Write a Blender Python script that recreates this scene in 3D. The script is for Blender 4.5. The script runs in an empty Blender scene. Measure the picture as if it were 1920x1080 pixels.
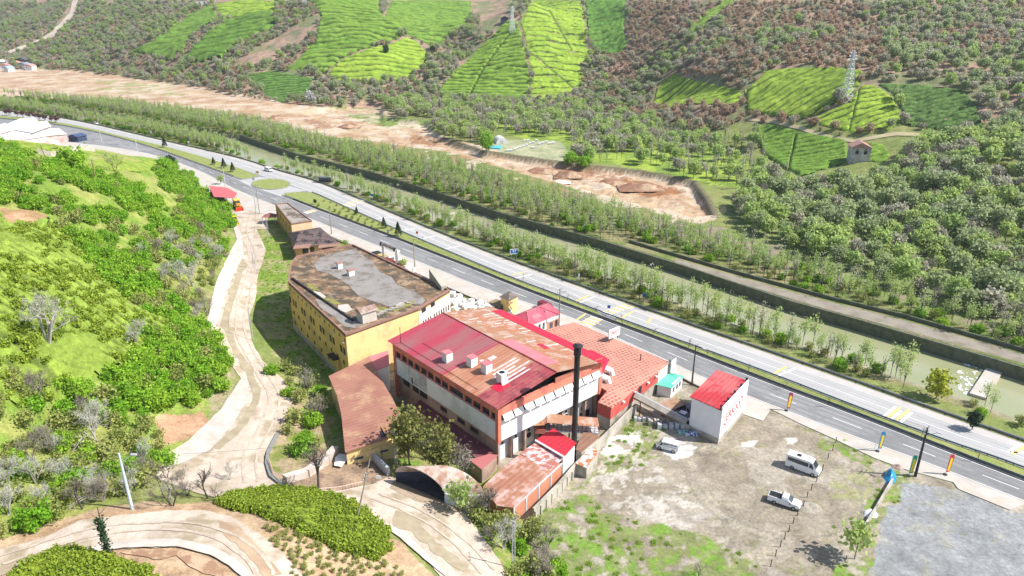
import bpy, bmesh, math, random
import numpy as np
from mathutils import Vector, Matrix
from mathutils.geometry import tessellate_polygon, delaunay_2d_cdt
R = math.radians
random.seed(7); rng = np.random.default_rng(7)
S = bpy.context.scene; COL = S.collection
# ------------------------------------------------------------------ camera, light, exposure
FPX, TH, CH = 1350.0, R(22), 77.0            # focal length in photo pixels, tilt, height
cd = bpy.data.cameras.new('camera'); cam = bpy.data.objects.new('camera', cd); COL.objects.link(cam)
cd.sensor_width = 36; cd.lens = 36 * FPX / 1920; cd.clip_start = 1; cd.clip_end = 6000
cam.location = (0, 0, CH); cam.rotation_euler = (R(90) - TH, 0, 0); S.camera = cam
SUN_EL, SUN_AZ = R(47), R(-8)                # azimuth measured from +x towards +y
sd = bpy.data.lights.new('sun', 'SUN'); sd.energy = 4.6; sd.angle = R(0.53); sd.color = (1, .955, .89)
sun = bpy.data.objects.new('sun', sd); COL.objects.link(sun)
dv = Vector((math.cos(SUN_EL) * math.cos(SUN_AZ), math.cos(SUN_EL) * math.sin(SUN_AZ), math.sin(SUN_EL)))
sun.rotation_euler = dv.to_track_quat('Z', 'Y').to_euler(); sun.location = (200, 0, 300)
W = bpy.data.worlds.new('World'); S.world = W; W.use_nodes = True
nt = W.node_tree; bg = nt.nodes['Background']; sky = nt.nodes.new('ShaderNodeTexSky')
sky.sky_type = 'NISHITA'; sky.sun_disc = False; sky.sun_elevation = SUN_EL
sky.sun_rotation = R(90) - SUN_AZ; sky.altitude = 200; sky.air_density = 1.0; sky.dust_density = 1.5
nt.links.new(sky.outputs[0], bg.inputs[0]); bg.inputs[1].default_value = 0.105
S.view_settings.view_transform = 'Standard'; S.view_settings.look = 'None'
S.view_settings.exposure = 0.74; S.view_settings.gamma = 1.0
S.render.engine = 'CYCLES'; S.cycles.max_bounces = 5; S.cycles.diffuse_bounces = 3
S.cycles.transparent_max_bounces = 6
# ------------------------------------------------------------------ picture <-> place
c_, s_ = math.cos(TH), math.sin(TH)
def P(u, v, z=0.0):                           # the point of height z seen at photo pixel u, v
    a = (u - 960) / FPX; b = (v - 540) / FPX
    d = Vector((a, c_ - b * s_, -s_ - b * c_)); return Vector((0, 0, CH)) + d * ((CH - z) / -d.z)
def PY(u, v, Y):                              # the point at forward distance Y
    a = (u - 960) / FPX; b = (v - 540) / FPX
    d = Vector((a, c_ - b * s_, -s_ - b * c_)); return Vector((0, 0, CH)) + d * (Y / d.y)
def proj(x, y, z):
    zz = z - CH; Z = np.maximum(y * c_ - zz * s_, 1e-3)
    return 960 + FPX * x / Z, 540 + FPX * (-zz * c_ - y * s_) / Z
# ------------------------------------------------------------------ noise
def _h(ix, iy, k):
    n = (ix.astype(np.int64) * 374761393 + iy.astype(np.int64) * 668265263 + k * 974634777) & 0xffffffff
    n = ((n ^ (n >> 13)) * 1274126177) & 0xffffffff
    return ((n ^ (n >> 16)) & 0xffff) / 65535.0
def vn(x, y, k=0):
    x = np.asarray(x, float); y = np.asarray(y, float)
    ix = np.floor(x); iy = np.floor(y); fx = x - ix; fy = y - iy
    fx = fx * fx * (3 - 2 * fx); fy = fy * fy * (3 - 2 * fy)
    a = _h(ix, iy, k); b = _h(ix + 1, iy, k); c = _h(ix, iy + 1, k); d = _h(ix + 1, iy + 1, k)
    return (a * (1 - fx) + b * fx) * (1 - fy) + (c * (1 - fx) + d * fx) * fy
def fbm(x, y, k=0, o=4):
    t = 0; a = .5; s = 0
    for i in range(o):
        t = t + a * vn(x * 2 ** i + 17.3 * i, y * 2 ** i - 9.1 * i, k + i); s += a; a *= .5
    return t / s
def sstep(a, b, x):
    t = np.clip((x - a) / (b - a), 0, 1); return t * t * (3 - 2 * t)
def inpoly(px, py, poly):
    px = np.asarray(px); py = np.asarray(py); r = np.zeros(px.shape, bool)
    xs = [p[0] for p in poly]; ys = [p[1] for p in poly]
    m = (px >= min(xs)) & (px <= max(xs)) & (py >= min(ys)) & (py <= max(ys))
    qx = px[m]; qy = py[m]; q = np.zeros(qx.shape, bool); n = len(poly)
    for i in range(n):
        x0, y0 = poly[i][:2]; x1, y1 = poly[(i + 1) % n][:2]
        if y0 == y1: continue
        k = ((y0 > qy) != (y1 > qy)) & (qx < (x1 - x0) * (qy - y0) / (y1 - y0) + x0); q ^= k
    r[m] = q; return r
def dline(px, py, line):
    d = np.full(np.shape(px), 1e9)
    for (x0, y0), (x1, y1) in zip(line, line[1:]):
        L = (x1 - x0) ** 2 + (y1 - y0) ** 2 + 1e-9
        t = np.clip(((px - x0) * (x1 - x0) + (py - y0) * (y1 - y0)) / L, 0, 1)
        d = np.minimum(d, np.hypot(px - x0 - t * (x1 - x0), py - y0 - t * (y1 - y0)))
    return d
def G(pts, z=0.0): return [tuple(P(u, v, z)[:2]) for u, v in pts]     # photo pixels to ground plan
# ------------------------------------------------------------------ objects
def link(o, parent=None, label=None, cat=None, group=None, kind=None):
    if o.name not in COL.objects: COL.objects.link(o)
    if parent: o.parent = parent
    if label: o['label'] = label
    if cat: o['category'] = cat
    if group: o['group'] = group
    if kind: o['kind'] = kind
    return o
def thing(name, label, cat, loc=(0, 0, 0), rz=0, group=None):
    o = bpy.data.objects.new(name, None); o.location = loc; o.rotation_euler = (0, 0, rz); o.empty_display_size = .5
    return link(o, None, label, cat, group)
def copy_tree(o, parent=None):
    c = o.copy(); COL.objects.link(c)
    if parent: c.parent = parent
    for ch in KIDS.get(o.name, ()):
        copy_tree(ch, c)
    return c
KIDS = {}
class MB:                                     # a mesh collected shape by shape
    def __init__(s): s.v = []; s.f = []; s.m = []; s.mi = 0
    def add(s, vs, fs):
        n = len(s.v); s.v += [tuple(x) for x in vs]; s.f += [tuple(i + n for i in f) for f in fs]; s.m += [s.mi] * len(fs); return s
    def box(s, x0, x1, y0, y1, z0, z1):
        return s.add([(x0, y0, z0), (x1, y0, z0), (x1, y1, z0), (x0, y1, z0), (x0, y0, z1), (x1, y0, z1), (x1, y1, z1), (x0, y1, z1)],
                     [(0, 3, 2, 1), (4, 5, 6, 7), (0, 1, 5, 4), (1, 2, 6, 5), (2, 3, 7, 6), (3, 0, 4, 7)])
    def bar(s, a, b, r=.05, n=4, r2=None, up=None):
        a = Vector(a); b = Vector(b); d = (b - a)
        if d.length < 1e-6: return s
        d.normalize(); q = d.orthogonal().normalized() if up is None else d.cross(Vector(up)).normalized(); w = d.cross(q)
        r2 = r if r2 is None else r2; vs = []
        for p, rr in ((a, r), (b, r2)):
            for i in range(n):
                t = 2 * math.pi * (i + .5) / n; vs.append(p + (q * math.cos(t) + w * math.sin(t)) * rr)
        fs = [(i, (i + 1) % n, n + (i + 1) % n, n + i) for i in range(n)] + [tuple(range(n))[::-1], tuple(range(n, 2 * n))]
        return s.add(vs, fs)
    def cyl(s, x, y, z0, z1, r, n=16, r2=None): return s.bar((x, y, z0), (x, y, z1), r, n, r2)
    def prism(s, poly, z0, z1):               # poly may carry its own z as third value: z0, z1 are then added to it
        q = [Vector((p[0], p[1], p[2] if len(p) > 2 else 0)) for p in poly]; n = len(q)
        ar = sum(q[i].x * q[(i + 1) % n].y - q[(i + 1) % n].x * q[i].y for i in range(n))
        if ar < 0: q = q[::-1]
        tri = tessellate_polygon([[Vector((p.x, p.y, 0)) for p in q]])
        vs = [p + Vector((0, 0, z0)) for p in q] + [p + Vector((0, 0, z1)) for p in q]; fs = []
        for a, b, c in tri:
            A, B, C = q[a], q[b], q[c]
            if (B.x - A.x) * (C.y - A.y) - (B.y - A.y) * (C.x - A.x) < 0: a, c = c, a
            fs += [(c, b, a), (a + n, b + n, c + n)]
        fs += [(i, (i + 1) % n, n + (i + 1) % n, n + i) for i in range(n)]
        return s.add(vs, fs)
    def ring(s, poly, z0, z1, t):             # an open parapet or wall of thickness t inside a closed outline
        q = [Vector(p[:2]) for p in poly]; n = len(q)
        ar = sum(q[i].x * q[(i + 1) % n].y - q[(i + 1) % n].x * q[i].y for i in range(n))
        if ar < 0: q = q[::-1]
        inn = []
        for i in range(n):
            a = (q[i] - q[i - 1]).normalized(); b = (q[(i + 1) % n] - q[i]).normalized()
            na = Vector((-a.y, a.x)); nb = Vector((-b.y, b.x)); m = (na + nb).normalized(); inn.append(q[i] + m * t / max(.4, m.dot(na)))
        vs = [(p.x, p.y, z0) for p in q] + [(p.x, p.y, z1) for p in q] + [(p.x, p.y, z0) for p in inn] + [(p.x, p.y, z1) for p in inn]
        fs = []
        for i in range(n):
            j = (i + 1) % n; fs += [(i, j, n + j, n + i), (n + i, n + j, 3 * n + j, 3 * n + i), (2 * n + j, 2 * n + i, 3 * n + i, 3 * n + j)]
        return s.add(vs, fs)
    def slab(s, pts, t):                      # a sheet through 3-D points, thickness t downwards
        n = len(pts); q = [Vector(p) for p in pts]; ar = sum(q[i].x * q[(i + 1) % n].y - q[(i + 1) % n].x * q[i].y for i in range(n))
        if ar < 0: q = q[::-1]
        vs = q + [p - Vector((0, 0, t)) for p in q]
        return s.add(vs, [tuple(range(n)), tuple(range(n, 2 * n))[::-1]] + [(i, n + i, n + (i + 1) % n, (i + 1) % n) for i in range(n)])
    def wrect(s, a, b, s0, s1, z0, z1, out=.06, inn=.1):   # a panel on the wall running a -> b (outside on the right hand)
        a = Vector(a[:2]); b = Vector(b[:2]); d = (b - a).normalized(); n = Vector((d.y, -d.x))
        p = a + d * s0; q = a + d * s1; o1 = n * out; o2 = n * -inn
        P4 = [p + o2, q + o2, q + o1, p + o1]
        ar = sum(P4[i].x * P4[(i + 1) % 4].y - P4[(i + 1) % 4].x * P4[i].y for i in range(4))
        if ar < 0: P4 = P4[::-1]
        return s.prism([(x.x, x.y) for x in P4], z0, z1)
    def go(s, name, mats, parent=None, label=None, cat=None, group=None, kind=None, smooth=False, off=None):
        if not isinstance(mats, (list, tuple)): mats = [mats]
        me = bpy.data.meshes.new(name); v = s.v
        if off is not None: v = [(a - off[0], b - off[1], c - off[2]) for a, b, c in v]
        me.from_pydata(v, [], s.f); me.update()
        for m in mats: me.materials.append(m)
        if len(mats) > 1: me.polygons.foreach_set('material_index', s.m)
        if smooth: me.polygons.foreach_set('use_smooth', [True] * len(s.f))
        o = bpy.data.objects.new(name, me); link(o, parent, label, cat, group, kind)
        if parent: KIDS.setdefault(parent.name, []).append(o)
        return o
# ------------------------------------------------------------------ materials
def newmat(name):
    m = bpy.data.materials.new(name); m.use_nodes = True; t = m.node_tree; return m, t, t.nodes['Principled BSDF']
def node(t, typ, **k):
    n = t.nodes.new(typ)
    for a, b in k.items():
        if a.startswith('i_'):
            key = a[2:]; key = int(key) if key.isdigit() else key; n.inputs[key].default_value = b
        else: setattr(n, a, b)
    return n
def mixc(t, fac, A, B, mode='MIX'):
    n = node(t, 'ShaderNodeMix', data_type='RGBA', blend_type=mode)
    for i, x in ((0, fac), (6, A), (7, B)):
        if hasattr(x, 'links') or hasattr(x, 'is_linked'): t.links.new(x, n.inputs[i])
        else: n.inputs[i].default_value = x if i == 0 else (*x, 1) if len(x) == 3 else x
    return n.outputs[2]
def ramp(t, src, a, b, c0=0, c1=1):
    n = node(t, 'ShaderNodeMapRange', i_1=a, i_2=b, i_3=c0, i_4=c1); t.links.new(src, n.inputs[0]); return n.outputs[0]
def noise(t, scale, co, detail=5, rough=.6, stretch=None):
    if stretch:
        mp = node(t, 'ShaderNodeMapping'); mp.inputs['Scale'].default_value = stretch; t.links.new(co, mp.inputs[0]); co = mp.outputs[0]
    n = node(t, 'ShaderNodeTexNoise', i_Scale=scale, i_Detail=detail, i_Roughness=rough); t.links.new(co, n.inputs['Vector']); return n.outputs[0]
def M(name, col, col2=None, sc=.6, lo=.42, hi=.62, rough=.8, var=.12, bump=0, bsc=6, stretch=None, ridge=None, rdir=0, metal=0, spec=.3, geo=False, dirt=None, dsc=.15):
    """weathered paint, plaster, metal or earth: two tones broken by noise, fine grain, optional corrugation"""
    m, t, b = newmat(name); b.inputs['Roughness'].default_value = rough; b.inputs['Metallic'].default_value = metal
    b.inputs['Specular IOR Level'].default_value = spec
    tc = node(t, 'ShaderNodeTexCoord'); co = tc.outputs['Object']
    out = mixc(t, ramp(t, noise(t, sc, co, stretch=stretch), lo, hi), col, col2 or tuple(x * .8 for x in col))
    if dirt: out = mixc(t, ramp(t, noise(t, dsc, co, 8, .7), .5, .6), out, dirt)
    g = ramp(t, noise(t, bsc, co, 6, .7), .25, .75, 1 - var, 1 + var)
    mul = node(t, 'ShaderNodeVectorMath', operation='SCALE'); t.links.new(out, mul.inputs[0]); t.links.new(g, mul.inputs['Scale'])
    t.links.new(mul.outputs[0], b.inputs['Base Color']); hs = None
    if ridge:
        sp = node(t, 'ShaderNodeSeparateXYZ'); mp = node(t, 'ShaderNodeMapping'); mp.inputs['Rotation'].default_value = (0, 0, rdir)
        t.links.new(co, mp.inputs[0]); t.links.new(mp.outputs[0], sp.inputs[0])
        k = node(t, 'ShaderNodeMath', operation='MULTIPLY', i_1=2 * math.pi / ridge); t.links.new(sp.outputs[0], k.inputs[0])
        sn = node(t, 'ShaderNodeMath', operation='SINE'); t.links.new(k.outputs[0], sn.inputs[0]); hs = sn.outputs[0]
        bp = node(t, 'ShaderNodeBump', i_Strength=.5, i_Distance=.04); t.links.new(hs, bp.inputs['Height']); t.links.new(bp.outputs[0], b.inputs['Normal'])
    elif bump:
        bp = node(t, 'ShaderNodeBump', i_Strength=1, i_Distance=bump); t.links.new(noise(t, bsc, co, 8, .7), bp.inputs['Height']); t.links.new(bp.outputs[0], b.inputs['Normal'])
    return m
def leafmat(name, col, col2, trans=.35, vary=.25, dark=None):
    m, t, b = newmat(name); b.inputs['Roughness'].default_value = .6; b.inputs['Specular IOR Level'].default_value = .25
    oi = node(t, 'ShaderNodeObjectInfo'); at = node(t, 'ShaderNodeAttribute', attribute_name='lc')
    c1 = mixc(t, oi.outputs['Random'], col, col2)
    g = ramp(t, at.outputs['Fac'], 0, 1, 1 - vary, 1 + vary)
    mul = node(t, 'ShaderNodeVectorMath', operation='SCALE'); t.links.new(c1, mul.inputs[0]); t.links.new(g, mul.inputs['Scale'])
    t.links.new(mul.outputs[0], b.inputs['Base Color'])
    tr = node(t, 'ShaderNodeBsdfTranslucent'); t.links.new(mul.outputs[0], tr.inputs[0])
    mx = node(t, 'ShaderNodeMixShader', i_0=trans); t.links.new(b.outputs[0], mx.inputs[1]); t.links.new(tr.outputs[0], mx.inputs[2])
    t.links.new(mx.outputs[0], t.nodes['Material Output'].inputs[0]); return m
# ------------------------------------------------------------------ the lie of the land
CP = []                                        # x, y, z
for u, v, z in [(450,440,0),(470,520,.3),(490,600,1),(520,700,2.2),(520,750,2.8),(470,800,3.6),(450,850,4.2),(480,900,4.6),(560,905,4.6),(640,930,4.6),(720,945,4.4),(800,985,4),(870,1040,3.3),(930,1100,2.6),
    (620,870,2.6),(700,860,1.4),(560,820,2),(600,780,1.2),(800,880,1),(860,930,1.5),(900,960,1.2),(960,1010,1.2),(1000,1060,1.6),(520,620,.3),(560,700,.5),(590,720,.3),
    (60,1010,12),(200,972,11.5),(350,985,11),(480,1000,10.4),(560,1060,9.8),(560,950,7.6),(520,935,6.2),(650,1000,7),(690,1050,6.6),(150,1075,13.5),(350,1050,12),(30,1075,12.8),(620,1075,8),(740,1075,5.4),(745,1000,4.8),(480,960,8),(430,940,7.5),
    (200,940,10.4),(300,940,9.4),(150,850,9),(100,800,11),(380,900,6),
    (0,700,21),(0,600,25),(90,640,21.5),(250,650,13),(380,700,5),(330,640,9),(400,600,3),(430,500,1),(300,450,13),(150,450,23),(0,450,30),(0,350,32),(150,350,28),(300,350,17),(400,370,3),(350,330,9),
    (0,265,29),(150,285,27),(300,295,20),(200,820,9),(330,790,5),(0,850,14),(0,950,12.5),(250,880,7.4),(300,560,11),(200,550,19),(100,540,24),(380,450,5),(420,400,1.2),
    (-250,300,36),(-250,600,36),(-250,900,20),(-250,450,40),(-200,1000,14),(-300,1200,18),(300,1250,12),(800,1300,5),(1100,1300,1)]:
    CP.append(tuple(P(u, v, z)))
for u, v in [(-300,255),(-100,262),(0,268),(100,276),(200,286),(280,297),(350,320),(390,345),(410,360)]: CP.append(tuple(P(u, v, 0)))
for u, v, Y in [(-200,135,900),(0,137,860),(100,132,870),(200,138,760),(300,152,700),(400,174,620),(450,185,590),(560,192,575),(640,203,545),(720,196,570),(820,194,568),(950,203,545),(1100,220,495),
    (985,0,800),(985,60,720),(990,110,650),(995,160,602),(1000,195,565),(800,172,612),(860,110,720),(900,50,860),(880,20,960),(880,0,1050),(700,100,690),(640,50,760),(600,0,850),(720,180,592),(760,140,650),
    (500,150,645),(500,80,760),(450,0,980),(330,100,770),(300,50,900),(250,0,1150),(200,100,830),(140,50,1020),(150,0,1250),(0,100,1010),(0,50,1350),(0,0,1750),(70,90,1050),
    (1130,100,690),(1110,50,790),(1100,0,880),(1120,150,615),(1060,120,650),(1180,150,600),(1180,60,700),(1200,0,790),(1240,200,530),(1300,180,500),(1300,120,545),(1300,60,620),(1300,0,700),(1400,200,432),(1400,160,455),
    (1400,110,495),(1500,60,560),(1500,0,640),(1450,240,398),(1550,250,370),(1600,190,388),(1600,140,412),(1700,240,355),(1700,160,395),(1700,100,450),(1700,50,530),(1700,0,600),(1840,240,335),(1850,150,388),
    (1900,100,430),(1900,50,500),(1900,0,570),(1900,200,350),(1900,300,285),(1900,400,241),(1900,500,204),(1750,400,255),(1750,300,308),(1620,300,325),(1500,300,352),(1500,350,302),(1430,260,392),
    (2200,100,430),(2200,300,290),(2200,450,225),(2200,0,560),(-250,50,1500),(-250,0,1900)]:
    CP.append(tuple(PY(u, v, Y)))
for u, Y, z in [(-300,2600,190),(0,2400,180),(300,1700,170),(600,1300,165),(900,1500,160),(1200,1200,160),(1500,1000,165),(1900,900,165),(2300,850,160),(1700,1500,230),(900,2600,260),(2300,300,30)]:
    CP.append(((u - 960) / FPX * Y / c_, Y, z))
CP = np.array(CP)
def lp(x, y):
    r = np.hypot(x, y); return np.stack([np.arctan2(x, np.maximum(y, 1)) * 1.0, np.log(np.maximum(r, 20))], -1)
_c = lp(CP[:, 0], CP[:, 1]); _D = np.linalg.norm(_c[:, None] - _c[None], axis=-1)
_A = np.zeros((len(_c) + 3,) * 2); _A[:-3, :-3] = _D - np.eye(len(_c)) * .004; _A[:-3, -3:] = np.c_[np.ones(len(_c)), _c]; _A[-3:, :-3] = _A[:-3, -3:].T
_w = np.linalg.solve(_A, np.r_[CP[:, 2], 0, 0, 0])
FLAT = G([(1030,1500),(1010,1080),(985,990),(935,905),(800,800),(727,705),(655,700),(600,670),(545,640),(530,560),(500,470),(470,430),(425,408),(412,365),(385,335),(330,305),(258,287),(100,272),(-300,250),(-600,150),(-100,137),
    (100,139),(210,146),(300,158),(400,180),(640,208),(820,201),(950,210),(1100,224),(1230,255),(1330,300),(1400,340),(1450,410),(1640,470),(1900,570),(2400,740),(2600,1500)])
RIV = G([(-300,165),(0,187),(130,207),(230,224),(450,262),(560,300),(690,333),(797,366),(940,414),(1123,466),(1280,516),(1480,584),(1613,622),(1713,652),(1853,694),(1920,715),(2400,880)], -3)
DIRT = [(560,212),(690,196),(720,200),(720,225),(800,230),(830,262),(905,287),(1010,303),(1100,315),(1200,325),(1300,345),(1325,378),(1340,410),(1300,412),(1180,385),(1000,335),(840,283),(700,262),(620,240)]
DIRTG = G(DIRT, -1.5)
RW = 20.0
def rivd(x, y):                                # signed distance: >0 on the near side of the far bank line
    d = dline(x, y, RIV); ys = np.interp(x, [p[0] for p in RIV], [p[1] for p in RIV]); return np.where(y < ys, d, -d)
def Hf(x, y):
    sh = np.shape(x); x = np.ravel(x).astype(float); y = np.ravel(y).astype(float); out = np.zeros(x.size)
    for i in range(0, x.size, 60000):
        q = lp(x[i:i + 60000], y[i:i + 60000]); d = np.linalg.norm(q[:, None] - _c[None], axis=-1)
        out[i:i + 60000] = d @ _w[:-3] + _w[-3] + q @ _w[-2:]
    r = np.hypot(x, y)
    rough = (fbm(x / 30, y / 30, 3) - .5) * 2.2 + (fbm(x / 7, y / 7, 5) - .5) * .9
    out = out + rough * np.clip(out / 12, 0, 1) * np.clip(r / 200, .4, 3)
    ins = inpoly(x, y, FLAT); d = np.where(ins, 0, dline(x, y, FLAT + FLAT[:1])); k = sstep(0, np.clip(r * .07, 4, 60), d)
    out = out * k
    rd = rivd(x, y); f = ins & (rd > -4) & (rd < RW + 6)
    out = np.where(f, out - 4.0 * sstep(-.6, 0, rd) * (1 - sstep(RW - 1, RW + 5, rd)), out)
    di = inpoly(x, y, DIRTG); dd = dline(x, y, DIRTG + DIRTG[:1])
    out = np.where(di, out - 2.6 * sstep(0, 3, dd) + (fbm(x / 6, y / 6, 9) - .5) * 2.4 * sstep(0, 4, dd), out)
    return out.reshape(sh)
def hz(x, y): return float(Hf(np.array([x]), np.array([y]))[0])
def T(u, v, zg=None):                          # the point of the ground seen at a photo pixel: walk down the ray
    a = (u - 960) / FPX; b = (v - 540) / FPX; d = np.array([a, c_ - b * s_, -s_ - b * c_]); d /= d[1]
    Y = np.geomspace(60, 2200, 900); z = CH + d[2] * Y; h = Hf(d[0] * Y, Y); k = np.nonzero(z < h)[0]
    if not len(k): return P(u, v, 0) if v > 20 else PY(u, v, 900)
    k = k[0]; 
    if k == 0: return Vector((d[0] * Y[0], Y[0], h[0]))
    g0 = z[k - 1] - h[k - 1]; g1 = z[k] - h[k]; t = g0 / (g0 - g1); yy = Y[k - 1] + t * (Y[k] - Y[k - 1])
    return Vector((d[0] * yy, yy, CH + d[2] * yy))
def gridmesh(name, X, Y, Z, C=None, keep=None, mats=(), **kw):
    nr, nc = X.shape; idx = np.arange(nr * nc).reshape(nr, nc)
    f = np.stack([idx[:-1, :-1], idx[:-1, 1:], idx[1:, 1:], idx[1:, :-1]], -1).reshape(-1, 4)
    if keep is not None:
        kf = (keep[:-1, :-1] & keep[:-1, 1:] & keep[1:, 1:] & keep[1:, :-1]).ravel(); f = f[kf]
    V = np.stack([X.ravel(), Y.ravel(), Z.ravel()], 1)
    if keep is not None:
        us = np.unique(f); mp = np.full(len(V), -1); mp[us] = np.arange(len(us)); V = V[us]; f = mp[f]
        if C is not None: C = C.reshape(-1, 3)[us]
    return rawmesh(name, V, f, C, mats, **kw)
def rawmesh(name, V, f, C=None, mats=(), smooth=True, lc=None, parent=None, mi=None, **kw):
    me = bpy.data.meshes.new(name); n = f.shape[1]
    me.vertices.add(len(V)); me.vertices.foreach_set('co', np.ascontiguousarray(V, np.float32).ravel())
    me.loops.add(f.size); me.loops.foreach_set('vertex_index', np.ascontiguousarray(f, np.int32).ravel())
    me.polygons.add(len(f)); me.polygons.foreach_set('loop_start', np.arange(0, f.size, n, dtype=np.int32))
    me.polygons.foreach_set('use_smooth', np.full(len(f), smooth))
    if C is not None:
        a = me.color_attributes.new('col', 'FLOAT_COLOR', 'POINT'); a.data.foreach_set('color', np.c_[C.reshape(-1, 3), np.ones(len(V))].astype(np.float32).ravel())
    if lc is not None:
        a = me.attributes.new('lc', 'FLOAT', 'POINT'); a.data.foreach_set('value', np.asarray(lc, np.float32))
    for m in mats: me.materials.append(m)
    if mi is not None: me.polygons.foreach_set('material_index', np.asarray(mi, np.int32))
    me.update(calc_edges=True); o = bpy.data.objects.new(name, me); link(o, parent, **kw)
    if parent: KIDS.setdefault(parent.name, []).append(o)
    return o
# ground material: the colour each spot of earth or grass has, broken by fine grain
def groundmat(name, bump=.12, scales=(.35, 1.6, 7), amt=.3, tuft=False):
    m, t, b = newmat(name); b.inputs['Roughness'].default_value = .95; b.inputs['Specular IOR Level'].default_value = .15
    at = node(t, 'ShaderNodeAttribute', attribute_name='col'); g = node(t, 'ShaderNodeNewGeometry'); co = g.outputs['Position']; out = at.outputs['Color']
    for i, sc in enumerate(scales):
        k = ramp(t, noise(t, sc, co, 6, .7), .3, .7, 1 - amt, 1 + amt)
        mul = node(t, 'ShaderNodeVectorMath', operation='SCALE'); t.links.new(out, mul.inputs[0]); t.links.new(k, mul.inputs['Scale']); out = mul.outputs[0]
    t.links.new(out, b.inputs['Base Color'])
    bp = node(t, 'ShaderNodeBump', i_Strength=1, i_Distance=bump); t.links.new(noise(t, 2.2, co, 9, .75), bp.inputs['Height']); t.links.new(bp.outputs[0], b.inputs['Normal'])
    return m
GM = groundmat('ground_earth_and_grass')
# colours of the ground (linear)
GRASS = (.155,.215,.055); DRYG = (.24,.24,.09); SOIL = (.42,.30,.19); SAND = (.44,.335,.235); PALE = (.62,.55,.46); GRAVEL = (.44,.42,.37); BROWN = (.30,.17,.095); FOR = (.17,.185,.09); LIME = (.27,.36,.055); PINKB = (.33,.225,.165); DGREY = (.10,.10,.08)
ZONES = [  # photo polygon, colour, second colour, mix noise scale (m), edge wobble (px)
 ([(-500,-200),(2400,-200),(2400,230),(1240,230),(720,205),(400,190),(-500,150)], FOR, PINKB, 12, 0),
 ([(-500,118),(0,130),(140,130),(350,160),(640,204),(720,204),(830,255),(1010,300),(1300,340),(1345,410),(1290,425),(1000,345),(700,275),(480,225),(200,188),(-500,170)], SAND, SOIL, 9, 3),
 ([(180,150),(330,158),(360,180),(250,178),(170,168)], (.27,.29,.12), SAND, 8, 4),
 ([(640,215),(700,212),(800,225),(815,240),(720,240)], (.35,.33,.2), GRASS, 8, 3),
 ([(890,225),(1060,215),(1240,240),(1420,300),(1480,330),(1470,365),(1330,345),(1100,300),(1000,270)], LIME, (.16,.24,.045), 6, 3),
 ([(920,262),(1050,264),(1066,285),(1055,304),(980,297),(922,290)], (.36,.36,.22), (.28,.30,.17), 6, 1),
 ([(-500,172),(0,182),(500,240),(840,285),(1330,425),(1500,490),(1920,625),(2400,800),(2400,900),(1920,800),(1600,700),(1280,595),(960,480),(760,400),(560,325),(320,250),(0,200),(-500,190)], (.15,.19,.055), (.24,.22,.11), 7, 2),
 ([(1100,415),(1300,455),(1600,545),(1920,650),(1920,625),(1650,520),(1400,440),(1240,405)], (.24,.20,.14), GRASS, 4, 4),
 ([(1340,400),(1500,330),(2400,300),(2400,780),(1920,625),(1600,520)], (.16,.20,.08), (.22,.26,.10), 7, 2),
 # left hill
 ([(-500,240),(0,240),(330,298),(430,395),(445,430),(405,560),(440,690),(440,760),(300,870),(210,945),(0,1010),(-500,1080)], (.165,.25,.04), (.26,.28,.08), 5, 3),
 ([(0,388),(60,392),(92,405),(40,425),(-10,440)], (.45,.26,.16), (.3,.2,.1), 3, 3),
 ([(300,780),(380,770),(400,790),(350,825),(290,840)], (.46,.27,.17), (.34,.22,.13), 3, 4),
 ([(400,430),(440,420),(400,560),(385,600),(370,560),(400,480)], (.25,.24,.11), (.17,.22,.05), 3, 6),
 ([(430,660),(440,710),(440,770),(400,800),(390,740),(415,690)], (.3,.26,.16), (.2,.22,.08), 3, 5),
 # verge right of the track and the foot of the yellow block
 ([(495,420),(540,430),(560,560),(640,700),(620,860),(505,860),(560,780),(552,720),(500,640),(470,560),(480,470)], (.17,.25,.04), (.28,.27,.12), 3, 3),
 ([(500,760),(600,760),(640,880),(700,880),(710,900),(520,900),(500,860)], (.33,.26,.16), (.2,.23,.06), 2.5, 5),
 ([(600,840),(720,850),(740,900),(600,925),(540,905)], (.34,.24,.16), (.24,.17,.12), 2, 4),
 # lower left: upper track and tea banks
 ([(-500,1020),(0,1010),(210,945),(400,940),(540,960),(760,1020),(830,1100),(800,1400),(-500,1400)], (.46,.33,.21), (.37,.25,.155), 4, 4),
 ([(740,860),(930,880),(1010,960),(1150,1080),(1200,1400),(960,1400),(955,1080),(860,960)], (.15,.235,.04), (.26,.26,.09), 2.5, 5),
 # yard between the works and the highway
 ([(650,690),(940,880),(985,985),(1010,1080),(1010,1400),(2600,1400),(2600,1080),(1920,945),(1700,880),(1400,745),(1250,700),(1050,625),(800,525),(660,480)], (.335,.295,.23), (.255,.22,.165), 4, 2),
 ([(540,440),(660,470),(860,560),(940,600),(830,640),(640,560)], (.40,.36,.29), (.2,.24,.08), 3, 3),
 ([(800,520),(940,585),(930,610),(850,590),(780,550)], (.18,.23,.06), (.3,.24,.16), 3, 3),
]
GREEN_PATCH = [[(1010,960),(1140,870),(1160,830),(1250,860),(1100,900),(1130,960),(1300,1000),(1420,1050),(1420,1100),(1000,1100)],[(1130,850),(1190,790),(1260,790),(1230,840),(1140,880)],[(1500,800),(1560,815),(1690,870),(1690,885),(1640,880),(1550,840)],[(1660,880),(1720,895),(1700,935),(1640,985),(1630,960)],
  [(1560,1060),(1630,1040),(1660,1100),(1560,1100)],[(1160,760),(1195,755),(1200,800),(1170,810)],[(560,380),(820,470),(800,470)]]
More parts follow.
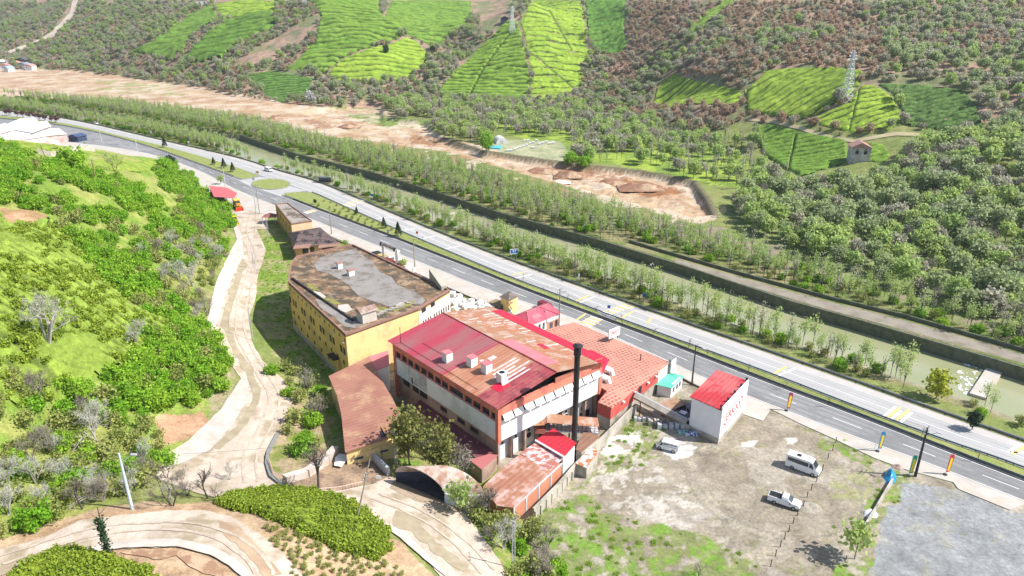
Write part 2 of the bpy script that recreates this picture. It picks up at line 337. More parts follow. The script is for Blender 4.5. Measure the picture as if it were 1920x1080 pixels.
def paint(x, y, z):
    u, v = proj(x, y, z); C = np.empty(x.shape + (3,)); n1 = fbm(x / 12, y / 12, 21); C[:] = np.array(GRASS) * (1 - n1[..., None]) + np.array(DRYG) * n1[..., None]
    wu = (fbm(x / 4, y / 4, 31) - .5) * 2; wv = (fbm(x / 4, y / 4, 37) - .5) * 2
    for poly, a, b, sc, wob in ZONES:
        m = inpoly(u + wu * wob * 2.5, v + wv * wob * 1.6, poly)
        if not m.any(): continue
        k = sstep(.38, .62, fbm(x[m] / sc, y[m] / sc, 41, 5))[:, None]; C[m] = np.array(a) * (1 - k) + np.array(b) * k
    yard = inpoly(u, v, ZONES[-3][0])
    # weeds, mud, pale concrete and tyre dirt in the yard
    n = fbm(x / 5.5, y / 5.5, 51, 5); n2 = fbm(x / 1.6, y / 1.6, 57, 4); uu = u + wu * 22; vv = v + wv * 14
    gp = np.zeros(x.shape, bool)
    for p in GREEN_PATCH: gp |= inpoly(uu, vv, p)
    def lay(m, col, f=1.0):
        C[m] = C[m] * (1 - f) + np.array(col) * f
    lay(yard & (n > .60), (.37,.335,.28), .7); lay(yard & (n < .40), (.27,.235,.18), .6); lay(yard & (n > .485) & (n < .52) & (n2 > .5), (.20,.21,.09), .6)
    lay(yard & gp & (n2 > .40), (.175,.215,.06), .8); lay(yard & gp & (n2 > .58) & (n > .47), (.15,.27,.035), .8)
    lay(inpoly(uu, vv, [(1150,830),(1230,790),(1290,845),(1240,870),(1330,960),(1290,1000),(1150,960),(1100,900)]) & (n2 > .56), (.50,.46,.41), .7)
    lay(inpoly(u + wu * 8, v + wv * 5, [(1148,818),(1203,815),(1190,842),(1150,855),(1130,850)]) & (n2 > .4), (.6,.585,.55), .9)
    lay(inpoly(u + wu * 6, v + wv * 4, [(1255,822),(1310,838),(1300,855),(1268,864),(1245,848)]), (.62,.60,.57), .9)
    lay(inpoly(u + wu * 5, v + wv * 4, [(1472,820),(1490,818),(1494,829),(1478,832)]), (.66,.62,.57), .9)
    lay(inpoly(u + wu * 8, v + wv * 5, [(1390,828),(1420,826),(1410,838),(1390,838)]), (.66,.62,.57), .8)
    lay(inpoly(uu, vv, [(1310,850),(1350,850),(1360,880),(1310,890)]) & (n2 > .42), (.2,.16,.13), .6)
    lay(inpoly(uu, vv, [(1560,900),(1640,880),(1640,930),(1560,940)]) & (n2 > .45), (.30,.31,.13), .6)
    lay(inpoly(uu, vv, [(1330,950),(1370,950),(1400,1030),(1350,1030)]) & (n2 > .45), (.2,.17,.13), .5)
    lay(inpoly(uu, vv, [(1480,1000),(1570,1000),(1560,1050),(1470,1060)]) & (n2 > .45), (.24,.2,.15), .5)
    lot = inpoly(u + wu * 16, v + wv * 10, [(1700,900),(1780,915),(1800,915),(1890,958),(2500,1120),(2500,1400),(1600,1400),(1640,1030),(1655,975)])
    k = sstep(.4, .6, n)[..., None]; C[lot] = (np.array((.225,.237,.24)) * (1 - k) + np.array((.265,.275,.278)) * k)[lot]
    lay(lot & (fbm(x / 3, y / 3, 77) > .66), (.30,.29,.2), .4)
    # tyre arcs
    for (cu, cv), r in [((1455,905), 13.5), ((1460,905), 15.4), ((1310,905), 9.5), ((1310,905), 11.3), ((1395,780), 8.5), ((1395,780), 10.4)]:
        c = P(cu, cv); rr = np.hypot(x - c.x, y - c.y); lay(yard & (abs(rr - r) < .16) & (fbm(x / 9, y / 9, 61) > .5), (.2,.185,.16), .6)
    # wet muddy bits on the bare tracks of earth
    br = inpoly(u, v, ZONES[1][0]); m3 = fbm(x / 10, y / 10, 63); lay(br & (m3 > .6), (.52,.43,.33), .8); lay(br & (m3 < .37), (.33,.20,.12), .7)
    lay(inpoly(u + wu * 9, v + wv * 5, [(1170,335),(1250,350),(1290,362),(1220,370),(1160,352)]), (.25,.115,.05), .9)
    lay(inpoly(u + wu * 9, v + wv * 5, [(770,252),(830,262),(815,276),(770,268)]), (.28,.14,.07), .8)
    lay(inpoly(u + wu * 9, v + wv * 4, [(1020,305),(1180,325),(1170,345),(1040,335)]) & (n2 > .45), (.3,.16,.09), .8)
    lay(inpoly(u + wu * 9, v + wv * 4, [(560,222),(600,226),(640,240),(590,240)]) & (n2 > .4), (.28,.16,.1), .8)
    # steep cut banks stay bare and dark
    return C
# ground sheet in two spacings
def ground(u0, u1, du, Y0, Y1, q):
    uu = np.arange(u0, u1 + du, du); YY = np.exp(np.arange(math.log(Y0), math.log(Y1), q)); A, Yg = np.meshgrid((uu - 960) / FPX / c_, YY); return A * Yg, Yg
X, Y = ground(-520, 2440, 3.4, 48, 3000, .0042); Z = Hf(X, Y); GZ = (X, Y, Z)
rdz = rivd(X, Y); C = paint(X, Y, Z)
bk = (rdz > -.9) & (rdz < .6) & (Y < 900) & inpoly(X, Y, FLAT); C[bk] = (.10,.10,.07)
dd = dline(X, Y, DIRTG[5:13]); C[(dd < 1.6)] = (.17,.15,.09)
bed = (rdz >= .6) & (rdz < RW + 6); k = fbm(X / 6, Y / 6, 91)[..., None]; C[bed] = (np.array((.36,.32,.25)) * k + np.array((.2,.2,.11)) * (1 - k))[bed]
gridmesh('ground', X, Y, Z, C, None, [GM], kind='structure')
del C, dd, bed, bk
# water
m, t, b = newmat('river_water'); b.inputs['Roughness'].default_value = .12; b.inputs['Base Color'].default_value = (.235,.265,.15,1); b.inputs['Specular IOR Level'].default_value = .5
tc = node(t, 'ShaderNodeNewGeometry'); t.links.new(mixc(t, ramp(t, noise(t, .05, tc.outputs['Position']), .4, .65), (.27,.29,.15), (.33,.33,.20)), b.inputs['Base Color'])
bp = node(t, 'ShaderNodeBump', i_Strength=.5, i_Distance=.05); t.links.new(noise(t, 1.2, tc.outputs['Position'], 5, .6, (1, .4, 1)), bp.inputs['Height']); t.links.new(bp.outputs[0], b.inputs['Normal']); WATER = m
A = [Vector((p[0], p[1])) for p in RIV]; near = []
for i, p in enumerate(A):
    d = (A[min(i + 1, len(A) - 1)] - A[max(i - 1, 0)]).normalized(); near.append(p + Vector((d.y, -d.x)) * (RW + 4)); 
mb = MB()
for i in range(len(A) - 1):
    a0, a1 = A[i], A[i + 1]; b0, b1 = near[i], near[i + 1]
    mb.add([(a0.x, a0.y, -3), (a1.x, a1.y, -3), (b1.x, b1.y, -3), (b0.x, b0.y, -3)], [(0, 3, 2, 1)])
mb.go('river_water', WATER, kind='structure')
# ------------------------------------------------------------------ roads, pavements, markings
L1=[(-150,196),(0,208),(127,222),(320,268),(400,286),(462,301),(512,319),(587,339),(637,359),(677,377),(760,412),(877,460),(960,492),(1077,535),(1280,608),(1600,718),(1750,773),(1920,832),(2300,965)]
L2=[(-150,211),(0,216),(105,229),(167,240),(233,257),(320,277),(407,302),(462,320),(489,329),(582,359),(643,387),(702,413),(757,437),(877,488),(960,523),(1060,560),(1127,587),(1210,617),(1280,643),(1447,703),(1600,763),(1767,827),(1867,860),(1920,880),(2300,1015)]
L3=[(-150,217),(0,222),(108,234),(200,253),(267,272),(313,287),(400,319),(442,334),(480,350),(526,366),(587,390),(640,410),(727,442),(810,475),(880,502),(960,535),(1060,573),(1127,598),(1280,655),(1440,718),(1600,777),(1800,856),(1920,902),(2300,1050)]
L4=[(-150,250),(0,258),(150,268),(258,283),(317,298),(380,322),(427,348),(454,361),(520,387),(587,412),(687,453),(780,489),(866,524),(932,550),(1052,588),(1110,612),(1258,680),(1323,710),(1395,740),(1500,780),(1600,818),(1717,860),(1780,884),(1913,937),(2300,1085)]
L5=[(520,400),(587,430),(687,470),(780,513),(860,550),(940,580),(1050,628),(1258,700),(1330,730),(1440,775),(1500,795),(1560,822),(1640,860),(1700,882),(1790,915),(1893,957),(1925,945),(2300,1095)]
A_LIGHT = M('asphalt_light', (.405,.40,.395), (.36,.355,.35), sc=.08, var=.05, bsc=3, rough=.85)
A_DARK = M('asphalt_grey', (.215,.22,.225), (.255,.255,.255), sc=.06, lo=.35, hi=.6, var=.06, bsc=3, stretch=(1,1,1), rough=.85, dirt=(.18,.18,.18), dsc=.11)
CONC = M('pavement_concrete', (.48,.45,.41), (.42,.385,.34), sc=.3, var=.1, rough=.9, dirt=(.45,.40,.33), dsc=.22)
WHITE = M('road_paint_white', (.82,.82,.82), (.72,.72,.71), sc=.6, var=.05)
YEL = M('road_paint_yellow', (.78,.56,.17), (.68,.5,.2), sc=.6, var=.06)
MEDG = M('median_grass', (.20,.25,.06), (.28,.29,.10), sc=.5, var=.2, bsc=2.5)
KERB = M('kerb_stone', (.26,.26,.25), (.2,.2,.2), sc=1)
DRT = M('track_pale_earth', (.56,.47,.39), (.47,.385,.31), sc=.3, lo=.4, hi=.6, var=.16, bsc=1.6, dirt=(.33,.27,.185), dsc=.2, bump=.14, stretch=(1,.4,1))
PCON = M('pale_gutter_concrete', (.54,.48,.43), (.44,.385,.335), sc=.5, var=.06, bsc=2)
WET = M('damp_silt', (.30,.25,.165), (.37,.315,.22), sc=.5, var=.1)
RUST = M('bare_red_soil', (.44,.33,.22), (.36,.25,.165), sc=.3, lo=.44, hi=.58, var=.12, bump=.08)
def subdiv(line, step):
    o = []
    for a, b in zip(line, line[1:]):
        a = Vector(a[:2]); b = Vector(b[:2]); n = max(1, int((b - a).length / step)); o += [a.lerp(b, i / n) for i in range(n)]
    return o + [Vector(line[-1][:2])]
def smooth(line, it=2):
    q = [Vector(p[:2]) for p in line]
    for _ in range(it):
        r = [q[0]]
        for a, b in zip(q, q[1:]): r += [a.lerp(b, .25), a.lerp(b, .75)]
        q = r + [q[-1]]
    return q
def flat(name, poly, mat, z, t=.0, **kw):
    q = [Vector((p[0], p[1], 0)) for p in poly]; mb = MB()
    if t: mb.prism(q, z - t, z); return mb.go(name, mat, **kw)
    tri = tessellate_polygon([q]); f = []
    for a, b, c in tri:
        A, B, C = q[a], q[b], q[c]
        f.append((a, b, c) if (B.x - A.x) * (C.y - A.y) - (B.y - A.y) * (C.x - A.x) > 0 else (a, c, b))
    mb.add([(p.x, p.y, z) for p in q], f); return mb.go(name, mat, **kw)
g1, g2, g3, g4, g5 = [smooth(G(L)) for L in (L1, L2, L3, L4, L5)]
def offs(line, d):                              # shifted to the right-hand (camera) side by d metres
    o = []
    for i, p in enumerate(line):
        q = (line[min(i + 1, len(line) - 1)] - line[max(i - 1, 0)]).normalized(); o.append(p + Vector((q.y, -q.x)) * d)
    return o
flat('highway', g1 + offs(g4, .35)[::-1], A_DARK, .02, kind='structure')
flat('highway_pale_lanes', offs(g1, -.2) + g2[::-1], A_LIGHT, .05, kind='structure')
flat('highway_shoulder', offs(g1, -.2) + offs(g1, 2.1)[::-1], M('shoulder_dusty', (.47,.44,.42), (.42,.39,.37), sc=.2, var=.05), .07, kind='structure')
flat('pavement', offs(g4, .35) + [Vector(p) for p in G([(2300,1095),(1925,945),(1893,957),(1797,918),(1787,905),(1700,882),(1640,860),(1560,822),(1500,795),(1460,775),(1445,768),(1430,790),(1395,778),(1330,735),(1258,702),(1120,660),(1050,628),(940,580),(860,550),(780,513),(687,470),(587,430),(540,412)])], CONC, .14, .3, kind='structure')
flat('pavement_path', G([(1540,812),(1640,862),(1600,850),(1520,818)]), CONC, .15, kind='structure') if 0 else None
# junction apron where the track meets the highway
flat('junction_apron', G([(395,335),(427,348),(454,361),(520,387),(560,402),(545,412),(520,402),(500,405),(505,430),(440,430),(425,395),(440,380),(400,345)]), DRT, .09, kind='structure')
# median: kerbed strip with planting, opening at the junction
def between(pa, pb): return [Vector(p) for p in pa + pb[::-1]]
def seg(line, x0, x1):
    o = [p for p in line if x0 <= proj(p.x, p.y, 0)[0] <= x1]; return o
for nm, x0, x1 in (('median', -200, 489), ('median', 526, 1133), ('median', 1142, 2400)):
    a = seg(g2, x0, x1 - (34 if x1 == 489 else 0)) if x0 != 526 else seg(g2, 575, x1); b = seg(g3, x0 if x0 != 526 else 536, x1 if x1 != 489 else 438)
    if x1 == 489: a.append(P(486, 331).xy); b.append(P(452, 337).xy)
    if x0 == 526: a.insert(0, P(560, 361).xy); b.insert(0, P(528, 367).xy); a.insert(0, P(540, 362).xy)
    if x1 == 1133: a.append(P(1129, 592).xy)
    ko = a + b[::-1]; flat(nm, ko, KERB, .24, .3, kind='structure')
    flat('median_grass', offs(a, .35) + offs(b, -.9)[::-1], MEDG, .29, .1, kind='structure')
# round the teardrop island
isl = [P(492 + 22 + 37 * math.cos(t) * (1 if math.cos(t) > 0 else 1.0) - 6, 346 + 10 * math.sin(t)).xy for t in np.linspace(0, 2 * math.pi, 28, endpoint=False)]
flat('traffic_island', isl, KERB, .24, .3, kind='structure'); cc = sum(isl, Vector((0, 0))) / len(isl)
flat('traffic_island_grass', [cc + (p - cc) * .95 for p in isl], MEDG, .27, .05, kind='structure')
# paving of the opening (pale concrete)
flat('junction_paving', G([(486,332),(452,338),(446,338),(470,350),(528,369),(534,362),(560,360),(575,358),(520,342),(500,333)]), A_LIGHT, .055, kind='structure')
def stripe(mb, line, w, z, dash=None, gap=None):
    pts = [Vector(p) for p in line]; acc = 0
    for a, b in zip(pts, pts[1:]):
        L = (b - a).length; 
        if L < 1e-6: continue
        d = (b - a) / L; n = Vector((d.y, -d.x)) * w / 2; s = 0
        if dash is None: segs = [(0, L)]
        else:
            segs = []; s = 0
            while s < L:
                ph = (acc + s) % (dash + gap)
                if ph < dash: e = min(L, s + dash - ph); segs.append((s, e)); s = e + 1e-4
                else: s += dash + gap - ph
        acc += L
        for s0, s1 in segs:
            p, q = a + d * s0, a + d * s1; mb.add([(*(p + n), z), (*(q + n), z), (*(q - n), z), (*(p - n), z)], [(0, 1, 2, 3)])
mb = MB()
stripe(mb, offs(g1, 2.3), .16, .085); stripe(mb, offs(g2, -.45), .16, .085); stripe(mb, offs(g3, .3), .16, .06); stripe(mb, offs(g4, .0), .16, .06)
midn = [a.lerp(b, .5) for a, b in zip(offs(g3, .3), [min(subdiv(g4, 2), key=lambda q, a=a: (q - a).length) for a in g3])]
stripe(mb, midn, .16, .06, 5.5, 7.5)
midf = [a.lerp(b, .52) for a, b in zip(offs(g2, -.45), [min(subdiv(offs(g1, 2.3), 2), key=lambda q, a=a: (q - a).length) for a in g2])]
stripe(mb, midf, .2, .085)
PATCH = M('asphalt_patch', (.165,.165,.168), (.20,.20,.20), sc=.5, lo=.4, hi=.6, var=.1); mp_ = MB(); rs = random.Random(21)
for i in range(26):
    k = rs.randrange(20, len(g3) - 14); a = g3[k].lerp(min(g4, key=lambda q: (q - g3[k]).length), rs.uniform(.15, .85)); b = g3[k + 1].lerp(min(g4, key=lambda q: (q - g3[k + 1]).length), .5); d = (g3[k + 1] - g3[k]).normalized(); n = Vector((d.y, -d.x)); L = rs.uniform(1, 7); w = rs.uniform(.15, .9)
    mp_.add([(*(a + n * w * math.cos(t) * rs.uniform(.7, 1) + d * L * math.sin(t) * rs.uniform(.7, 1)), .045) for t in np.linspace(0, 6.0, 10)], [tuple(range(10))])
mp_.go('asphalt_patches', PATCH, kind='structure')
TR = M('tyre_darkened_lane', (.185,.188,.19), (.215,.215,.215), sc=.35, lo=.35, hi=.6, var=.08); TR2 = M('tyre_darkened_pale_lane', (.355,.35,.345), (.38,.375,.37), sc=.35, var=.06); mt1 = MB(); mt2 = MB()
for f in (.17, .36, .62, .82):
    l = [a.lerp(b, f) for a, b in zip(g3, [min(subdiv(g4, 2), key=lambda q, a=a: (q - a).length) for a in g3])]; stripe(mt1, l[20:], .55, .038)
    l = [a.lerp(b, f) for a, b in zip(g2, [min(subdiv(offs(g1, 2.3), 2), key=lambda q, a=a: (q - a).length) for a in g2])]; stripe(mt2, l, .6, .068)
mt1.go('tyre_tracks', TR, kind='structure'); mt2.go('tyre_tracks', TR2, kind='structure')
# crossings and rumble bars given by the two ends of each bar in the photo
def bar(mb, p, q, w=.6, z=.095):
    stripe(mb, [P(*p).xy, P(*q).xy], w, z)
my = MB()
for i in range(5):                              # zebra on the near lanes
    t = i / 4; bar(mb, (1085 + t * 30, 608 - t * 13) if 0 else (1087 + 24 * t, 606 - 10 * t), (1106 + 24 * t, 614 - 10 * t), .5, .07) if 0 else None
def zebra(p0, p1, q0, q1, n, z):               # bars along p0->q0 ... p1->q1, white and yellow in turn
    for i in range(n):
        t = i / (n - 1); a = Vector(p0).lerp(Vector(p1), t); b = Vector(q0).lerp(Vector(q1), t); bar(my if i % 2 else mb, a, b, .55, z)
zebra((1086,605), (1107,594), (1110,613), (1130,600), 7, .07)
zebra((1129,584), (1167,571), (1148,590), (1187,577), 8, .095)
zebra((642,386), (668,375), (655,391), (684,380), 7, .095) if 0 else zebra((643,383), (668,373), (658,388), (684,378), 7, .095)
zebra((569,398), (586,393), (578,401), (595,396), 6, .07)
for a, b in (((1064,612),(1098,589)), ((1164,597),(1188,584)), ((1078,566),(1104,554)), ((1447,703),(1475,688)), ((960,516),(986,510)), ((1213,607),(1222,596))): bar(my, a, b, .55, .095)
for a, b in (((1084,569),(1116,556)), ((1455,706),(1490,692)), ((966,522),(997,515)), ((835,467),(862,462)), ((790,448),(815,443)), ((758,432),(778,429)), ((705,410),(736,407))): bar(mb, a, b, .5, .095)
for i, (a, b) in enumerate((((1656,782),(1679,763)), ((1663,785),(1688,764)), ((1671,787),(1690,771)), ((1679,790),(1704,768)), ((1688,793),(1709,774)))): bar(my if i % 2 else mb, a, b, .5, .095)
bar(mb, (1893,848), (1920,850), .5, .095); bar(my, (1898,853), (1925,835), .5, .095); bar(mb, (1888,850), (1912,833), .5, .095)
mb.go('road_markings', WHITE, kind='structure'); my.go('road_markings_yellow', YEL, kind='structure')
# draped surfaces
def drape(name, poly, mat, lift=.1, step=1.2, world=False, **kw):
    B = [p.xy if isinstance(p, Vector) else Vector(p) for p in (poly if world else [T(*p) for p in poly])]
    B = subdiv(B + [B[0]], step)[:-1]; xs = [p.x for p in B]; ys = [p.y for p in B]; pts = list(B); n = len(B)
    gx, gy = np.meshgrid(np.arange(min(xs), max(xs), step), np.arange(min(ys), max(ys), step)); gx = gx.ravel(); gy = gy.ravel()
    gx = gx + rng.uniform(-.1, .1, gx.size) * step; gy = gy + rng.uniform(-.1, .1, gy.size) * step
    bl = [tuple(p) for p in B]; k = inpoly(gx, gy, bl) & (dline(gx, gy, bl + bl[:1]) > step * .4); pts += [Vector((a, b)) for a, b in zip(gx[k], gy[k])]
    r = delaunay_2d_cdt(pts, [(i, (i + 1) % n) for i in range(n)], [], 1, 1e-4)
    vx = np.array([p.x for p in r[0]]); vy = np.array([p.y for p in r[0]]); vz = Hf(vx, vy) + lift
    mb = MB(); mb.add(list(zip(vx, vy, vz)), [tuple(f) for f in r[2]]); o = mb.go(name, mat, smooth=True, **kw); return o
def wob(poly, a):                               # small irregularities on an outline, in photo pixels
    o = []
    for i, p in enumerate(poly):
        q = poly[(i + 1) % len(poly)]; n = max(1, int(math.hypot(q[0] - p[0], q[1] - p[1]) / 12))
        for j in range(n):
            x = p[0] + (q[0] - p[0]) * j / n; y = p[1] + (q[1] - p[1]) * j / n
            o.append((x + random.uniform(-a, a), y + random.uniform(-a, a) * .7))
    return o
drape('dirt_road', wob([(430,408),(445,450),(427,483),(405,530),(390,593),(387,613),(405,627),(430,677),(457,720),(413,770),(393,800),(353,827),(293,867),(290,885),(300,900),(367,925),(430,940),(480,930),(560,926),(640,930),(700,968),(745,1003),(800,1050),(840,1100),(965,1100),(935,1050),(900,1000),(866,955),(800,940),(745,903),(735,893),(700,908),(640,920),(560,917),(527,910),(507,893),(493,860),(520,817),(550,753),(540,720),(493,677),(473,643),(467,593),(480,560),(483,520),(500,470),(480,427),(478,408)], 1.2), DRT, .12, kind='structure')
drape('gutter_apron', wob([(433,412),(445,450),(427,483),(405,530),(390,593),(387,613),(400,622),(413,592),(424,548),(440,512),(457,482),(455,445),(440,414)], .8), PCON, .2, kind='structure')
drape('gutter_apron', wob([(447,718),(413,770),(353,827),(300,868),(310,884),(395,845),(438,795),(468,745),(466,722),(458,704)], 1.2), PCON, .2, kind='structure')
drape('damp_track', wob([(424,480),(446,500),(430,545),(415,610),(425,640),(462,700),(478,740),(450,790),(405,840),(415,845),(462,795),(490,745),(478,705),(440,640),(430,610),(440,560),(462,500),(450,470)], 3.5), WET, .17, kind='structure')
drape('dirt_road', wob([(-40,1050),(0,1030),(73,1013),(150,977),(233,967),(313,958),(383,958),(433,970),(500,1010),(533,1040),(570,1085),(450,1085),(443,1062),(400,1040),(333,1027),(233,1030),(147,1040),(77,1046),(0,1082),(-60,1100)], 1.5), DRT, .12, kind='structure')
drape('gutter_apron', wob([(147,1034),(233,1015),(333,1013),(400,1028),(443,1051),(480,1085),(455,1085),(430,1063),(395,1043),(333,1027),(233,1030),(150,1042)], .8), PCON, .3, kind='structure')
drape('damp_track', wob([(410,975),(440,985),(490,1030),(530,1080),(500,1085),(460,1040),(420,1005)], 4), RUST, .16, kind='structure')
drape('damp_track', wob([(225,1035),(330,1032),(400,1050),(420,1080),(380,1078),(330,1045),(290,1050),(250,1042)], 3), M('dark_soil_stain', (.30,.18,.11), (.48,.33,.22), sc=.5, lo=.45, hi=.55, var=.1), .13, kind='structure')
drape('damp_track', wob([(745,960),(780,965),(800,1000),(850,1040),(880,1060),(870,1075),(820,1040),(770,1000),(735,985)], 4), WET, .16, kind='structure')
drape('damp_track', wob([(745,890),(800,915),(860,950),(840,960),(780,940),(730,915)], 2), M('mud_brown', (.30,.23,.16), (.38,.30,.22), sc=.5), .15, kind='structure')
drape('gutter_apron', wob([(695,968),(720,980),(760,1000),(800,1040),(850,1085),(838,1085),(795,1050),(750,1010),(712,985)], .6), PCON, .26, kind='structure')
RUT = M('wheel_rut', (.40,.33,.255), (.50,.42,.34), sc=.8, lo=.42, hi=.58, var=.15, bump=.05)
for cl in ([(462,405),(455,440),(478,490),(465,530),(448,590),(452,640),(490,700),(522,750),(492,810),(462,855),(470,905)], [(0,1052),(150,1002),(300,985),(400,998),(470,1045),(500,1085)], [(700,932),(790,965),(865,1015),(915,1075)]):
    base = smooth([T(*p).xy for p in cl], 2); base = subdiv(base, 2.0); ph = random.uniform(0, 6)
    for k_ in (-1.1, .9):
        o1, o2 = [], []
        for i, (p, q) in enumerate(zip(offs(base, k_ - .22), offs(base, k_ + .22))): w_ = Vector((.35 * math.sin(i * .35 + ph), .35 * math.cos(i * .27 + ph))); o1.append(p + w_ * .6); o2.append(q + w_ * .6 + Vector((random.uniform(-.12, .12), random.uniform(-.12, .12))))
        drape('wheel_rut', o1 + o2[::-1], RUT, .19, step=1.0, world=True, kind='structure')
# hillside tracks
drape('mountain_track', wob([(10,98),(60,80),(100,60),(130,25),(138,0),(148,0),(140,28),(108,66),(66,88),(16,102)], .8), M('mountain_track_earth', (.56,.48,.38), (.46,.38,.3), sc=.1), .8, step=8, kind='structure')
drape('hill_path', wob([(1403,222),(1450,226),(1500,236),(1545,252),(1600,262),(1680,248),(1750,252),(1840,260),(1840,264),(1750,258),(1680,255),(1600,268),(1540,258),(1495,243),(1450,232),(1403,227)], .5), M('hill_path_earth', (.42,.36,.22), (.36,.33,.17), sc=.2), .3, step=2.5, kind='structure')
drape('towpath', [(1265,485),(1400,524),(1550,565),(1700,602),(1920,665),(2200,750),(2200,770),(1920,682),(1700,620),(1550,580),(1400,537),(1265,493)], M('towpath_earth', (.27,.24,.195), (.20,.175,.135), sc=.25, var=.15), .04, step=3, kind='structure')
# walls of the river
STONE = M('mossy_stone_wall', (.13,.14,.10), (.08,.10,.05), sc=.8, var=.25)
q = [Vector(p) for p in G([(p[0], p[1]) for p in [(450,252),(560,290),(690,322),(797,355),(940,402),(1123,453),(1280,502),(1480,567),(1613,603),(1713,632),(1853,672),(1920,693),(2300,815)]])]
mb = MB()
rq = [Vector(p) for p in RIV[4:]]
for a, b in zip(rq, rq[1:]):
    d = (b - a).normalized(); n = Vector((d.y, -d.x)); mb.prism([a + n * .25, a - n * .45, b - n * .45, b + n * .25], -3.9, .22)
mb.go('river_wall', STONE, label='long dark stone embankment wall along the far side of the river', cat='wall')
TWL = q2 = [Vector(p) for p in G([(1180,455),(1265,480),(1400,519),(1550,560),(1700,597),(1920,660),(2300,775)])]; mb = MB()
for a, b in zip(q2, q2[1:]):
    d = (b - a).normalized(); n = Vector((d.y, -d.x)); mb.prism([a + n * .25, a - n * .25, b - n * .25, b + n * .25], -.3, 1.0)
mb.go('terrace_wall', STONE, label='low dark wall between the towpath and the alder plantation', cat='wall')
# weirs
a, b = P(1868, 688, -2.4), P(1838, 735, -2.4); mb = MB(); d = (b - a).xy.normalized(); n = Vector((d.y, -d.x)) * 1.6; a2 = a.xy - d * 0; b2 = b.xy + d * 2
mb.prism([a2 + n, a2 - n, b2 - n, b2 + n], -3.6, -2.4); mb.go('weir', CONC, label='pale concrete weir sill crossing the green river at the right edge', cat='weir')
mb = MB()
for i in range(60):
    t = random.random(); p = a2.lerp(b2, t) + n * (1.2 + random.random() * 2.6 * (1.4 - t)); r = random.uniform(.1, .5); mb.prism([(p.x + r * math.cos(k), p.y + r * math.sin(k)) for k in (0, 1.3, 2.5, 3.9, 5)], -3.02, -2.94)
mb.go('weir_foam', M('foam', (.85,.87,.86), (.75,.78,.76), sc=2), kind='stuff', label='white foam below the weir sill', cat='foam')
a, b = P(884, 388, -2.7), P(838, 402, -2.7); mb = MB(); d = (b - a).xy.normalized(); n = Vector((d.y, -d.x)) * .4; mb.prism([a.xy + n, a.xy - n, b.xy - n, b.xy + n], -3.5, -2.75)
mb.go('weir', CONC, label='thin pale weir line crossing the river beyond the highway alders', cat='weir')
# ------------------------------------------------------------------ tea fields: bushes in rows along the slope
TM = groundmat('tea_bushes', bump=.25, scales=(.25, 1.1, 4.5), amt=.28)
TEAPOLYS = []
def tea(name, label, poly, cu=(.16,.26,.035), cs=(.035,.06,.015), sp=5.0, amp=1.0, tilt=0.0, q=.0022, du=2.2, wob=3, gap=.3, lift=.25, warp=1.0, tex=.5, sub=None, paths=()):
    TEAPOLYS.append(poly); us = [p[0] for p in poly]; vs = [p[1] for p in poly]
    c = [T(*p) for p in poly]; Ys = [p.y for p in c]
    uc = [960 + p.x / p.y * FPX * c_ for p in c]; X, Y = ground(min(uc) - 12, max(uc) + 12, du, min(Ys) * .985, max(Ys) * 1.02, q); Z = Hf(X, Y); u, v = proj(X, Y, Z)
    wu = (fbm(X / (Y * .02), Y / (Y * .02), 3) - .5) * 2
    w2 = (fbm(X / (Y * .006), Y / (Y * .006), 4) - .5) * 2; keep = inpoly(u + wu * wob * 1.6 + w2 * 4, v + wu * wob + w2 * 3, poly)
    dist = dline(u, v, list(poly) + [poly[0]]); edge = sstep(0, 3.5, dist)
    ph = (Y + X * tilt + (fbm(X / 28, Y / 28, 7) - .5) * 9 * warp + (fbm(X / 6, Y / 6, 8) - .5) * 1.6 * warp) / sp
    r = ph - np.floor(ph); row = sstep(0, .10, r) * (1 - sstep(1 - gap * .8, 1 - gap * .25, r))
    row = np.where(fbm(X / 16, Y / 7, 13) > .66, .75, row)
    big = (fbm(X / 2.2, Y / 2.2, 17) - .5) * tex * 1.4 + (fbm(X / .8, Y / .8, 19) - .5) * tex
    pd = np.ones(X.shape)
    for l in paths: pd = np.minimum(pd, sstep(.5, 2.0, dline(u, v, l)))
    h = (lift + amp * row + big) * edge * pd
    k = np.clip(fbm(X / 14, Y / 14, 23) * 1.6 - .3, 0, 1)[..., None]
    C = np.array(cu) * k + np.array(cu) * np.array([.8, .88, .8]) * (1 - k); kk = (row * pd)[..., None]; C = np.array(cs) * (1 - kk) + C * kk  # row gaps take a darker tone: shade between the bushes painted in
    return gridmesh(name, X, Y, Z + h, C, keep, [TM], label=label, cat='tea field', kind='stuff')
YG = (.27,.38,.045); MG = (.17,.28,.04); DG = (.09,.155,.035)
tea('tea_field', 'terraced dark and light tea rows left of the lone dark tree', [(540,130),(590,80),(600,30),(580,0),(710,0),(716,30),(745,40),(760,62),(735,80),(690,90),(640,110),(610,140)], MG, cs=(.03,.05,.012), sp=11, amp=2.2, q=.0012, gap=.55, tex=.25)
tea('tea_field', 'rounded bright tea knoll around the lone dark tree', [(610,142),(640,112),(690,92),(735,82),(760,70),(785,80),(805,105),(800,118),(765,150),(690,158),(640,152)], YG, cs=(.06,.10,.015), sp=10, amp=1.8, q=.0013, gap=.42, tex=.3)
tea('tea_field', 'smooth green tea slope right of the knoll tree', [(760,66),(720,30),(735,0),(880,0),(885,35),(872,48),(840,70),(830,90),(808,88),(785,76)], MG, sp=9, amp=.7, q=.0022)
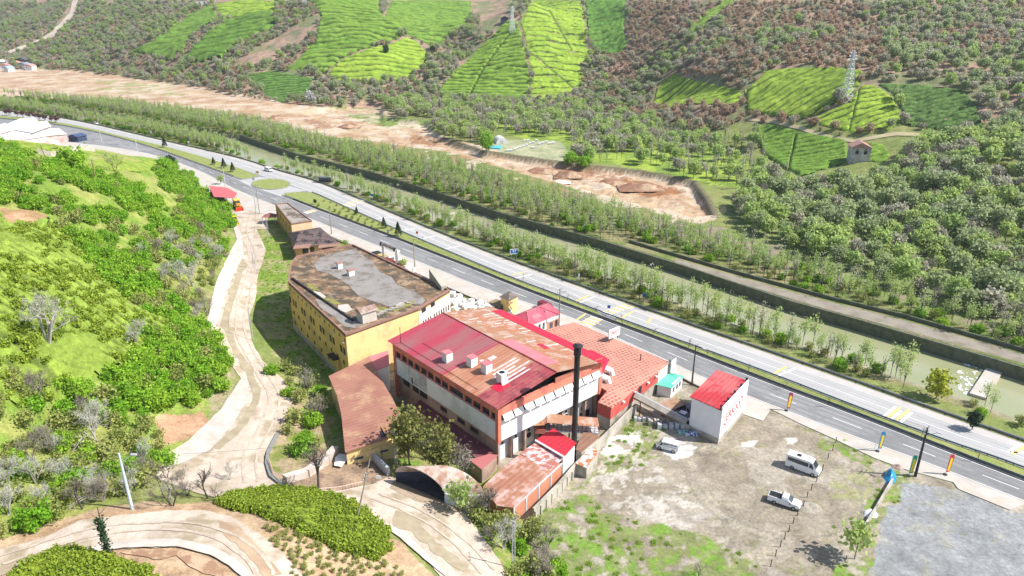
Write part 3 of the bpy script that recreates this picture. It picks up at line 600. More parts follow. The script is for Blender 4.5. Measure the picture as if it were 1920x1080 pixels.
tea('tea_field', 'deep green terraced left face of the triangular tea hill', [(815,178),(860,128),(915,75),(950,40),(968,38),(978,60),(984,95),(992,125),(996,160),(990,188),(900,186),(840,186)], (.19,.30,.04), (.025,.045,.01), sp=8.2, amp=2.6, tilt=.2, q=.0011, gap=.5, tex=.3, paths=[[(880,184),(905,135),(930,100),(968,52)]])
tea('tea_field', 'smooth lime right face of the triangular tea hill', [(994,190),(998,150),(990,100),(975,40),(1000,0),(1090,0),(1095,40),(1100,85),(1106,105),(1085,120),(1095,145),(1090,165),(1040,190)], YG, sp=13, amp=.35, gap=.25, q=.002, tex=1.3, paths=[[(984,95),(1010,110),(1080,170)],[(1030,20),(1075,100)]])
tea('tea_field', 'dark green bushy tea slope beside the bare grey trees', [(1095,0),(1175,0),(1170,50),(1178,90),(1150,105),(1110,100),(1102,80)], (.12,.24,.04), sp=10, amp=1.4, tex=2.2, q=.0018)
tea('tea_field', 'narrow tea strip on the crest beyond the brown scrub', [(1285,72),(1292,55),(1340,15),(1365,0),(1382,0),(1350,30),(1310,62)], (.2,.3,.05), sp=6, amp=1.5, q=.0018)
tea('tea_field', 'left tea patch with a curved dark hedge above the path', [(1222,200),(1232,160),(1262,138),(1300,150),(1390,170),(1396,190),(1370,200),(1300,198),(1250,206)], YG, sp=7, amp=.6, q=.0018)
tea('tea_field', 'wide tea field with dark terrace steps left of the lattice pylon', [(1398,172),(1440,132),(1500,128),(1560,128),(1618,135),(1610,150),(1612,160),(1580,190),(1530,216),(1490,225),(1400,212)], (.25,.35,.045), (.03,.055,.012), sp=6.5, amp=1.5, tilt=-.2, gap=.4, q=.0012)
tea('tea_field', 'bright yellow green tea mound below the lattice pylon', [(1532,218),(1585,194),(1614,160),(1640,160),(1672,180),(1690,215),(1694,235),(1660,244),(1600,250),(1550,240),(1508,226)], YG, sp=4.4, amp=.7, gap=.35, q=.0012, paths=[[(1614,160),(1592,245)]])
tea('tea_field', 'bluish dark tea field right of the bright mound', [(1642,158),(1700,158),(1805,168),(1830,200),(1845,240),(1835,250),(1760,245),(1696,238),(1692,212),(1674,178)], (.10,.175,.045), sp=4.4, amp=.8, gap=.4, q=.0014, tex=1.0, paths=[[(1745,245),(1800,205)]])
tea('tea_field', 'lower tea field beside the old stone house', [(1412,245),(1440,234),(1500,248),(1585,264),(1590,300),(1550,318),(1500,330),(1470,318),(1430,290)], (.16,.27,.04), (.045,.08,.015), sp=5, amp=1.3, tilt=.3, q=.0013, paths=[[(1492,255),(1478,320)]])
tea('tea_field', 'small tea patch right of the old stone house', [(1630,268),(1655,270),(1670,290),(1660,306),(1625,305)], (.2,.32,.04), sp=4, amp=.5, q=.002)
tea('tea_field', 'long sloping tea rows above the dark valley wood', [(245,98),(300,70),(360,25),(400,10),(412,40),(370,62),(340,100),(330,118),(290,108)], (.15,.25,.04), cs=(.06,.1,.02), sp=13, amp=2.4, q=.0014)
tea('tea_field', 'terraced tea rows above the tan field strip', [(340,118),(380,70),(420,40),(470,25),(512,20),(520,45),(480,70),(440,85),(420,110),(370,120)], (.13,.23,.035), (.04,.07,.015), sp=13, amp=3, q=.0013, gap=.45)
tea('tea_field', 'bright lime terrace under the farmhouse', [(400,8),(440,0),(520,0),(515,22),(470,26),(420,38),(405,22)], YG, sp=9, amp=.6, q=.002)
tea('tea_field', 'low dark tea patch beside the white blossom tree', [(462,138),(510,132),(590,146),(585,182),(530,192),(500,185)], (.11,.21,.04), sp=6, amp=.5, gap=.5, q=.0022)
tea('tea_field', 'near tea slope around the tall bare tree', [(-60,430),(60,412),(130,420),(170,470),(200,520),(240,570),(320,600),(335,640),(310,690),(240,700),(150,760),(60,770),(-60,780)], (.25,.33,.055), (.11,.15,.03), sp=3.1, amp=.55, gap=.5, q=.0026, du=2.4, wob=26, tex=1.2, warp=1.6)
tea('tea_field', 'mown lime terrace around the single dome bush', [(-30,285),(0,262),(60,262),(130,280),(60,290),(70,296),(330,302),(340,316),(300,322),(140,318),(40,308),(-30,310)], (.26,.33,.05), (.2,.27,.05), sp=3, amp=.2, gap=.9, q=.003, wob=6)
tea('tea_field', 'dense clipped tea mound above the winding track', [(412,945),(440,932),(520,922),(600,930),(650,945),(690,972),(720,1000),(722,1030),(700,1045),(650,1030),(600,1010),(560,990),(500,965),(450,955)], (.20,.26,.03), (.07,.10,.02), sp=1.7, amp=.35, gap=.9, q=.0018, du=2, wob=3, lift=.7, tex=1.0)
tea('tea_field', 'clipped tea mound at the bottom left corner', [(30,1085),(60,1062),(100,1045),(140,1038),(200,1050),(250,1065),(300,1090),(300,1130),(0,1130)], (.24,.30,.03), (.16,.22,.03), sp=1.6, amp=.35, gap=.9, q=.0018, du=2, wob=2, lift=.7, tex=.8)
# ------------------------------------------------------------------ paints and claddings
CORAL = M('coral_paint', (.68,.23,.155), (.58,.17,.12), sc=.4, var=.05, dirt=(.45,.15,.12), dsc=.2)
WHITEP = M('white_render', (.80,.80,.79), (.74,.74,.73), sc=.3, var=.03, dirt=(.62,.62,.61), dsc=.13)
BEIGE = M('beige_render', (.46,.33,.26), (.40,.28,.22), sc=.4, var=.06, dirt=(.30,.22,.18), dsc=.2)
DARK = M('dark_opening', (.025,.022,.022), (.04,.035,.035), sc=2, rough=.5)
GLASS = M('window_glass', (.05,.065,.08), (.09,.11,.13), sc=1, rough=.12, spec=.6)
RED_R = M('faded_red_sheet', (.40,.055,.085), (.31,.12,.12), sc=.16, lo=.4, hi=.6, stretch=(.25,1.6,1), var=.08, bsc=3, rough=.55, ridge=.9, rdir=R(-90))
REDD_R = M('dull_crimson_sheet', (.33,.065,.075), (.38,.12,.11), sc=.3, var=.1, rough=.5, ridge=.9, rdir=R(-90), dirt=(.22,.05,.06), dsc=.4)
RUSTR = M('rusty_sheet', (.40,.175,.105), (.46,.245,.165), sc=.2, lo=.4, hi=.62, stretch=(.3,1.5,1), var=.1, bsc=3, rough=.75, ridge=.9, rdir=R(-90), dirt=(.33,.12,.06), dsc=.16)
RUSTR2 = M('rusty_orange_sheet', (.36,.155,.085), (.33,.19,.12), sc=.13, lo=.42, hi=.6, var=.1, bsc=4, rough=.75, ridge=.9, rdir=R(-90), dirt=(.42,.30,.24), dsc=.35)
CRIM = M('new_crimson_sheet', (.72,.012,.045), (.66,.015,.05), sc=.3, var=.04, rough=.4, spec=.4, ridge=.9, rdir=R(-90))
PINKR = M('bleached_pink_sheet', (.62,.19,.21), (.56,.16,.18), sc=.3, var=.06, rough=.5, ridge=.9, rdir=R(-90))
SKYL = M('translucent_skylight', (.66,.62,.60), (.50,.42,.38), sc=.9, var=.1, rough=.4)
STEEL = M('galvanised_steel', (.52,.54,.56), (.44,.46,.48), sc=.8, rough=.45, metal=.2)
BLACKM = M('soot_black_steel', (.022,.022,.025), (.04,.038,.036), sc=.5, rough=.45)
DKRED = M('dark_red_steel', (.20,.045,.035), (.14,.035,.03), sc=.7)
WOOD = M('dark_timber', (.06,.045,.035), (.09,.07,.055), sc=1, stretch=(1,1,.2))
CONW = M('rough_concrete_wall', (.46,.43,.37), (.36,.33,.28), sc=.35, var=.1, dirt=(.24,.22,.17), dsc=.3)
CONG = M('grey_concrete_post', (.50,.52,.54), (.42,.44,.46), sc=.7, var=.07)
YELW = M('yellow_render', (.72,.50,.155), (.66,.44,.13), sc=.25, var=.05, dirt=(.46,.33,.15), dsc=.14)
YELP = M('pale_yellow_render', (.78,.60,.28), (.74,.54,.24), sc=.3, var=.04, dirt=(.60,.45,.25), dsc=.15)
ROOFG = M('bitumen_roof', (.27,.25,.232), (.235,.215,.195), sc=.3, lo=.4, hi=.6, var=.12, bsc=1.5, dirt=(.17,.145,.12), dsc=.3)
MOSS = M('mossy_roof', (.19,.115,.065), (.085,.07,.05), sc=.45, lo=.44, hi=.54, var=.3, bsc=2.5, dirt=(.33,.235,.15), dsc=.32, bump=.06)
MOSSG = M('green_roof_moss', (.28,.27,.06), (.14,.12,.06), sc=1, var=.3, bump=.05)
COP = M('coping_brown', (.30,.175,.135), (.24,.14,.11), sc=.7)
BRICKM = M('hollow_brick', (.56,.25,.155), (.50,.21,.13), sc=1.2, var=.12, bsc=5)
TILE = None
def tilemat():
    m, t, b = newmat('profiled_tile_sheet'); b.inputs['Roughness'].default_value = .7
    tc = node(t, 'ShaderNodeTexCoord'); mp = node(t, 'ShaderNodeMapping'); mp.inputs['Rotation'].default_value = (0, 0, R(-41)); t.links.new(tc.outputs['Object'], mp.inputs[0])
    br = node(t, 'ShaderNodeTexBrick', i_Scale=1.0); br.inputs['Color1'].default_value = (.33,.10,.065,1); br.inputs['Color2'].default_value = (.31,.125,.08,1); br.inputs['Mortar'].default_value = (.52,.28,.22,1)
    br.inputs['Brick Width'].default_value = 1.0; br.inputs['Row Height'].default_value = .8; br.inputs['Mortar Size'].default_value = .15; br.offset = .3; br.inputs['Mortar Smooth'].default_value = .5
    t.links.new(mp.outputs[0], br.inputs['Vector']); o = mixc(t, ramp(t, noise(t, .25, tc.outputs['Object'], 6), .42, .65), br.outputs[0], (.50,.24,.17)); 
    o = mixc(t, ramp(t, noise(t, 2.5, tc.outputs['Object'], 6), .62, .75), o, (.33,.12,.07)); t.links.new(o, b.inputs['Base Color'])
    bp = node(t, 'ShaderNodeBump', i_Strength=.8, i_Distance=.06); t.links.new(br.outputs['Fac'], bp.inputs['Height']); t.links.new(bp.outputs[0], b.inputs['Normal']); return m
TILE = tilemat()
def bld(name, label, cat, loc, group=None): return thing(name, label, cat, (loc[0], loc[1], loc[2] if len(loc) > 2 else 0), 0, group)
def textmesh(txt, name, mat, size, parent, mtx, depth=.04, label=None):
    cu = bpy.data.curves.new(name, 'FONT'); cu.body = txt; cu.size = size; cu.extrude = depth; cu.align_x = 'CENTER'; cu.align_y = 'CENTER'; cu.resolution_u = 2
    to = bpy.data.objects.new(name + '_t', cu); COL.objects.link(to); dg = bpy.context.evaluated_depsgraph_get(); me = bpy.data.meshes.new_from_object(to.evaluated_get(dg))
    bpy.data.objects.remove(to); me.name = name; me.transform(mtx); me.materials.clear(); me.materials.append(mat)
    o = bpy.data.objects.new(name, me); link(o, parent, label); 
    if parent: KIDS.setdefault(parent.name, []).append(o)
    return o
# ------------------------------------------------------------------ the red and white tea works
FO = P(934, 767, 12); FO.z = 0; FA = R(41); FW, FD = 25.9, 33.0
fx, fy = Vector((math.cos(FA), math.sin(FA), 0)), Vector((-math.sin(FA), math.cos(FA), 0))
def fl(x, y, z=0): return FO + fx * x + fy * y + Vector((0, 0, z))
fac = thing('factory', 'large red and white factory hall with patched red and rust roof', 'factory', FO, FA)
mb = MB(); mb.box(0, FW, 0, FD, 5.3, 9.3); mb.go('upper_wall', WHITEP, fac)
mb = MB(); mb.box(.5, FW - .3, 1.6, FD - .2, 0, 5.3); mb.go('lower_wall', WHITEP, fac)
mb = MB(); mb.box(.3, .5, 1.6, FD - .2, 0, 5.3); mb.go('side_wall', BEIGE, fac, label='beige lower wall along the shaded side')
mb = MB(); mb.box(.25, FW - .25, .25, FD - .25, 9.3, 10.9); mb.go('window_band', DARK, fac, label='dark ribbon of openings under the red parapet')
mb = MB()
mb.box(-.06, FW + .06, -.06, .3, 10.85, 12.1); mb.box(-.06, .3, .3, FD + .06, 10.75, 12.1); mb.box(FW - .3, FW + .06, .3, FD + .06, 10.85, 12.1); mb.box(.3, FW - .3, FD - .3, FD + .06, 9.3, 12.1)
mb.box(-.12, FW + .12, -.14, -.06, 10.55, 10.85); mb.box(-.14, -.06, -.14, FD, 9.2, 9.42); mb.go('parapet', CORAL, fac)
mb = MB(); mb.box(FW * .52, FW + .1, -.1, .05, 12.1, 13.0); mb.go('gable_infill', M('gable_brick_red', (.36,.13,.09), (.42,.17,.12), sc=.6), fac)
def fcol(x0, x1, y0, y1, z0, z1): mb = MB(); mb.box(x0, x1, y0, y1, z0, z1); mb.go('pillar', CORAL, fac)
fcol(-.16, .55, -.16, .6, 5.1, 12.15); fcol(FW - .55, FW + .16, -.16, .5, 5.1, 12.15); fcol(-.16, .3, FD - .7, FD + .1, 0, 12.15)
for y in [1.9, 4.4, 6.9, 9.4, 14.0, 16.3, 18.6, 20.9, 23.2, 25.5, 27.8, 30.1]: fcol(-.08, .3, y, y + .38, 9.3, 10.9)
for i in range(10):                              # top hung white vents along the sunny front, standing ajar
    x0 = .9 + i * 2.47; a = Vector((x0, -.1, 10.5)); mb = MB()
    mb.slab([(x0, -.08, 10.52), (x0 + 2.15, -.08, 10.52), (x0 + 2.15, -.75, 9.55), (x0, -.75, 9.55)], .06)
    mb.go('vent_panel', WHITEP if i != 4 else M('blue_tinted_panel', (.45,.62,.72), (.5,.66,.75), sc=1), fac)
for i in range(9):
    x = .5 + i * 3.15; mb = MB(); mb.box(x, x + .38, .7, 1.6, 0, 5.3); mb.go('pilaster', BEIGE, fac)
for i, (x, k) in enumerate([(2.2,0),(5.4,0),(8.6,1),(15.2,1),(18.2,1),(20.6,1),(22.9,1)]):
    mb = MB(); mb.box(x - .22, x + .22, 1.5, 1.62, 3.2, 3.65)
    if k: mb.bar((x, 1.5, 2.3), (x, 1.62, 2.3), .55, 16)
    mb.go('extractor_fan', BLACKM, fac)
mb = MB(); mb.box(11.2, 14.0, 1.5, 1.62, .4, 5.0); mb.go('bay_opening', DARK, fac); mb = MB(); mb.box(22.2, 24.8, 1.52, 1.64, 0, 1.4); mb.go('bay_opening', DARK, fac)
for y0, y1, z0, z1 in [(6,8.2,3.7,4.6),(10,12.2,3.7,4.6),(15.5,17.6,3.7,4.6),(22,24.5,3.8,5.0),(25,27,3.8,5.0),(28.2,30.4,3.8,5.0)]:
    mb = MB(); mb.box(.22, .36, y0, y1, z0, z1); mb.go('window', DARK, fac)
mb = MB(); mb.box(-.07, .02, 26.4, 26.8, 5.6, 6.9); mb.go('wall_vent', DARK, fac)
mb = MB(); mb.box(-.03, .02, 21.5, 28, 5.6, 9.0); mb.go('grey_stain', M('stained_render', (.42,.42,.42), (.66,.66,.65), sc=.4, lo=.4, hi=.6, dirt=(.34,.34,.33), dsc=.2), fac)
# roof: two long slopes of sheets, raised above the parapet
EX0, EX1, RXX, EZ, RZ = -.9, FW + .5, 12.9, 12.75, 14.85
def sheet(name, x0, x1, y0, y1, mat, dz=0, t=.09, label=None):
    zf = lambda x: (EZ + (RZ - EZ) * (x - EX0) / (RXX - EX0) if x <= RXX else RZ - (RZ - 12.45) * (x - RXX) / (EX1 - RXX)) + dz
    mb = MB(); mb.slab([(x0, y0, zf(x0)), (x1, y0, zf(x1)), (x1, y1, zf(x1)), (x0, y1, zf(x0))], t); return mb.go(name, mat, fac, label)
sheet('roof_sheet', EX0, RXX, 14.6, FD + .7, RED_R, 0, label='faded red roof sheets on the rear of the left slope')
sheet('roof_sheet', EX0, RXX, 4.8, 14.58, RUSTR, 0, label='rusty brown roof sheets in the middle of the left slope')
sheet('roof_sheet', EX0, RXX, -.9, 4.78, REDD_R, 0, label='dull crimson roof sheets at the front of the left slope')
sheet('roof_sheet', RXX + .02, EX1 - 2.4, -.9, FD + .7, RUSTR2, .02, label='rust orange roof sheets on the right slope')
sheet('roof_sheet', RXX + .3, RXX + 3.6, 2.2, 15.5, PINKR, .08, .05, label='bleached pink roof sheets beside the ridge')
sheet('roof_sheet', EX1 - 2.38, EX1 + .5, -1.2, FD - 2, CRIM, .10, .09, label='bright crimson strip of new sheets along the right eave')
sheet('roof_sheet', EX1 - 2.38, EX1, FD - 1.95, FD + .7, RUSTR2, .02)
sheet('roof_sheet', 19.2, 20.4, 8.6, 11.2, CRIM, .08, .05, label='small bright crimson patch on the right slope')
sheet('roof_sheet', 2.3, 5.0, 2.6, 4.9, CRIM, .06, .05, label='small bright red patch in front of the last roof vent')
for i in range(6):
    y = 3.4 + i * .95; a = 4.0 + (i % 3) * .9; sheet('skylight', a, a + 6.5 - (i % 2), y, y + .42, SKYL, .07, .04)
sheet('skylight', 7.6, 9.2, 11.2, 12.3, SKYL, .07, .04); sheet('skylight', 6.3, 7.0, 12.4, 13.0, SKYL, .07, .04)
rs = random.Random(3)
for i in range(26):
    x = rs.uniform(RXX + 1, EX1 - 4.4); y = rs.uniform(.5, FD - .6); y = y if rs.random() < .45 else rs.uniform(22, FD - .6); L = rs.uniform(.8, 3.4)
    x = rs.uniform(RXX + .8, EX1 - 2.6 - L) if i % 2 else max(x, EX1 - 2.6 - L) - .0; x = min(x, EX1 - 2.6 - L)
    sheet('bleached_streak', x, x + L, y, y + rs.uniform(.12, .34), SKYL, .05, .03)
mb = MB(); mb.bar((RXX, -.9, RZ + .05), (RXX, FD + .7, RZ + .05), .13, 6); mb.go('ridge_cap', REDD_R, fac)
for xx in (.2, 2.9): mb = MB(); mb.bar((xx + .2, 6 if xx < 1 else 20, EZ + (xx + .2 - EX0) * .152 + .1), (xx + .2, 31 if xx < 1 else 27, EZ + (xx + .2 - EX0) * .152 + .1), .04, 4); mb.go('roof_cable', BLACKM, fac)
for i in range(7):
    x = 1.2 + i * 1.75; mb = MB(); mb.bar((x, .1, 12.1), (x, .1, EZ + (x - EX0) * .152 - .05), .06, 4); mb.go('roof_strut', BLACKM, fac)
mb = MB(); mb.box(.3, FW - .3, 1.2, FD - .3, 11.2, 12.5); mb.go('roof_space', DARK, fac)  # solid dark box painted as the shade under the raised roof
for i, (x, y, rb) in enumerate([(2.6, 18.0, 0), (4.6, 13.0, 0), (5.0, 9.2, 0), (4.8, 4.6, 1)]):
    z = EZ + (x - EX0) * .152; mb = MB(); mb.box(x - .75, x + .75, y - .75, y + .75, z - .3, z + 1.75); v = mb.go('roof_vent', WHITEP if not rb else M('half_rusted_white', (.76,.74,.71), (.24,.10,.07), sc=.5, lo=.5, hi=.52), fac, 'white box vent with a round black outlet and a rusty side' if rb else None)
    mb = MB(); mb.box(x - .82, x + .82, y - .82, y + .82, z + 1.75, z + 1.83); mb.go('vent_cap', PINKR if not rb else WHITEP, v)
    if rb: mb = MB(); mb.cyl(x, y, z + 1.84, z + 1.95, .5, 14); mb.go('vent_outlet', BLACKM, v)
mb = MB(); mb.cyl(.3, 30.6, 12.6, 16.4, .07, 6); mb.go('roof_mast', DKRED, fac)
# bright lean-to beyond the right corner, on posts
can = bld('lean_to_canopy', 'bright crimson lean-to roof on thin posts at the factory corner', 'canopy', fl(27, 6)); q = [fl(26.0, -.2, 9.2), fl(33.6, 4.6, 8.2), fl(33.6, 9.6, 8.4), fl(26.4, 10.5, 9.8)]
mb = MB(); mb.slab(q, .1); mb.go('canopy_sheet', CRIM, can, off=can.location)
for x, y in ((27, .6), (33.2, 4.8), (33.2, 9.2), (30, 3)): mb = MB(); p = fl(x, y); mb.bar((p.x, p.y, 5.2), (p.x, p.y, 8.5), .08); mb.go('post', STEEL, can, off=can.location)
mb = MB(); mb.bar(fl(33.2, 4.8, 8.1), fl(30, 3, 5.4), .05); mb.bar(fl(33.2, 4.8, 5.6), fl(36.5, 2.0, 5.5), .09); mb.go('brace', STEEL, can, off=can.location)
for k, (x, y) in enumerate(((28.2, 1.4), (31.2, 3.2))):
    d = bld('vent_duct', ('white bent duct on the tiled roof nearest the black chimney', 'white bent duct on the tiled roof under the crimson canopy')[k], 'duct', fl(x, y, 5.6), 'white bent ducts on the tiled roof'); mb = MB()
    mb.bar(fl(x - .9, y + .8, 8.0), fl(x + .5, y - .6, 7.0), .62, 10); mb.bar(fl(x + .5, y - .6, 7.3), fl(x + .9, y - 1.0, 5.4), .62, 10); mb.go('duct_elbow', WHITEP, d, off=d.location)
    mb = MB(); mb.bar(fl(x - 1.3, y + 1.2, 8.3), fl(x - .9, y + .8, 8.0), .8, 10); mb.go('duct_mouth', DKRED, d, off=d.location)
# ------------------------------------------------------------------ chimney
c = P(1075, 865, 0); ch = bld('chimney', 'tall black steel chimney with a rain cap beside the red shed roof', 'chimney', c)
mb = MB(); mb.cyl(0, 0, 0, 22.3, .5, 20); mb.go('flue', BLACKM, ch, smooth=False)
for z in (4, 7.6, 11.2, 14.8, 18.4): mb = MB(); mb.cyl(0, 0, z, z + .2, .56, 20); mb.go('flange', BLACKM, ch)
mb = MB(); mb.cyl(0, 0, 21.3, 22.4, .64, 20, .64); mb.go('collar', BLACKM, ch)
mb = MB(); mb.cyl(0, 0, 22.95, 23.1, .88, 20); mb.cyl(0, 0, 23.1, 23.4, .88, 20, .2); [mb.bar((.6 * math.cos(a), .6 * math.sin(a), 22.3), (.6 * math.cos(a), .6 * math.sin(a), 23.0), .04) for a in (0, 1.57, 3.14, 4.71)]; mb.go('rain_cap', BLACKM, ch)
# ------------------------------------------------------------------ tiled hall to the right
tl = [P(1077,604,6.6), P(1256,679,5.5), P(1147,765,5.3), P(1121,754,5.6), fl(26.3, -1.5, 6.2), fl(26.3, 27, 7.0)]
hall = bld('tiled_hall', 'low hall with a wide orange red tiled sheet roof by the highway', 'hall', tl[2].xy); O = hall.location
mb = MB(); mb.slab(tl, .22); mb.go('roof', TILE, hall, off=O)
cen = sum((p.xy for p in tl), Vector((0, 0))) / 6; inn = [p.xy + (cen - p.xy).normalized() * .45 for p in tl]
mb = MB(); mb.prism([(p.x, p.y, tl[i].z - .24) for i, p in enumerate(inn)], -2.6, 0); mb.go('red_wall', M('brick_red_paint', (.52,.10,.085), (.46,.085,.07), sc=.5, var=.05), hall, off=O)
cx = [p + (cen - p).normalized() * .06 for p in inn]
mb = MB(); mb.prism([tuple(p) for p in cx], -.3, 2.9); mb.go('base_wall', CONW, hall, off=O)
a, b = inn[2], inn[1]
mb = MB(); mb.wrect(a, b, 18.5, 26.4, 1.5, 5.0, .04); mb.go('white_panel', WHITEP, hall, off=O); mb = MB(); mb.wrect(a, b, 19.5, 25, 3.9, 4.6, .07); mb.go('sign_lettering_board', M('faint_red_lettering', (.8,.74,.74), (.62,.24,.24), sc=3, lo=.52, hi=.55), hall, off=O)
for s in (4.0, 8.6, 13.6, 17.0): mb = MB(); mb.wrect(a, b, s, s + .5, 4.3, 4.6, .45); mb.go('wall_lamp', WHITEP, hall, off=O)
mb = MB(); mb.wrect(a, b, 10.3, 11.6, 3.2, 4.9, .03); mb.go('hatch', DARK, hall, off=O)
p = tl[1]; mb = MB(); mb.cyl(p.x + .1, p.y + .1, .2, 6.2, .28, 10); mb.go('drainpipe', M('grey_green_pipe', (.22,.25,.24), (.3,.32,.3), sc=1), hall, off=O)
p = P(1201,676,5.8); mb = MB(); mb.cyl(p.x, p.y, 5.6, 7.3, .12, 8); mb.go('roof_flue', DKRED, hall, off=O)
a, b = P(1141,636,7), P(1164,626,7); sg = bld('roof_sign', 'white rooftop billboard with a red oval logo facing the highway', 'sign', a); O = sg.location; a.z = b.z = 7
n = (b - a).xy.normalized(); w = 3.6; nn = Vector((n.y, -n.x)); A0, B0 = a.xy, a.xy + n * w
mb = MB(); mb.wrect(A0, B0, 0, w, 7.0, 9.1, .12, .12); mb.go('board', WHITEP, sg, off=O)
mb = MB(); [mb.bar((*(A0 + n * s), 6.2), (*(A0 + n * s), 7.1), .08) for s in (.3, w - .5)]; mb.go('post', BLACKM, sg, off=O)
RLOG = M('logo_red', (.60,.06,.07), (.66,.16,.16), sc=2)
def oval_logo(parent, A, n, nn, cxs, cz, hw, hh, wd, out, txt, tsize, cz_t=None):
    pts = []
    for i in range(40):
        t = 2 * math.pi * i / 40; ct, st = math.cos(t), math.sin(t); px = (hw - hh) * (1 if ct > 0 else -1) * (1 if abs(ct) > .02 else 0) + hh * ct; pts.append((px, hh * st))
    mb = MB()
    for (x0, z0), (x1, z1) in zip(pts, pts[1:] + pts[:1]):
        k0 = 1 - wd / hh; q = []
        for x, z in ((x0, z0), (x1, z1), (x1 * (1 - wd / hw), z1 * k0), (x0 * (1 - wd / hw), z0 * k0)):
            P2 = A + n * (cxs + x) + nn * out; q.append((P2.x, P2.y, cz + z))
        mb.add(q, [(0, 1, 2, 3)])
    mb.go('logo_ring', RLOG, parent, off=parent.location)
    mt = Matrix(((n.x, 0, nn.x, 0), (n.y, 0, nn.y, 0), (0, 1, 0, 0), (0, 0, 0, 1))); c0 = A + n * cxs + nn * out
    textmesh(txt, 'lettering', RLOG, tsize, parent, Matrix.Translation(Vector((c0.x, c0.y, cz)) - parent.location) @ mt, .02)
oval_logo(sg, A0, n, nn, w / 2, 8.15, 1.35, .5, .12, .15, 'ERKAY', .62)
# ------------------------------------------------------------------ gate house with hipped red roof
e = [P(956,594,3.6), P(992,611,3.6), P(1052,587,3.6), P(1020,569,3.6)]; r0, r1 = P(988,585,5.2), P(1023,570,5.2)
r0 = (e[0] + e[1]) / 2 + (e[3] - e[0]).normalized() * 2.6 + Vector((0, 0, 1.7)); r1 = (e[2] + e[3]) / 2 - (e[3] - e[0]).normalized() * 1.4 + Vector((0, 0, 1.7))
gh = bld('gate_house', 'small white gate house under a hipped pinkish red metal roof', 'gate house', e[1].xy); O = gh.location
PK = M('satin_red_sheet', (.55,.085,.125), (.60,.13,.16), sc=.4, var=.04, rough=.35, spec=.5)
mb = MB(); mb.add([*e, r0, r1], [(0, 1, 4), (1, 2, 5, 4), (2, 3, 5), (3, 0, 4, 5), (3, 2, 1, 0)]); rf = mb.go('roof', PK, gh, off=O)
mb = MB(); [mb.bar(p, q, .09) for p, q in ((e[1], r0), (e[0], r0), (r0, r1), (e[2], r1))]; mb.go('ridge_cap', PINKR, rf, off=O)
mb = MB(); nn_ = (e[2] - e[1]); u0 = e[1].lerp(e[2], .2).lerp(r0, .25); mb.slab([e[1].lerp(e[2], .22) * .7 + r0.lerp(r1, .1) * .3 + Vector((0, 0, .06)), e[1].lerp(e[2], .5) * .7 + r0.lerp(r1, .4) * .3 + Vector((0, 0, .06)), e[1].lerp(e[2], .4) * .4 + r0.lerp(r1, .4) * .6 + Vector((0, 0, .06)), e[1].lerp(e[2], .2) * .4 + r0.lerp(r1, .1) * .6 + Vector((0, 0, .06))], .03); mb.go('faded_patch', PINKR, rf, off=O)
ce = sum((p.xy for p in e), Vector((0, 0))) / 4; ew = [p.xy + (ce - p.xy).normalized() * .6 for p in e]
mb = MB(); mb.prism([tuple(p) for p in ew], -.3, 3.58); mb.go('wall', WHITEP, gh, off=O); L = (ew[2] - ew[1]).length
mb = MB(); mb.wrect(ew[1], ew[2], L * .58, L - .02, 0, 2.3, .04); mb.go('brick_facing', BRICKM, gh, off=O)
for s in (.12, .3, .44): mb = MB(); mb.wrect(ew[1], ew[2], L * s, L * s + .7, 1.0, 2.7, .04); w_ = mb.go('window', GLASS, gh, off=O)
for s in (.68, .86): mb = MB(); mb.wrect(ew[1], ew[2], L * s, L * s + 1.1, .4, 1.9, .08); w_ = mb.go('window', GLASS, gh, off=O)
mb = MB(); mb.wrect(ew[1], ew[2], L * .58, L * .93, 2.35, 3.2, .2); mb.go('sign_board', M('pale_blue_board', (.68,.78,.86), (.3,.36,.5), sc=3, lo=.56, hi=.6), gh, off=O)
# ------------------------------------------------------------------ ruined little yellow tower
tw = bld('ruined_tower', 'small ruined yellow tower with a broken dark roof by the pavement', 'tower', P(941, 587).xy); O = tw.location
f = [P(939,586).xy, P(954,592).xy, P(971,584).xy]; f.append(f[0] + f[2] - f[1])
mb = MB(); mb.prism([tuple(p) for p in f], -.3, 4.6); mb.go('wall', YELP, tw, off=O)
ct = sum(f, Vector((0, 0))) / 4; g = [p + (p - ct).normalized() * .5 for p in f]
mb = MB(); mb.add([(p.x, p.y, 4.5) for p in g] + [(ct.x, ct.y, 5.9)], [(0, 1, 4), (1, 2, 4), (2, 3, 4), (3, 0, 4), (3, 2, 1, 0)]); mb.go('roof', M('broken_dark_roof', (.12,.10,.09), (.20,.16,.14), sc=1, var=.3), tw, off=O)
mb = MB()
for i in range(26): p = f[1].lerp(f[2], random.uniform(0, .35)) ; z = random.uniform(.4, 4.6); mb.bar((p.x, p.y, z), (p.x + random.uniform(-.9, .5), p.y - random.uniform(.1, .8), z + random.uniform(-.5, .5)), .06)
mb.go('exposed_brickwork', M('exposed_brick', (.24,.10,.07), (.1,.06,.05), sc=2), tw, off=O)
an = [P(918,583).xy, P(938,590).xy]; dd_ = (f[3] - f[0]); an += [an[1] + dd_ * .8, an[0] + dd_ * .8]
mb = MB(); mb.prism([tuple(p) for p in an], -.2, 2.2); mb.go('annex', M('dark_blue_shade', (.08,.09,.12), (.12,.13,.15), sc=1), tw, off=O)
mb = MB(); mb.prism([tuple(p) for p in [an[0] + (an[0] - an[1]) * .1, an[1], an[2], an[3] + (an[0] - an[1]) * .1]], 2.3, 2.5); mb.go('annex_roof', M('mossy_annex_roof', (.2,.17,.11), (.3,.24,.12), sc=1), tw, off=O)
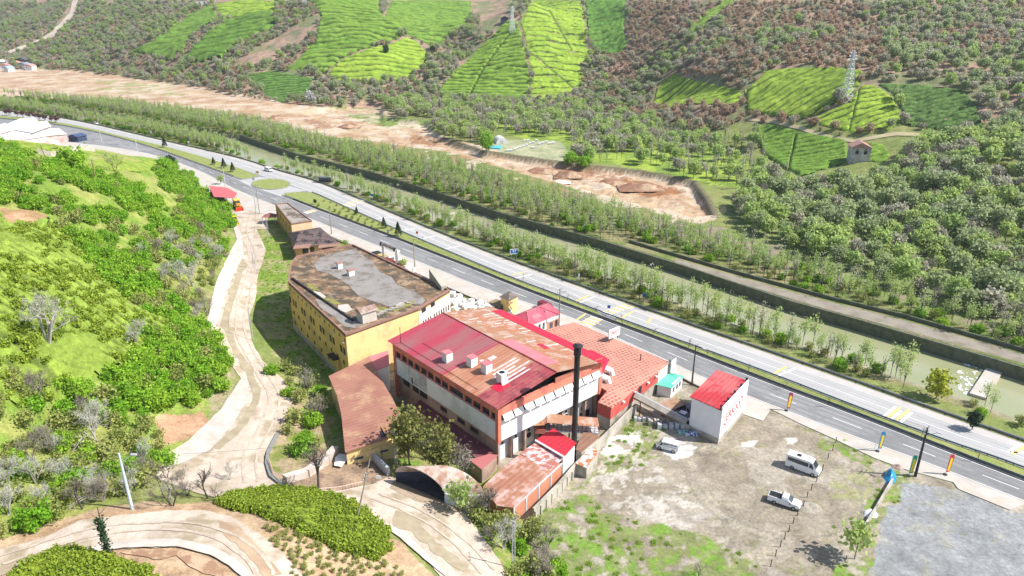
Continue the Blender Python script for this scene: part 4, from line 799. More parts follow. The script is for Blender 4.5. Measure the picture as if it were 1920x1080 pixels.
mb = MB(); p = P(957, 592).xy; mb.box(p.x - .6, p.x + .5, p.y - .5, p.y + .4, 0, 1.2); mb.cyl(p.x, p.y, 1.2, 1.9, .3); mb.go('electrical_cabinet', STEEL, tw, off=O)
# ------------------------------------------------------------------ big yellow block with the flat mossy roof
yo = [P(*p, 12.6).xy for p in [(648,627),(785,578),(843,543),(662,458),(600,470),(556,480),(545,492),(541,510),(540,528)]]
yb = bld('yellow_block', 'long yellow four storey block with a flat mossy grey roof', 'building', yo[0]); O = yb.location
wl = yo[:1] + yo[1:2] + [P(785,578,12.6).xy] + yo[2:] if 0 else yo
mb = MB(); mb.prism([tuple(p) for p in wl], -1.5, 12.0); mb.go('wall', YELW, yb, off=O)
a, b = yo[0], yo[1]; mb = MB(); mb.wrect(a, b, 0, (b - a).length - .02, 0, 11.9, .05); mb.go('end_wall', YELP, yb, off=O, label='pale yellow sunlit end wall')  # paler than the block's other walls: sunlight put into the yellow
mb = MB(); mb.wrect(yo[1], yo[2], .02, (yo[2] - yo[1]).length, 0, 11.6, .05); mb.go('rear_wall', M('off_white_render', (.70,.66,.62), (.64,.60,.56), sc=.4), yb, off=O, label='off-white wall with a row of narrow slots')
for i in range(11): s = 1.2 + i * .98 + (.5 if i > 3 else 0); mb = MB(); mb.wrect(yo[1], yo[2], s, s + .42, 7.6, 9.0, .08); mb.go('window', DARK, yb, off=O)
mb = MB(); mb.wrect(yo[1], yo[2], 1.0, 2.6, 11.0, 12.0, .1); mb.wrect(yo[1], yo[2], 4.6, 6.2, 11.0, 12.0, .1); mb.go('broken_opening', DARK, yb, off=O)
mb = MB(); mb.prism([tuple(p) for p in wl], 12.02, 12.25); mb.go('roof', MOSS, yb, off=O)
mb = MB(); mb.ring([tuple(p) for p in wl], 11.8, 12.7, .35); mb.go('parapet', COP, yb, off=O)
def zr(name, px, mat, z, label=None, j=.8): mb = MB(); mb.prism([tuple(P(u, v, z).xy) for u, v in wob(px, j)], z - .05 - 0, z); return mb.go(name, mat, yb, label, off=O)
zr('roof_felt', [(588,495),(600,483),(622,476),(665,466),(678,476),(700,492),(712,510),(735,520),(745,535),(775,545),(798,562),(790,572),(760,568),(730,575),(700,565),(672,555),(655,535),(640,525),(615,512),(596,508)], ROOFG, 12.31, 'bare grey felt in the middle of the roof')
zr('roof_felt', [(590,560),(610,565),(640,585),(655,600),(690,605),(665,615),(645,612),(620,590),(600,575)], ROOFG, 12.31)
zr('debris_patch', [(588,545),(600,548),(612,556),(606,560),(592,552)], PCON, 12.34); zr('debris_patch', [(634,572),(652,570),(660,580),(648,586),(634,580)], PCON, 12.34); zr('moss_patch', [(572,530),(590,535),(600,545),(585,545)], MOSSG, 12.33); zr('moss_patch', [(606,556),(628,562),(640,570),(625,570),(610,565)], MOSSG, 12.33); zr('moss_patch', [(700,572),(730,578),(760,568),(780,562),(770,572),(740,584),(705,584)], MOSSG, 12.33)
p0, p1 = P(548,523,12.3).xy, P(662,602,12.3).xy; mb = MB(); d = (p1 - p0).normalized(); n = Vector((d.y, -d.x)) * .18; mb.prism([tuple(x) for x in (p0 + n, p1 + n, p1 - n, p0 - n)], 12.2, 12.7); mb.go('roof_beam', BLACKM, yb, off=O)
mb = MB()
for i in range(60): t = random.random(); p = P(705 + 60 * t + random.uniform(-3, 3), 592 - 24 * t + random.uniform(-2, 2), 12.4).xy; r = random.uniform(.15, .45); mb.box(p.x - r, p.x + r, p.y - r * .6, p.y + r * .6, 12.3, 12.3 + r)
mb.go('roof_rubble', CONW, yb, off=O)
def rbox(name, u, v, w, d, h, mat, roofm, lab=None):
    p = P(u, v, 12.3).xy; an = FA; c1 = Vector((math.cos(an), math.sin(an))); c2 = Vector((-c1.y, c1.x)); q = [p + c1 * sx * w / 2 + c2 * sy * d / 2 for sx, sy in ((-1,-1),(1,-1),(1,1),(-1,1))]
    mb = MB(); mb.prism([tuple(x) for x in q], 12.2, 12.3 + h); o = mb.go(name, mat, yb, lab, off=O); e = [p + (x - p) * 1.25 for x in q]; m0, m1 = (e[0] + e[3]) / 2, (e[1] + e[2]) / 2; z0 = 12.3 + h
    mb = MB(); mb.add([(x.x, x.y, z0) for x in e] + [(m0.x, m0.y, z0 + w * .25), (m1.x, m1.y, z0 + w * .25)], [(0, 1, 5, 4), (2, 3, 4, 5), (1, 2, 5), (3, 0, 4), (3, 2, 1, 0)]); mb.go('chimney_roof', roofm, o, off=O)
rbox('chimney_stack', 637, 503, 1.3, 1.1, 1.5, WHITEP, COP); rbox('chimney_stack', 658, 516, 1.5, 1.2, 1.4, WHITEP, COP); rbox('roof_hut', 688, 600, 3.4, 2.6, 2.4, M('pale_concrete', (.58,.55,.49), (.5,.46,.4), sc=.6), M('patched_roof_sheet', (.35,.3,.27), (.25,.14,.11), sc=1), 'broken concrete hut near the end wall')
# stair head lean-to at the far right of the roof
q = [P(805,522,12.5), P(828,543,12.5), P(838,540,12.5), P(815,519,12.5)]; mb = MB(); b4 = [p.xy for p in q]; mb.add([(p.x, p.y, 12.3) for p in b4] + [(b4[0].x, b4[0].y, 15.0), (b4[1].x, b4[1].y, 13.2), (b4[2].x, b4[2].y, 13.2), (b4[3].x, b4[3].y, 15.0)], [(0,1,5,4),(1,2,6,5),(2,3,7,6),(3,0,4,7),(4,5,6,7)]); mb.go('stair_head', M('grey_beige', (.42,.39,.32), (.36,.33,.27), sc=.6), yb, off=O)
# windows on the shaded curved side
a, b = yo[8], yo[0]; L = (b - a).length
for i in range(13): s = .9 + i * (L - 2) / 12; mb = MB(); mb.wrect(a, b, s, s + .55, 10.7, 11.3, .04); mb.go('window', DARK, yb, off=O); mb = MB(); mb.wrect(a, b, s + .6, s + .75, 10.6, 10.72, .7); mb.go('water_spout', STEEL, yb, off=O) if i % 2 == 0 else None
for i in range(6):
    for k in (0, 1.7): s = 2.0 + i * (L - 4) / 5.3 + k; mb = MB(); mb.wrect(a, b, s, s + 1.05, 7.2, 8.8, .05); w_ = mb.go('window', DARK, yb, off=O); mb = MB(); mb.wrect(a, b, s - .08, s + 1.13, 7.02, 7.2, .12); mb.go('sill', YELP, w_, off=O)
for i in range(10): s = 1.5 + i * (L - 3) / 9.4; mb = MB(); mb.wrect(a, b, s, s + .8, 4.6, 5.5, .05); mb.go('window', DARK, yb, off=O)
for i in range(8): s = 1.5 + i * (L - 3) / 7.4; mb = MB(); mb.wrect(a, b, s, s + .7, 1.8, 2.7, .05); mb.go('window', DARK, yb, off=O)
a2, b2 = yo[7], yo[8]; L2_ = (b2 - a2).length
for s in (1, 4, 6.5): mb = MB(); mb.wrect(a2, b2, s, s + 1, 7.2, 8.8, .05); mb.go('window', DARK, yb, off=O)
mb = MB(); mb.wrect(a, b, L * .76, L * .86, 4.7, 4.85, 1.5); mb.go('porch_roof', DARK, yb, off=O); mb = MB(); mb.wrect(a, b, L * .8, L * .87, 0, 4.6, .6); mb.go('porch', YELW, yb, off=O)
mb = MB(); mb.wrect(a, b, 0, L, -1.5, 1.0, .25); mb.go('plinth', CONW, yb, off=O)
# ------------------------------------------------------------------ sheds and walls around the works
def poly3(px, z): return [P(u, v, z if not isinstance(z, (list, tuple)) else z[i]) for i, (u, v) in enumerate(px)]
def shed(name, label, cat, px, z, roofm, wallm, zb=-.3, inset=.3, thick=.12, rl='roof', wl='wall', group=None):
    q = poly3(px, z); o = bld(name, label, cat, q[0].xy, group); O = o.location; mb = MB(); mb.slab(q, thick); mb.go('roof', roofm, o, off=O)
    ce = sum((p.xy for p in q), Vector((0, 0))) / len(q); w = [(*(p.xy + (ce - p.xy).normalized() * inset), p.z - thick - .02) for p in q]
    if wallm:
        mb = MB(); vs = [(x, y, zb) for x, y, zz in w] + list(w); n = len(w); mb.prism([(x, y, 0) for x, y, zz in w], zb, min(zz for _, _, zz in w)); mb.go('wall', wallm, o, off=O)
    return o, q, [Vector(x[:2]) for x in w]
RB = M('brown_red_sheet', (.33,.16,.115), (.29,.13,.095), sc=.25, var=.08, bsc=3, rough=.7, ridge=.9, rdir=R(60), dirt=(.40,.24,.15), dsc=.2)
RB2 = M('rust_brown_sheet', (.33,.15,.095), (.40,.22,.15), sc=.35, var=.1, rough=.75, ridge=.9, rdir=R(40), dirt=(.52,.34,.31), dsc=.35)
ax, q, w = shed('brown_roof_annex', 'long pale yellow annex under a sloping brown red sheet roof', 'annex', [(616,705),(692,668),(705,694),(735,745),(756,787),(722,805),(726,822),(647,848),(640,777),(632,742)], [6.6,7,6.6,6,5.6,5.5,5.3,5.2,5.7,6.0], RB, YELP, zb=.2, inset=.6)
O = ax.location; mb = MB(); mb.slab(poly3([(735,790),(757,786),(759,803),(722,814),(714,800)], 5.75), .1); mb.go('roof_flap', RUSTR2, ax, off=O)
mb = MB(); mb.slab(poly3([(712,808),(722,806),(725,816),(716,819)], 5.5), .05); mb.go('roof_hole', DARK, ax, off=O)
f = [P(652,848,4.6).xy, P(755,822,4.6).xy]; mb = MB(); mb.prism([tuple(p) for p in (f[0], f[1], f[1] + Vector((1.5,5)), f[0] + Vector((1.5,6)))], 0, 3.9); mb.go('lower_block', YELP, ax, off=O)
mb = MB(); mb.wrect(f[0], f[1], 1.0, 2.6, 2.6, 3.1, .05); mb.go('window', GLASS, ax, off=O); mb = MB(); mb.wrect(f[0], f[1], 5.6, 7.0, 2.8, 3.2, .05); mb.go('window', GLASS, ax, off=O)
mb = MB(); [mb.bar((*f[0].lerp(f[1], a), z0), (*f[0].lerp(f[1], b), z1), .05) for a, b, z0, z1 in ((.6,.6,3.9,1.6),(.6,.45,1.6,1.3),(.45,.3,1.3,.6))]; mb.go('pipe', BLACKM, ax, off=O)
shed('link_shed', 'small pink roofed link shed between the yellow block and the factory', 'shed', [(692,668),(728,657),(730,684),(706,694)], [6.9,7,6,6], PINKR, WHITEP, inset=.2)
lw, q, w = shed('low_shed', 'narrow low shed with a dark maroon roof against the shaded factory wall', 'shed', [(790,745),(925,842),(921,856),(905,868),(776,762)], 2.6, M('maroon_sheet', (.20,.06,.07), (.16,.05,.06), sc=.4, var=.08), BEIGE)
shed('corner_shed', 'small shed with a faded maroon roof at the near left factory corner', 'shed', [(880,862),(917,851),(934,853),(903,880)], 3.1, M('faded_maroon', (.42,.14,.14), (.34,.13,.12), sc=.5, var=.1), BEIGE, inset=.25)
bh, q, w = shed('brick_shed', 'orange hollow brick shed with a patchy rust brown roof', 'shed', [(1007,827),(1058,857),(962,952),(932,948),(905,912),(940,878)], [4.6,4.2,3.4,3.3,3.6,4.0], RB2, BRICKM, inset=.25)
O = bh.location; L = (w[1] - w[2]).length
for i in range(5): s = L * i / 4 - (.3 if i else 0); mb = MB(); mb.wrect(w[2], w[1], max(0, s), max(0, s) + .4, 0, 3.1, .08); mb.go('pillar', CONG, bh, off=O)
mb = MB(); mb.wrect(w[2], w[1], 0, L, 3.0, 3.3, .1); mb.go('ring_beam', CONG, bh, off=O)
sk = poly3([(1007,827),(1058,857),(1030,884),(975,850)], [4.68,4.28,3.95,4.42]); mb = MB(); mb.slab(sk, .04); mb.go('patched_sheet', M('patched_pink_sheet', (.36,.14,.11), (.62,.46,.46), sc=.8, lo=.5, hi=.56, var=.1, stretch=(1,1.6,1)), bh, off=O)
rs_, q, w = shed('red_roof_shed', 'shed with a bright crimson roof at the foot of the chimney', 'shed', [(1004,826),(1022,812),(1038,803),(1081,830),(1057,857)], [4.9,5.3,5.7,5.4,4.7], M('crimson_shed_sheet', (.50,.025,.045), (.44,.03,.05), sc=.4, ridge=.9, rdir=R(50)), WHITEP, inset=.3)
mb = MB(); mb.bar(q[0] + Vector((0,0,.06)), q[4] + Vector((0,0,.06)), .22, 4); mb.go('white_flashing', WHITEP, rs_, off=rs_.location)
shed('brown_shed', 'plain brown roofed shed right of the black chimney', 'shed', [(1079,842),(1095,807),(1126,818),(1090,848)], [3.2,3.6,3.4,3.1], M('brown_sheet', (.25,.135,.09), (.22,.12,.085), sc=.4, ridge=.9, rdir=R(40)), CONW)
sh, q, w = shed('wall_hutch', 'small lean-to hutch with a patched white and rust roof on the outer wall', 'shed', [(1079,869),(1100,877),(1123,846),(1106,838)], 2.5, M('patched_white_rust', (.62,.58,.54), (.40,.15,.07), sc=.9, lo=.48, hi=.53), CONW)
# gallery (covered conveyor) across the front of the factory
gl = bld('conveyor_gallery', 'open rusty conveyor gallery with a corrugated roof behind the chimney', 'conveyor', P(1010,800,4).xy); O = gl.location
ga, gb = P(1014,790,5.2), P(1122,795,4.6); d = (gb - ga).xy.normalized(); n = Vector((d.y, -d.x))
def gp(t, s, z): p = ga.lerp(gb, t); return Vector((p.x + n.x * s, p.y + n.y * s, p.z + z))
mb = MB(); mb.slab([gp(0,-1.3,.3), gp(.12,-1.3,.8), gp(.12,1.3,.6), gp(0,1.3,.1)], .08); mb.slab([gp(.1,-1.3,.9), gp(1,-1.3,.5), gp(1,1.3,.2), gp(.1,1.3,.6)], .08); mb.go('roof', RUSTR2, gl, off=O)
mb = MB(); mb.slab([gp(0,-1.1,-1.3), gp(1,-1.1,-1.3), gp(1,1.1,-1.3), gp(0,1.1,-1.3)], .2); mb.go('floor', CONG, gl, off=O)
for s in (-1.05, 1.05): mb = MB(); [mb.bar(gp(i / 14, s, -1.3), gp(i / 14, s, .5), .05) for i in range(15)]; [mb.bar(gp(0, s, z), gp(1, s, z), .06) for z in (-.9, -.4)]; mb.go('railing', DKRED, gl, off=O)
mb = MB(); mb.slab([gp(-.12,-1.6,.2), gp(.06,-1.6,.5), gp(.06,1.6,.3), gp(-.12,1.6,0)], .08); mb.go('end_roof', RUSTR2, gl, off=O)
mb = MB(); mb.slab([gp(-.1,-1.2,-1.0), gp(.08,-1.2,-1.0), gp(.08,1.2,-1.0), gp(-.1,1.2,-1.0)], .9); mb.go('platform', CORAL, gl, off=O)
for t in (.02, .5, .97): mb = MB(); p = gp(t, 0, -1.4); mb.bar((p.x, p.y, 0), (p.x, p.y, p.z), .14); mb.go('support_post', DKRED, gl, off=O)
# long concrete boundary wall
bw = bld('boundary_wall', 'long weathered concrete wall between the works and the gravel yard', 'wall', P(1079,890).xy); O = bw.location
wp = [P(u, v, 2.3).xy for u, v in [(1000,953),(1045,908),(1079,869),(1136,812),(1192,757)]]; mb = MB()
for a, b in zip(wp, wp[1:]): d = (b - a).normalized(); n = Vector((d.y, -d.x)) * .18; mb.prism([tuple(x) for x in (a + n, a - n, b - n, b + n)], -.4, 2.3)
mb.go('wall_face', CONW, bw, off=O)
for i in range(9): t = i / 8; p = wp[0].lerp(wp[2], t); d = (wp[2] - wp[0]).normalized(); n = Vector((d.y, -d.x)); mb = MB(); mb.prism([tuple(x) for x in (p + n * .45, p + n * .18, p + d * .35 + n * .18, p + d * .35 + n * .45)], -.3, 1.8); mb.go('buttress', CONW, bw, off=O)
def cwall(label, px, h, t=.25, mat=None, z0=None, name='wall', cat='wall', lift=0):
    pts = [T(*p) if z0 is None else P(p[0], p[1], z0) for p in px]; o = MB()
    for a, b in zip(pts, pts[1:]):
        d = (b - a).xy.normalized(); n = Vector((d.y, -d.x)) * t / 2; q = [a.xy + n, a.xy - n, b.xy - n, b.xy + n]; zz = [a.z, a.z, b.z, b.z]
        k = len(o.v); o.add([(p.x, p.y, z - .4) for p, z in zip(q, zz)] + [(p.x, p.y, z + h + lift) for p, z in zip(q, zz)], [(0, 1, 2, 3), (7, 6, 5, 4), (0, 4, 5, 1), (1, 5, 6, 2), (2, 6, 7, 3), (3, 7, 4, 0)])
    return o.go(name, mat or CONW, label=label, cat=cat)
cwall('low grey wall between the conveyor chute and the box shaped store', [(1187,762),(1240,792),(1292,808)], 1.2, name='yard_wall')
cwall('thin straight wall edging the grey gravel lot', [(1608,1012),(1640,960),(1672,905)], .9, .3, name='lot_wall')
cwall('broad pale concrete ramp wall beside the lone roadside tree', [(535,905),(575,893),(612,868),(630,848)], 1.3, 1.3, PCON, name='ramp_wall')
cwall('leaning concrete retaining wall below the yellow annex', [(688,852),(705,868),(729,892)], 1.6, .5, CONG, name='retaining_wall')
cwall('short white wall beside the arched shelter under the trees', [(835,944),(862,953),(880,962)], 2.0, .25, WHITEP, name='white_wall')
drape('white_heap', wob([(628,862),(636,854),(652,856),(650,868),(640,880),(628,876)], 1.5), WHITEP, .5, step=.6, label='pile of white plaster dumped beside the annex', cat='heap', kind='stuff')
# arched shelter
ar = bld('arched_shelter', 'barrel vaulted open shelter with a rusty pale roof beside the track', 'shelter', T(788,924)); O = ar.location
z0 = hz(O.x, O.y) - .2; a, b = P(743,906,z0), P(835,944,z0); dp = P(843,930,z0) - P(793,924,z0); dp = Vector((6.2, .3, 0))
def arc(t, back, r=0):
    p = a.lerp(b, (1 - math.cos(math.pi * t)) / 2); return p + Vector((0, 0, 2.2 - .7 * t + (2.5 + r) * math.sin(math.pi * t))) + dp * back
mb = MB(); N = 22
for i in range(N):
    t0, t1 = i / N, (i + 1) / N; q = [arc(t0, 0), arc(t1, 0), arc(t1, 1), arc(t0, 1)]; q2 = [arc(t0, 0, .15), arc(t1, 0, .15), arc(t1, 1, .15), arc(t0, 1, .15)]
    mb.add(q + q2, [(0, 1, 2, 3), (7, 6, 5, 4), (0, 4, 5, 1), (2, 6, 7, 3)])
mb.go('vault', M('rusty_pale_sheet', (.52,.44,.38), (.36,.2,.14), sc=.5, lo=.42, hi=.6, var=.12, dirt=(.6,.56,.5), dsc=.4), ar, off=O)
mb = MB(); [mb.prism([tuple(x.xy) for x in (p, p + dp, p + dp + Vector((.12,.12,0)), p + Vector((.12,.12,0)))], z0, z0 + h) for p, h in ((b - Vector((.1,.1,0)), 1.5),)]; mb.go('side_wall', WHITEP, ar, off=O)
INS = M('inside_shade_blue', (.045,.055,.08), (.08,.08,.09), sc=1); mb = MB(); p = a; mb.prism([tuple(x.xy) for x in (p, p + dp, p + dp + Vector((.12,.12,0)), p + Vector((.12,.12,0)))], z0, z0 + 2.2); mb.go('inner_wall', INS, ar, off=O)  # shelter interior painted dark navy, its shade put into the colour
mb = MB(); mb.prism([tuple(x.xy) for x in (a + Vector((.3,0,0)), b + Vector((.1,.2,0)), b + dp, a + dp)], z0 - .3, z0 + .32); mb.go('floor', INS, ar, off=O)  # dark slab added so the ground inside looks shaded
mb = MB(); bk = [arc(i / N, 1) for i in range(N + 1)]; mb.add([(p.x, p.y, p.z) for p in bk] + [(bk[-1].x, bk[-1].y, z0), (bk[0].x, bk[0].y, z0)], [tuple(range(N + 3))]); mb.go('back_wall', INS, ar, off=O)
mb = MB(); [mb.bar((*a.lerp(b, i / 22).xy, z0), (*a.lerp(b, i / 22).xy, z0 + 1.1), .03) for i in range(23)]; mb.bar((a.x, a.y, z0 + 1.1), (b.x, b.y, z0 + 1.1), .04); mb.go('railing', BLACKM, ar, off=O)
# roadside pink-white railing
def railing(name, label, px, h=1.0, step=.8, mat=WHITEP, off=.05):
    pts = subdiv([T(*p).xy for p in px], step); o = thing(name, label, 'railing', T(*px[0])); O = o.location; Z_ = [hz(p.x, p.y) for p in pts]
    for f in (1, .15): mb = MB(); [mb.bar((*p, z + h * f), (*q, z2 + h * f), .05, 4) for p, q, z, z2 in zip(pts, pts[1:], Z_, Z_[1:])]; mb.go('rail', mat, o, off=O)
    mb = MB(); [mb.bar((*p, z - .2), (*p, z + h), .035, 4) for p, z in zip(pts, Z_)]; g = mb.go('bars', mat, o, off=O); g['kind'] = 'stuff'; return o
railing('road_railing', 'pinkish white railing curving round the pit below the track', [(505,868),(512,890),(530,910),(560,922),(600,926),(640,922),(683,912)], 1.0, .45, M('pinkish_rail', (.66,.48,.44), (.6,.42,.38), sc=1))
cwall('dark kerb wall outlining the track bend', [(521,815),(503,850),(500,870),(508,895),(530,912)], .5, .5, KERB, name='kerb_wall')
# ------------------------------------------------------------------ box store with the logo
N0, R0, L0 = P(1346,832,0).xy, P(1394,776,0).xy, P(1291,806,0).xy; B0_ = R0 + L0 - N0
bx = bld('box_store', 'tall white clad box store with a crimson roof and a big red oval logo', 'store', N0); O = bx.location; RB0 = M('white_ribbed_cladding', (.78,.79,.80), (.72,.74,.75), sc=.5, var=.02, ridge=.8, rdir=R(-30))
mb = MB(); mb.prism([tuple(p) for p in (N0, R0, B0_, L0)], 1.1, 7.0); mb.go('cladding', RB0, bx, off=O)
mb = MB(); ce = (R0 + L0) / 2; mb.prism([tuple(p + (p - ce).normalized() * .08) for p in (N0, R0, B0_, L0)], -.3, 1.08); mb.go('plinth', CONW, bx, off=O)
rp = [(*(N0 + (N0 - R0).normalized() * .1), 7.0), (*(R0), 7.3), (*(B0_ + (L0 - N0).normalized() * .5), 7.0), (*(L0 + (L0 - N0).normalized() * .5), 6.9)]
mb = MB(); mb.slab([(x, y, z + .25) for x, y, z in rp], .12); mb.go('roof', M('crimson_store_roof', (.44,.035,.045), (.38,.04,.045), sc=.3, lo=.45, hi=.6, var=.08, ridge=.9, rdir=R(40), dirt=(.50,.12,.12), dsc=.08), bx, off=O)
n = (R0 - N0).normalized(); nn = Vector((n.y, -n.x)); W0 = (R0 - N0).length; m1 = N0
mb = MB(); mb.wrect(N0, R0, -.02, W0 + .02, 1.1, 7.75, .12, .1); mb.go('sign_wall', M('sign_white', (.84,.86,.87), (.80,.82,.83), sc=.6, var=.02), bx, 'big white sign wall with a red oval logo', off=O)
for i in range(5): s = W0 * i / 4; p = N0 + n * (s - (.15 if i == 4 else -.15)) - nn * .25; mb = MB(); mb.box(p.x - .18, p.x + .18, p.y - .18, p.y + .18, 7.3, 8.15); mb.go('floodlight', BLACKM, bx, off=O)
oval_logo(bx, N0, n, nn, W0 * .47, 4.3, W0 * .37, 1.55, .26, .16, 'ERKAY', 2.5)
# green roofed cabin
N1, L1_, R1_ = P(1257,746).xy, P(1231,740).xy, P(1278,727).xy; q = [N1, R1_, R1_ + L1_ - N1, L1_]; cb = bld('site_cabin', 'white prefab cabin with a sea green roof beside the tiled hall', 'cabin', N1); O = cb.location
mb = MB(); mb.prism([tuple(p) for p in q], 0, 2.5); mb.go('wall', WHITEP, cb, off=O); ce = sum(q, Vector((0, 0))) / 4
mb = MB(); mb.slab([(*(p + (p - ce).normalized() * .35), 2.75 - (.25 if i in (0, 3) else 0)) for i, p in enumerate(q)], .1); mb.go('roof', M('sea_green_sheet', (.10,.58,.38), (.14,.52,.36), sc=.6, var=.05, ridge=.6, rdir=R(0)), cb, off=O)
for s in (.15, .45, .7): mb = MB(); L = (R1_ - N1).length; mb.wrect(N1, R1_, L * s, L * s + .8, .9, 2.0, .04); mb.go('window', GLASS, cb, off=O)
mb = MB(); mb.slab([(*N1.lerp(R1_, .2).lerp(L1_, .02), 2.56), (*R1_.lerp(N1, .1), 2.72), (*(R1_.lerp(N1, .1) + (L1_ - N1) * .2), 2.78), (*(N1.lerp(R1_, .2) + (L1_ - N1) * .2), 2.66)], .03); mb.go('grey_panel', STEEL, cb, off=O)
pf, q, w = shed('platform_roof', 'low tan brown canopy with rust rings between cabin and chute', 'canopy', [(1227,761),(1266,745),(1288,756),(1252,773)], 2.4, M('tan_rusty_sheet', (.36,.23,.15), (.30,.19,.12), sc=.5, var=.08, dirt=(.26,.11,.05), dsc=.5), None)
for p in q: mb = MB(); mb.bar((p.x, p.y, 0), (p.x, p.y, 2.3), .07); mb.go('post', STEEL, pf, off=pf.location)
cv = bld('chute', 'long grey conveyor chute slanting from the red hall to the yard wall', 'chute', P(1192,745,4).xy); O = cv.location; a, b = P(1190,742,4.2), P(1287,793,1.2)
mb = MB(); mb.bar(a, b, .75, 4); mb.go('trough', M('grey_brown_sheet', (.36,.32,.28), (.28,.25,.22), sc=1, stretch=(1,.3,1)), cv, off=O); mb = MB(); mb.bar(a + Vector((.2,.4,.6)), b + Vector((.2,.4,.6)), .2, 4); mb.go('cover_strip', STEEL, cv, off=O)
mb = MB(); p = a.lerp(b, .12); mb.bar((p.x, p.y, 0), p, .12); p = a.lerp(b, .55); mb.bar((p.x, p.y, 0), p, .12); mb.go('support_post', DKRED, cv, off=O)
for k, (u, v, m_, lb) in enumerate([(1207,789,STEEL,'rusted grey machine frame dumped against the low yard wall'), (1228,796,CONW,'pale battered tank dumped beside the grey machine frame'), (1258,803,CONG,'row of grey slabs leaning on the yard wall'), (1282,813,M('teal_sack', (.25,.5,.42), (.3,.55,.5), sc=2),'teal sack beside the corner of the box store'), (1296,815,M('blue_crate', (.06,.16,.5), (.75,.75,.8), sc=2, lo=.5, hi=.52),'blue and white crate beside the box store plinth')]):
    p = P(u, v).xy; mb = MB(); ww = (1.6, 1.1, 2.2, .9, 1.0)[k]
    for j in range(5): x = p.x - ww + ww * 2 * j / 4; mb.box(x - ww * .2, x + ww * .16, p.y - .5 + .1 * (j % 2), p.y + .4, 0, (.9, 1.2, 1.1, .6, .6)[k] * (1 - .25 * (j % 3 == 1)))
    mb.box(p.x - ww, p.x + ww, p.y - .1, p.y + .1, .2, .4); mb.go(('machine_frame', 'old_tank', 'leaning_slabs', 'sack', 'crate')[k], m_, label=lb, cat=('frame', 'tank', 'slabs', 'sack', 'crate')[k])
# ------------------------------------------------------------------ yellow buildings at the back
bq = [P(*p, 6.6).xy for p in [(546,420),(585,414),(540,381),(516,383)]]; bk = bld('rear_yellow_building', 'tall narrow yellow building with a flat grey roof near the junction', 'building', bq[0]); O = bk.location
mb = MB(); mb.prism([tuple(p) for p in bq], -.5, 6.3); mb.go('wall', M('ochre_render', (.60,.37,.13), (.54,.33,.12), sc=.3, var=.05, dirt=(.38,.26,.14), dsc=.3), bk, off=O); mb = MB(); mb.ring([tuple(p) for p in bq], 6.1, 6.8, .3); mb.go('parapet', COP, bk, off=O)
mb = MB(); mb.prism([tuple(p) for p in bq], 6.32, 6.5); mb.go('roof', M('grey_mossy_roof', (.34,.30,.26), (.30,.27,.235), sc=.4, var=.1, dirt=(.13,.10,.08), dsc=.14), bk, off=O)
L = (bq[1] - bq[0]).length; mb = MB(); mb.wrect(bq[0], bq[1], 0, L, 0, 6.2, .04); mb.go('end_wall', M('peach_render', (.76,.55,.34), (.7,.48,.28), sc=.4), bk, off=O)
a, b = bq[3], bq[0]; L = (b - a).length
for i in range(5): mb = MB(); s = 2 + i * (L - 4) / 4.5; mb.wrect(a, b, s, s + 1.2, 3.4, 4.8, .04); mb.go('window', DARK, bk, off=O)
rq_ = [P(*p, 4.2) for p in [(551,464),(636,456),(600,426),(541,436)]]; ru = bld('ruined_house', 'ruined low house with a holed dark hipped roof behind the yellow block', 'house', rq_[0].xy); O = ru.location; ce = sum(rq_, Vector((0, 0, 0))) / 4
h0 = rq_[0].lerp(rq_[3], .5).lerp(ce, .45) + Vector((0, 0, 2.3)); h1 = rq_[1].lerp(rq_[2], .5).lerp(ce, .45) + Vector((0, 0, 2.3))
mb = MB(); mb.add([*rq_, h0, h1], [(0, 1, 5, 4), (1, 2, 5), (2, 3, 4, 5), (3, 0, 4), (3, 2, 1, 0)]); mb.go('roof', M('holed_dark_roof', (.135,.095,.09), (.10,.075,.075), sc=.6, var=.2, dirt=(.02,.02,.02), dsc=.55, ridge=.8, rdir=R(-40)), ru, off=O)
w = [p.xy + (ce - p).xy.normalized() * .8 for p in rq_]; mb = MB(); mb.prism([tuple(p) for p in w], -.3, 4.1); mb.go('wall', M('orange_render', (.58,.36,.17), (.50,.25,.14), sc=.5, var=.1), ru, off=O); L = (w[1] - w[0]).length
for s, e in ((.16, .3), (.34, .44), (.62, .9)): mb = MB(); mb.wrect(w[0], w[1], L * s, L * e, 1.5, 3.6, .05); mb.go('opening', DARK, ru, off=O)
mb = MB(); mb.slab([rq_[0] + Vector((0, -1, -.1)), rq_[0].lerp(rq_[1], .35) + Vector((0, -1.2, -.2)), rq_[0].lerp(rq_[1], .38) + Vector((0, .6, .5)), rq_[0] + Vector((0, .6, .5))], .1); mb.go('porch_roof', COP, ru, off=O)
mb = MB(); mb.slab([rq_[0].lerp(rq_[1], .55) + Vector((0, -1.3, -.6)), rq_[1] + Vector((0, -1.3, -.4)), rq_[1] + Vector((0, .3, .1)), rq_[0].lerp(rq_[1], .55) + Vector((0, .3, .1))], .1); mb.go('porch_roof', COP, ru, off=O)
kz = bld('gazebo', 'small maroon roofed gazebo beside the rear yellow building', 'gazebo', P(508,418).xy); O = kz.location; c = O
mb = MB(); g = [(c.x - 2.6, c.y - 2), (c.x + 2.6, c.y - 2), (c.x + 2.6, c.y + 2), (c.x - 2.6, c.y + 2)]; mb.add([(x, y, 2.6) for x, y in g] + [(c.x, c.y, 3.9)], [(0, 1, 4), (1, 2, 4), (2, 3, 4), (3, 0, 4), (3, 2, 1, 0)]); mb.go('roof', M('dusty_maroon', (.34,.13,.13), (.28,.1,.1), sc=.6), kz, off=O)
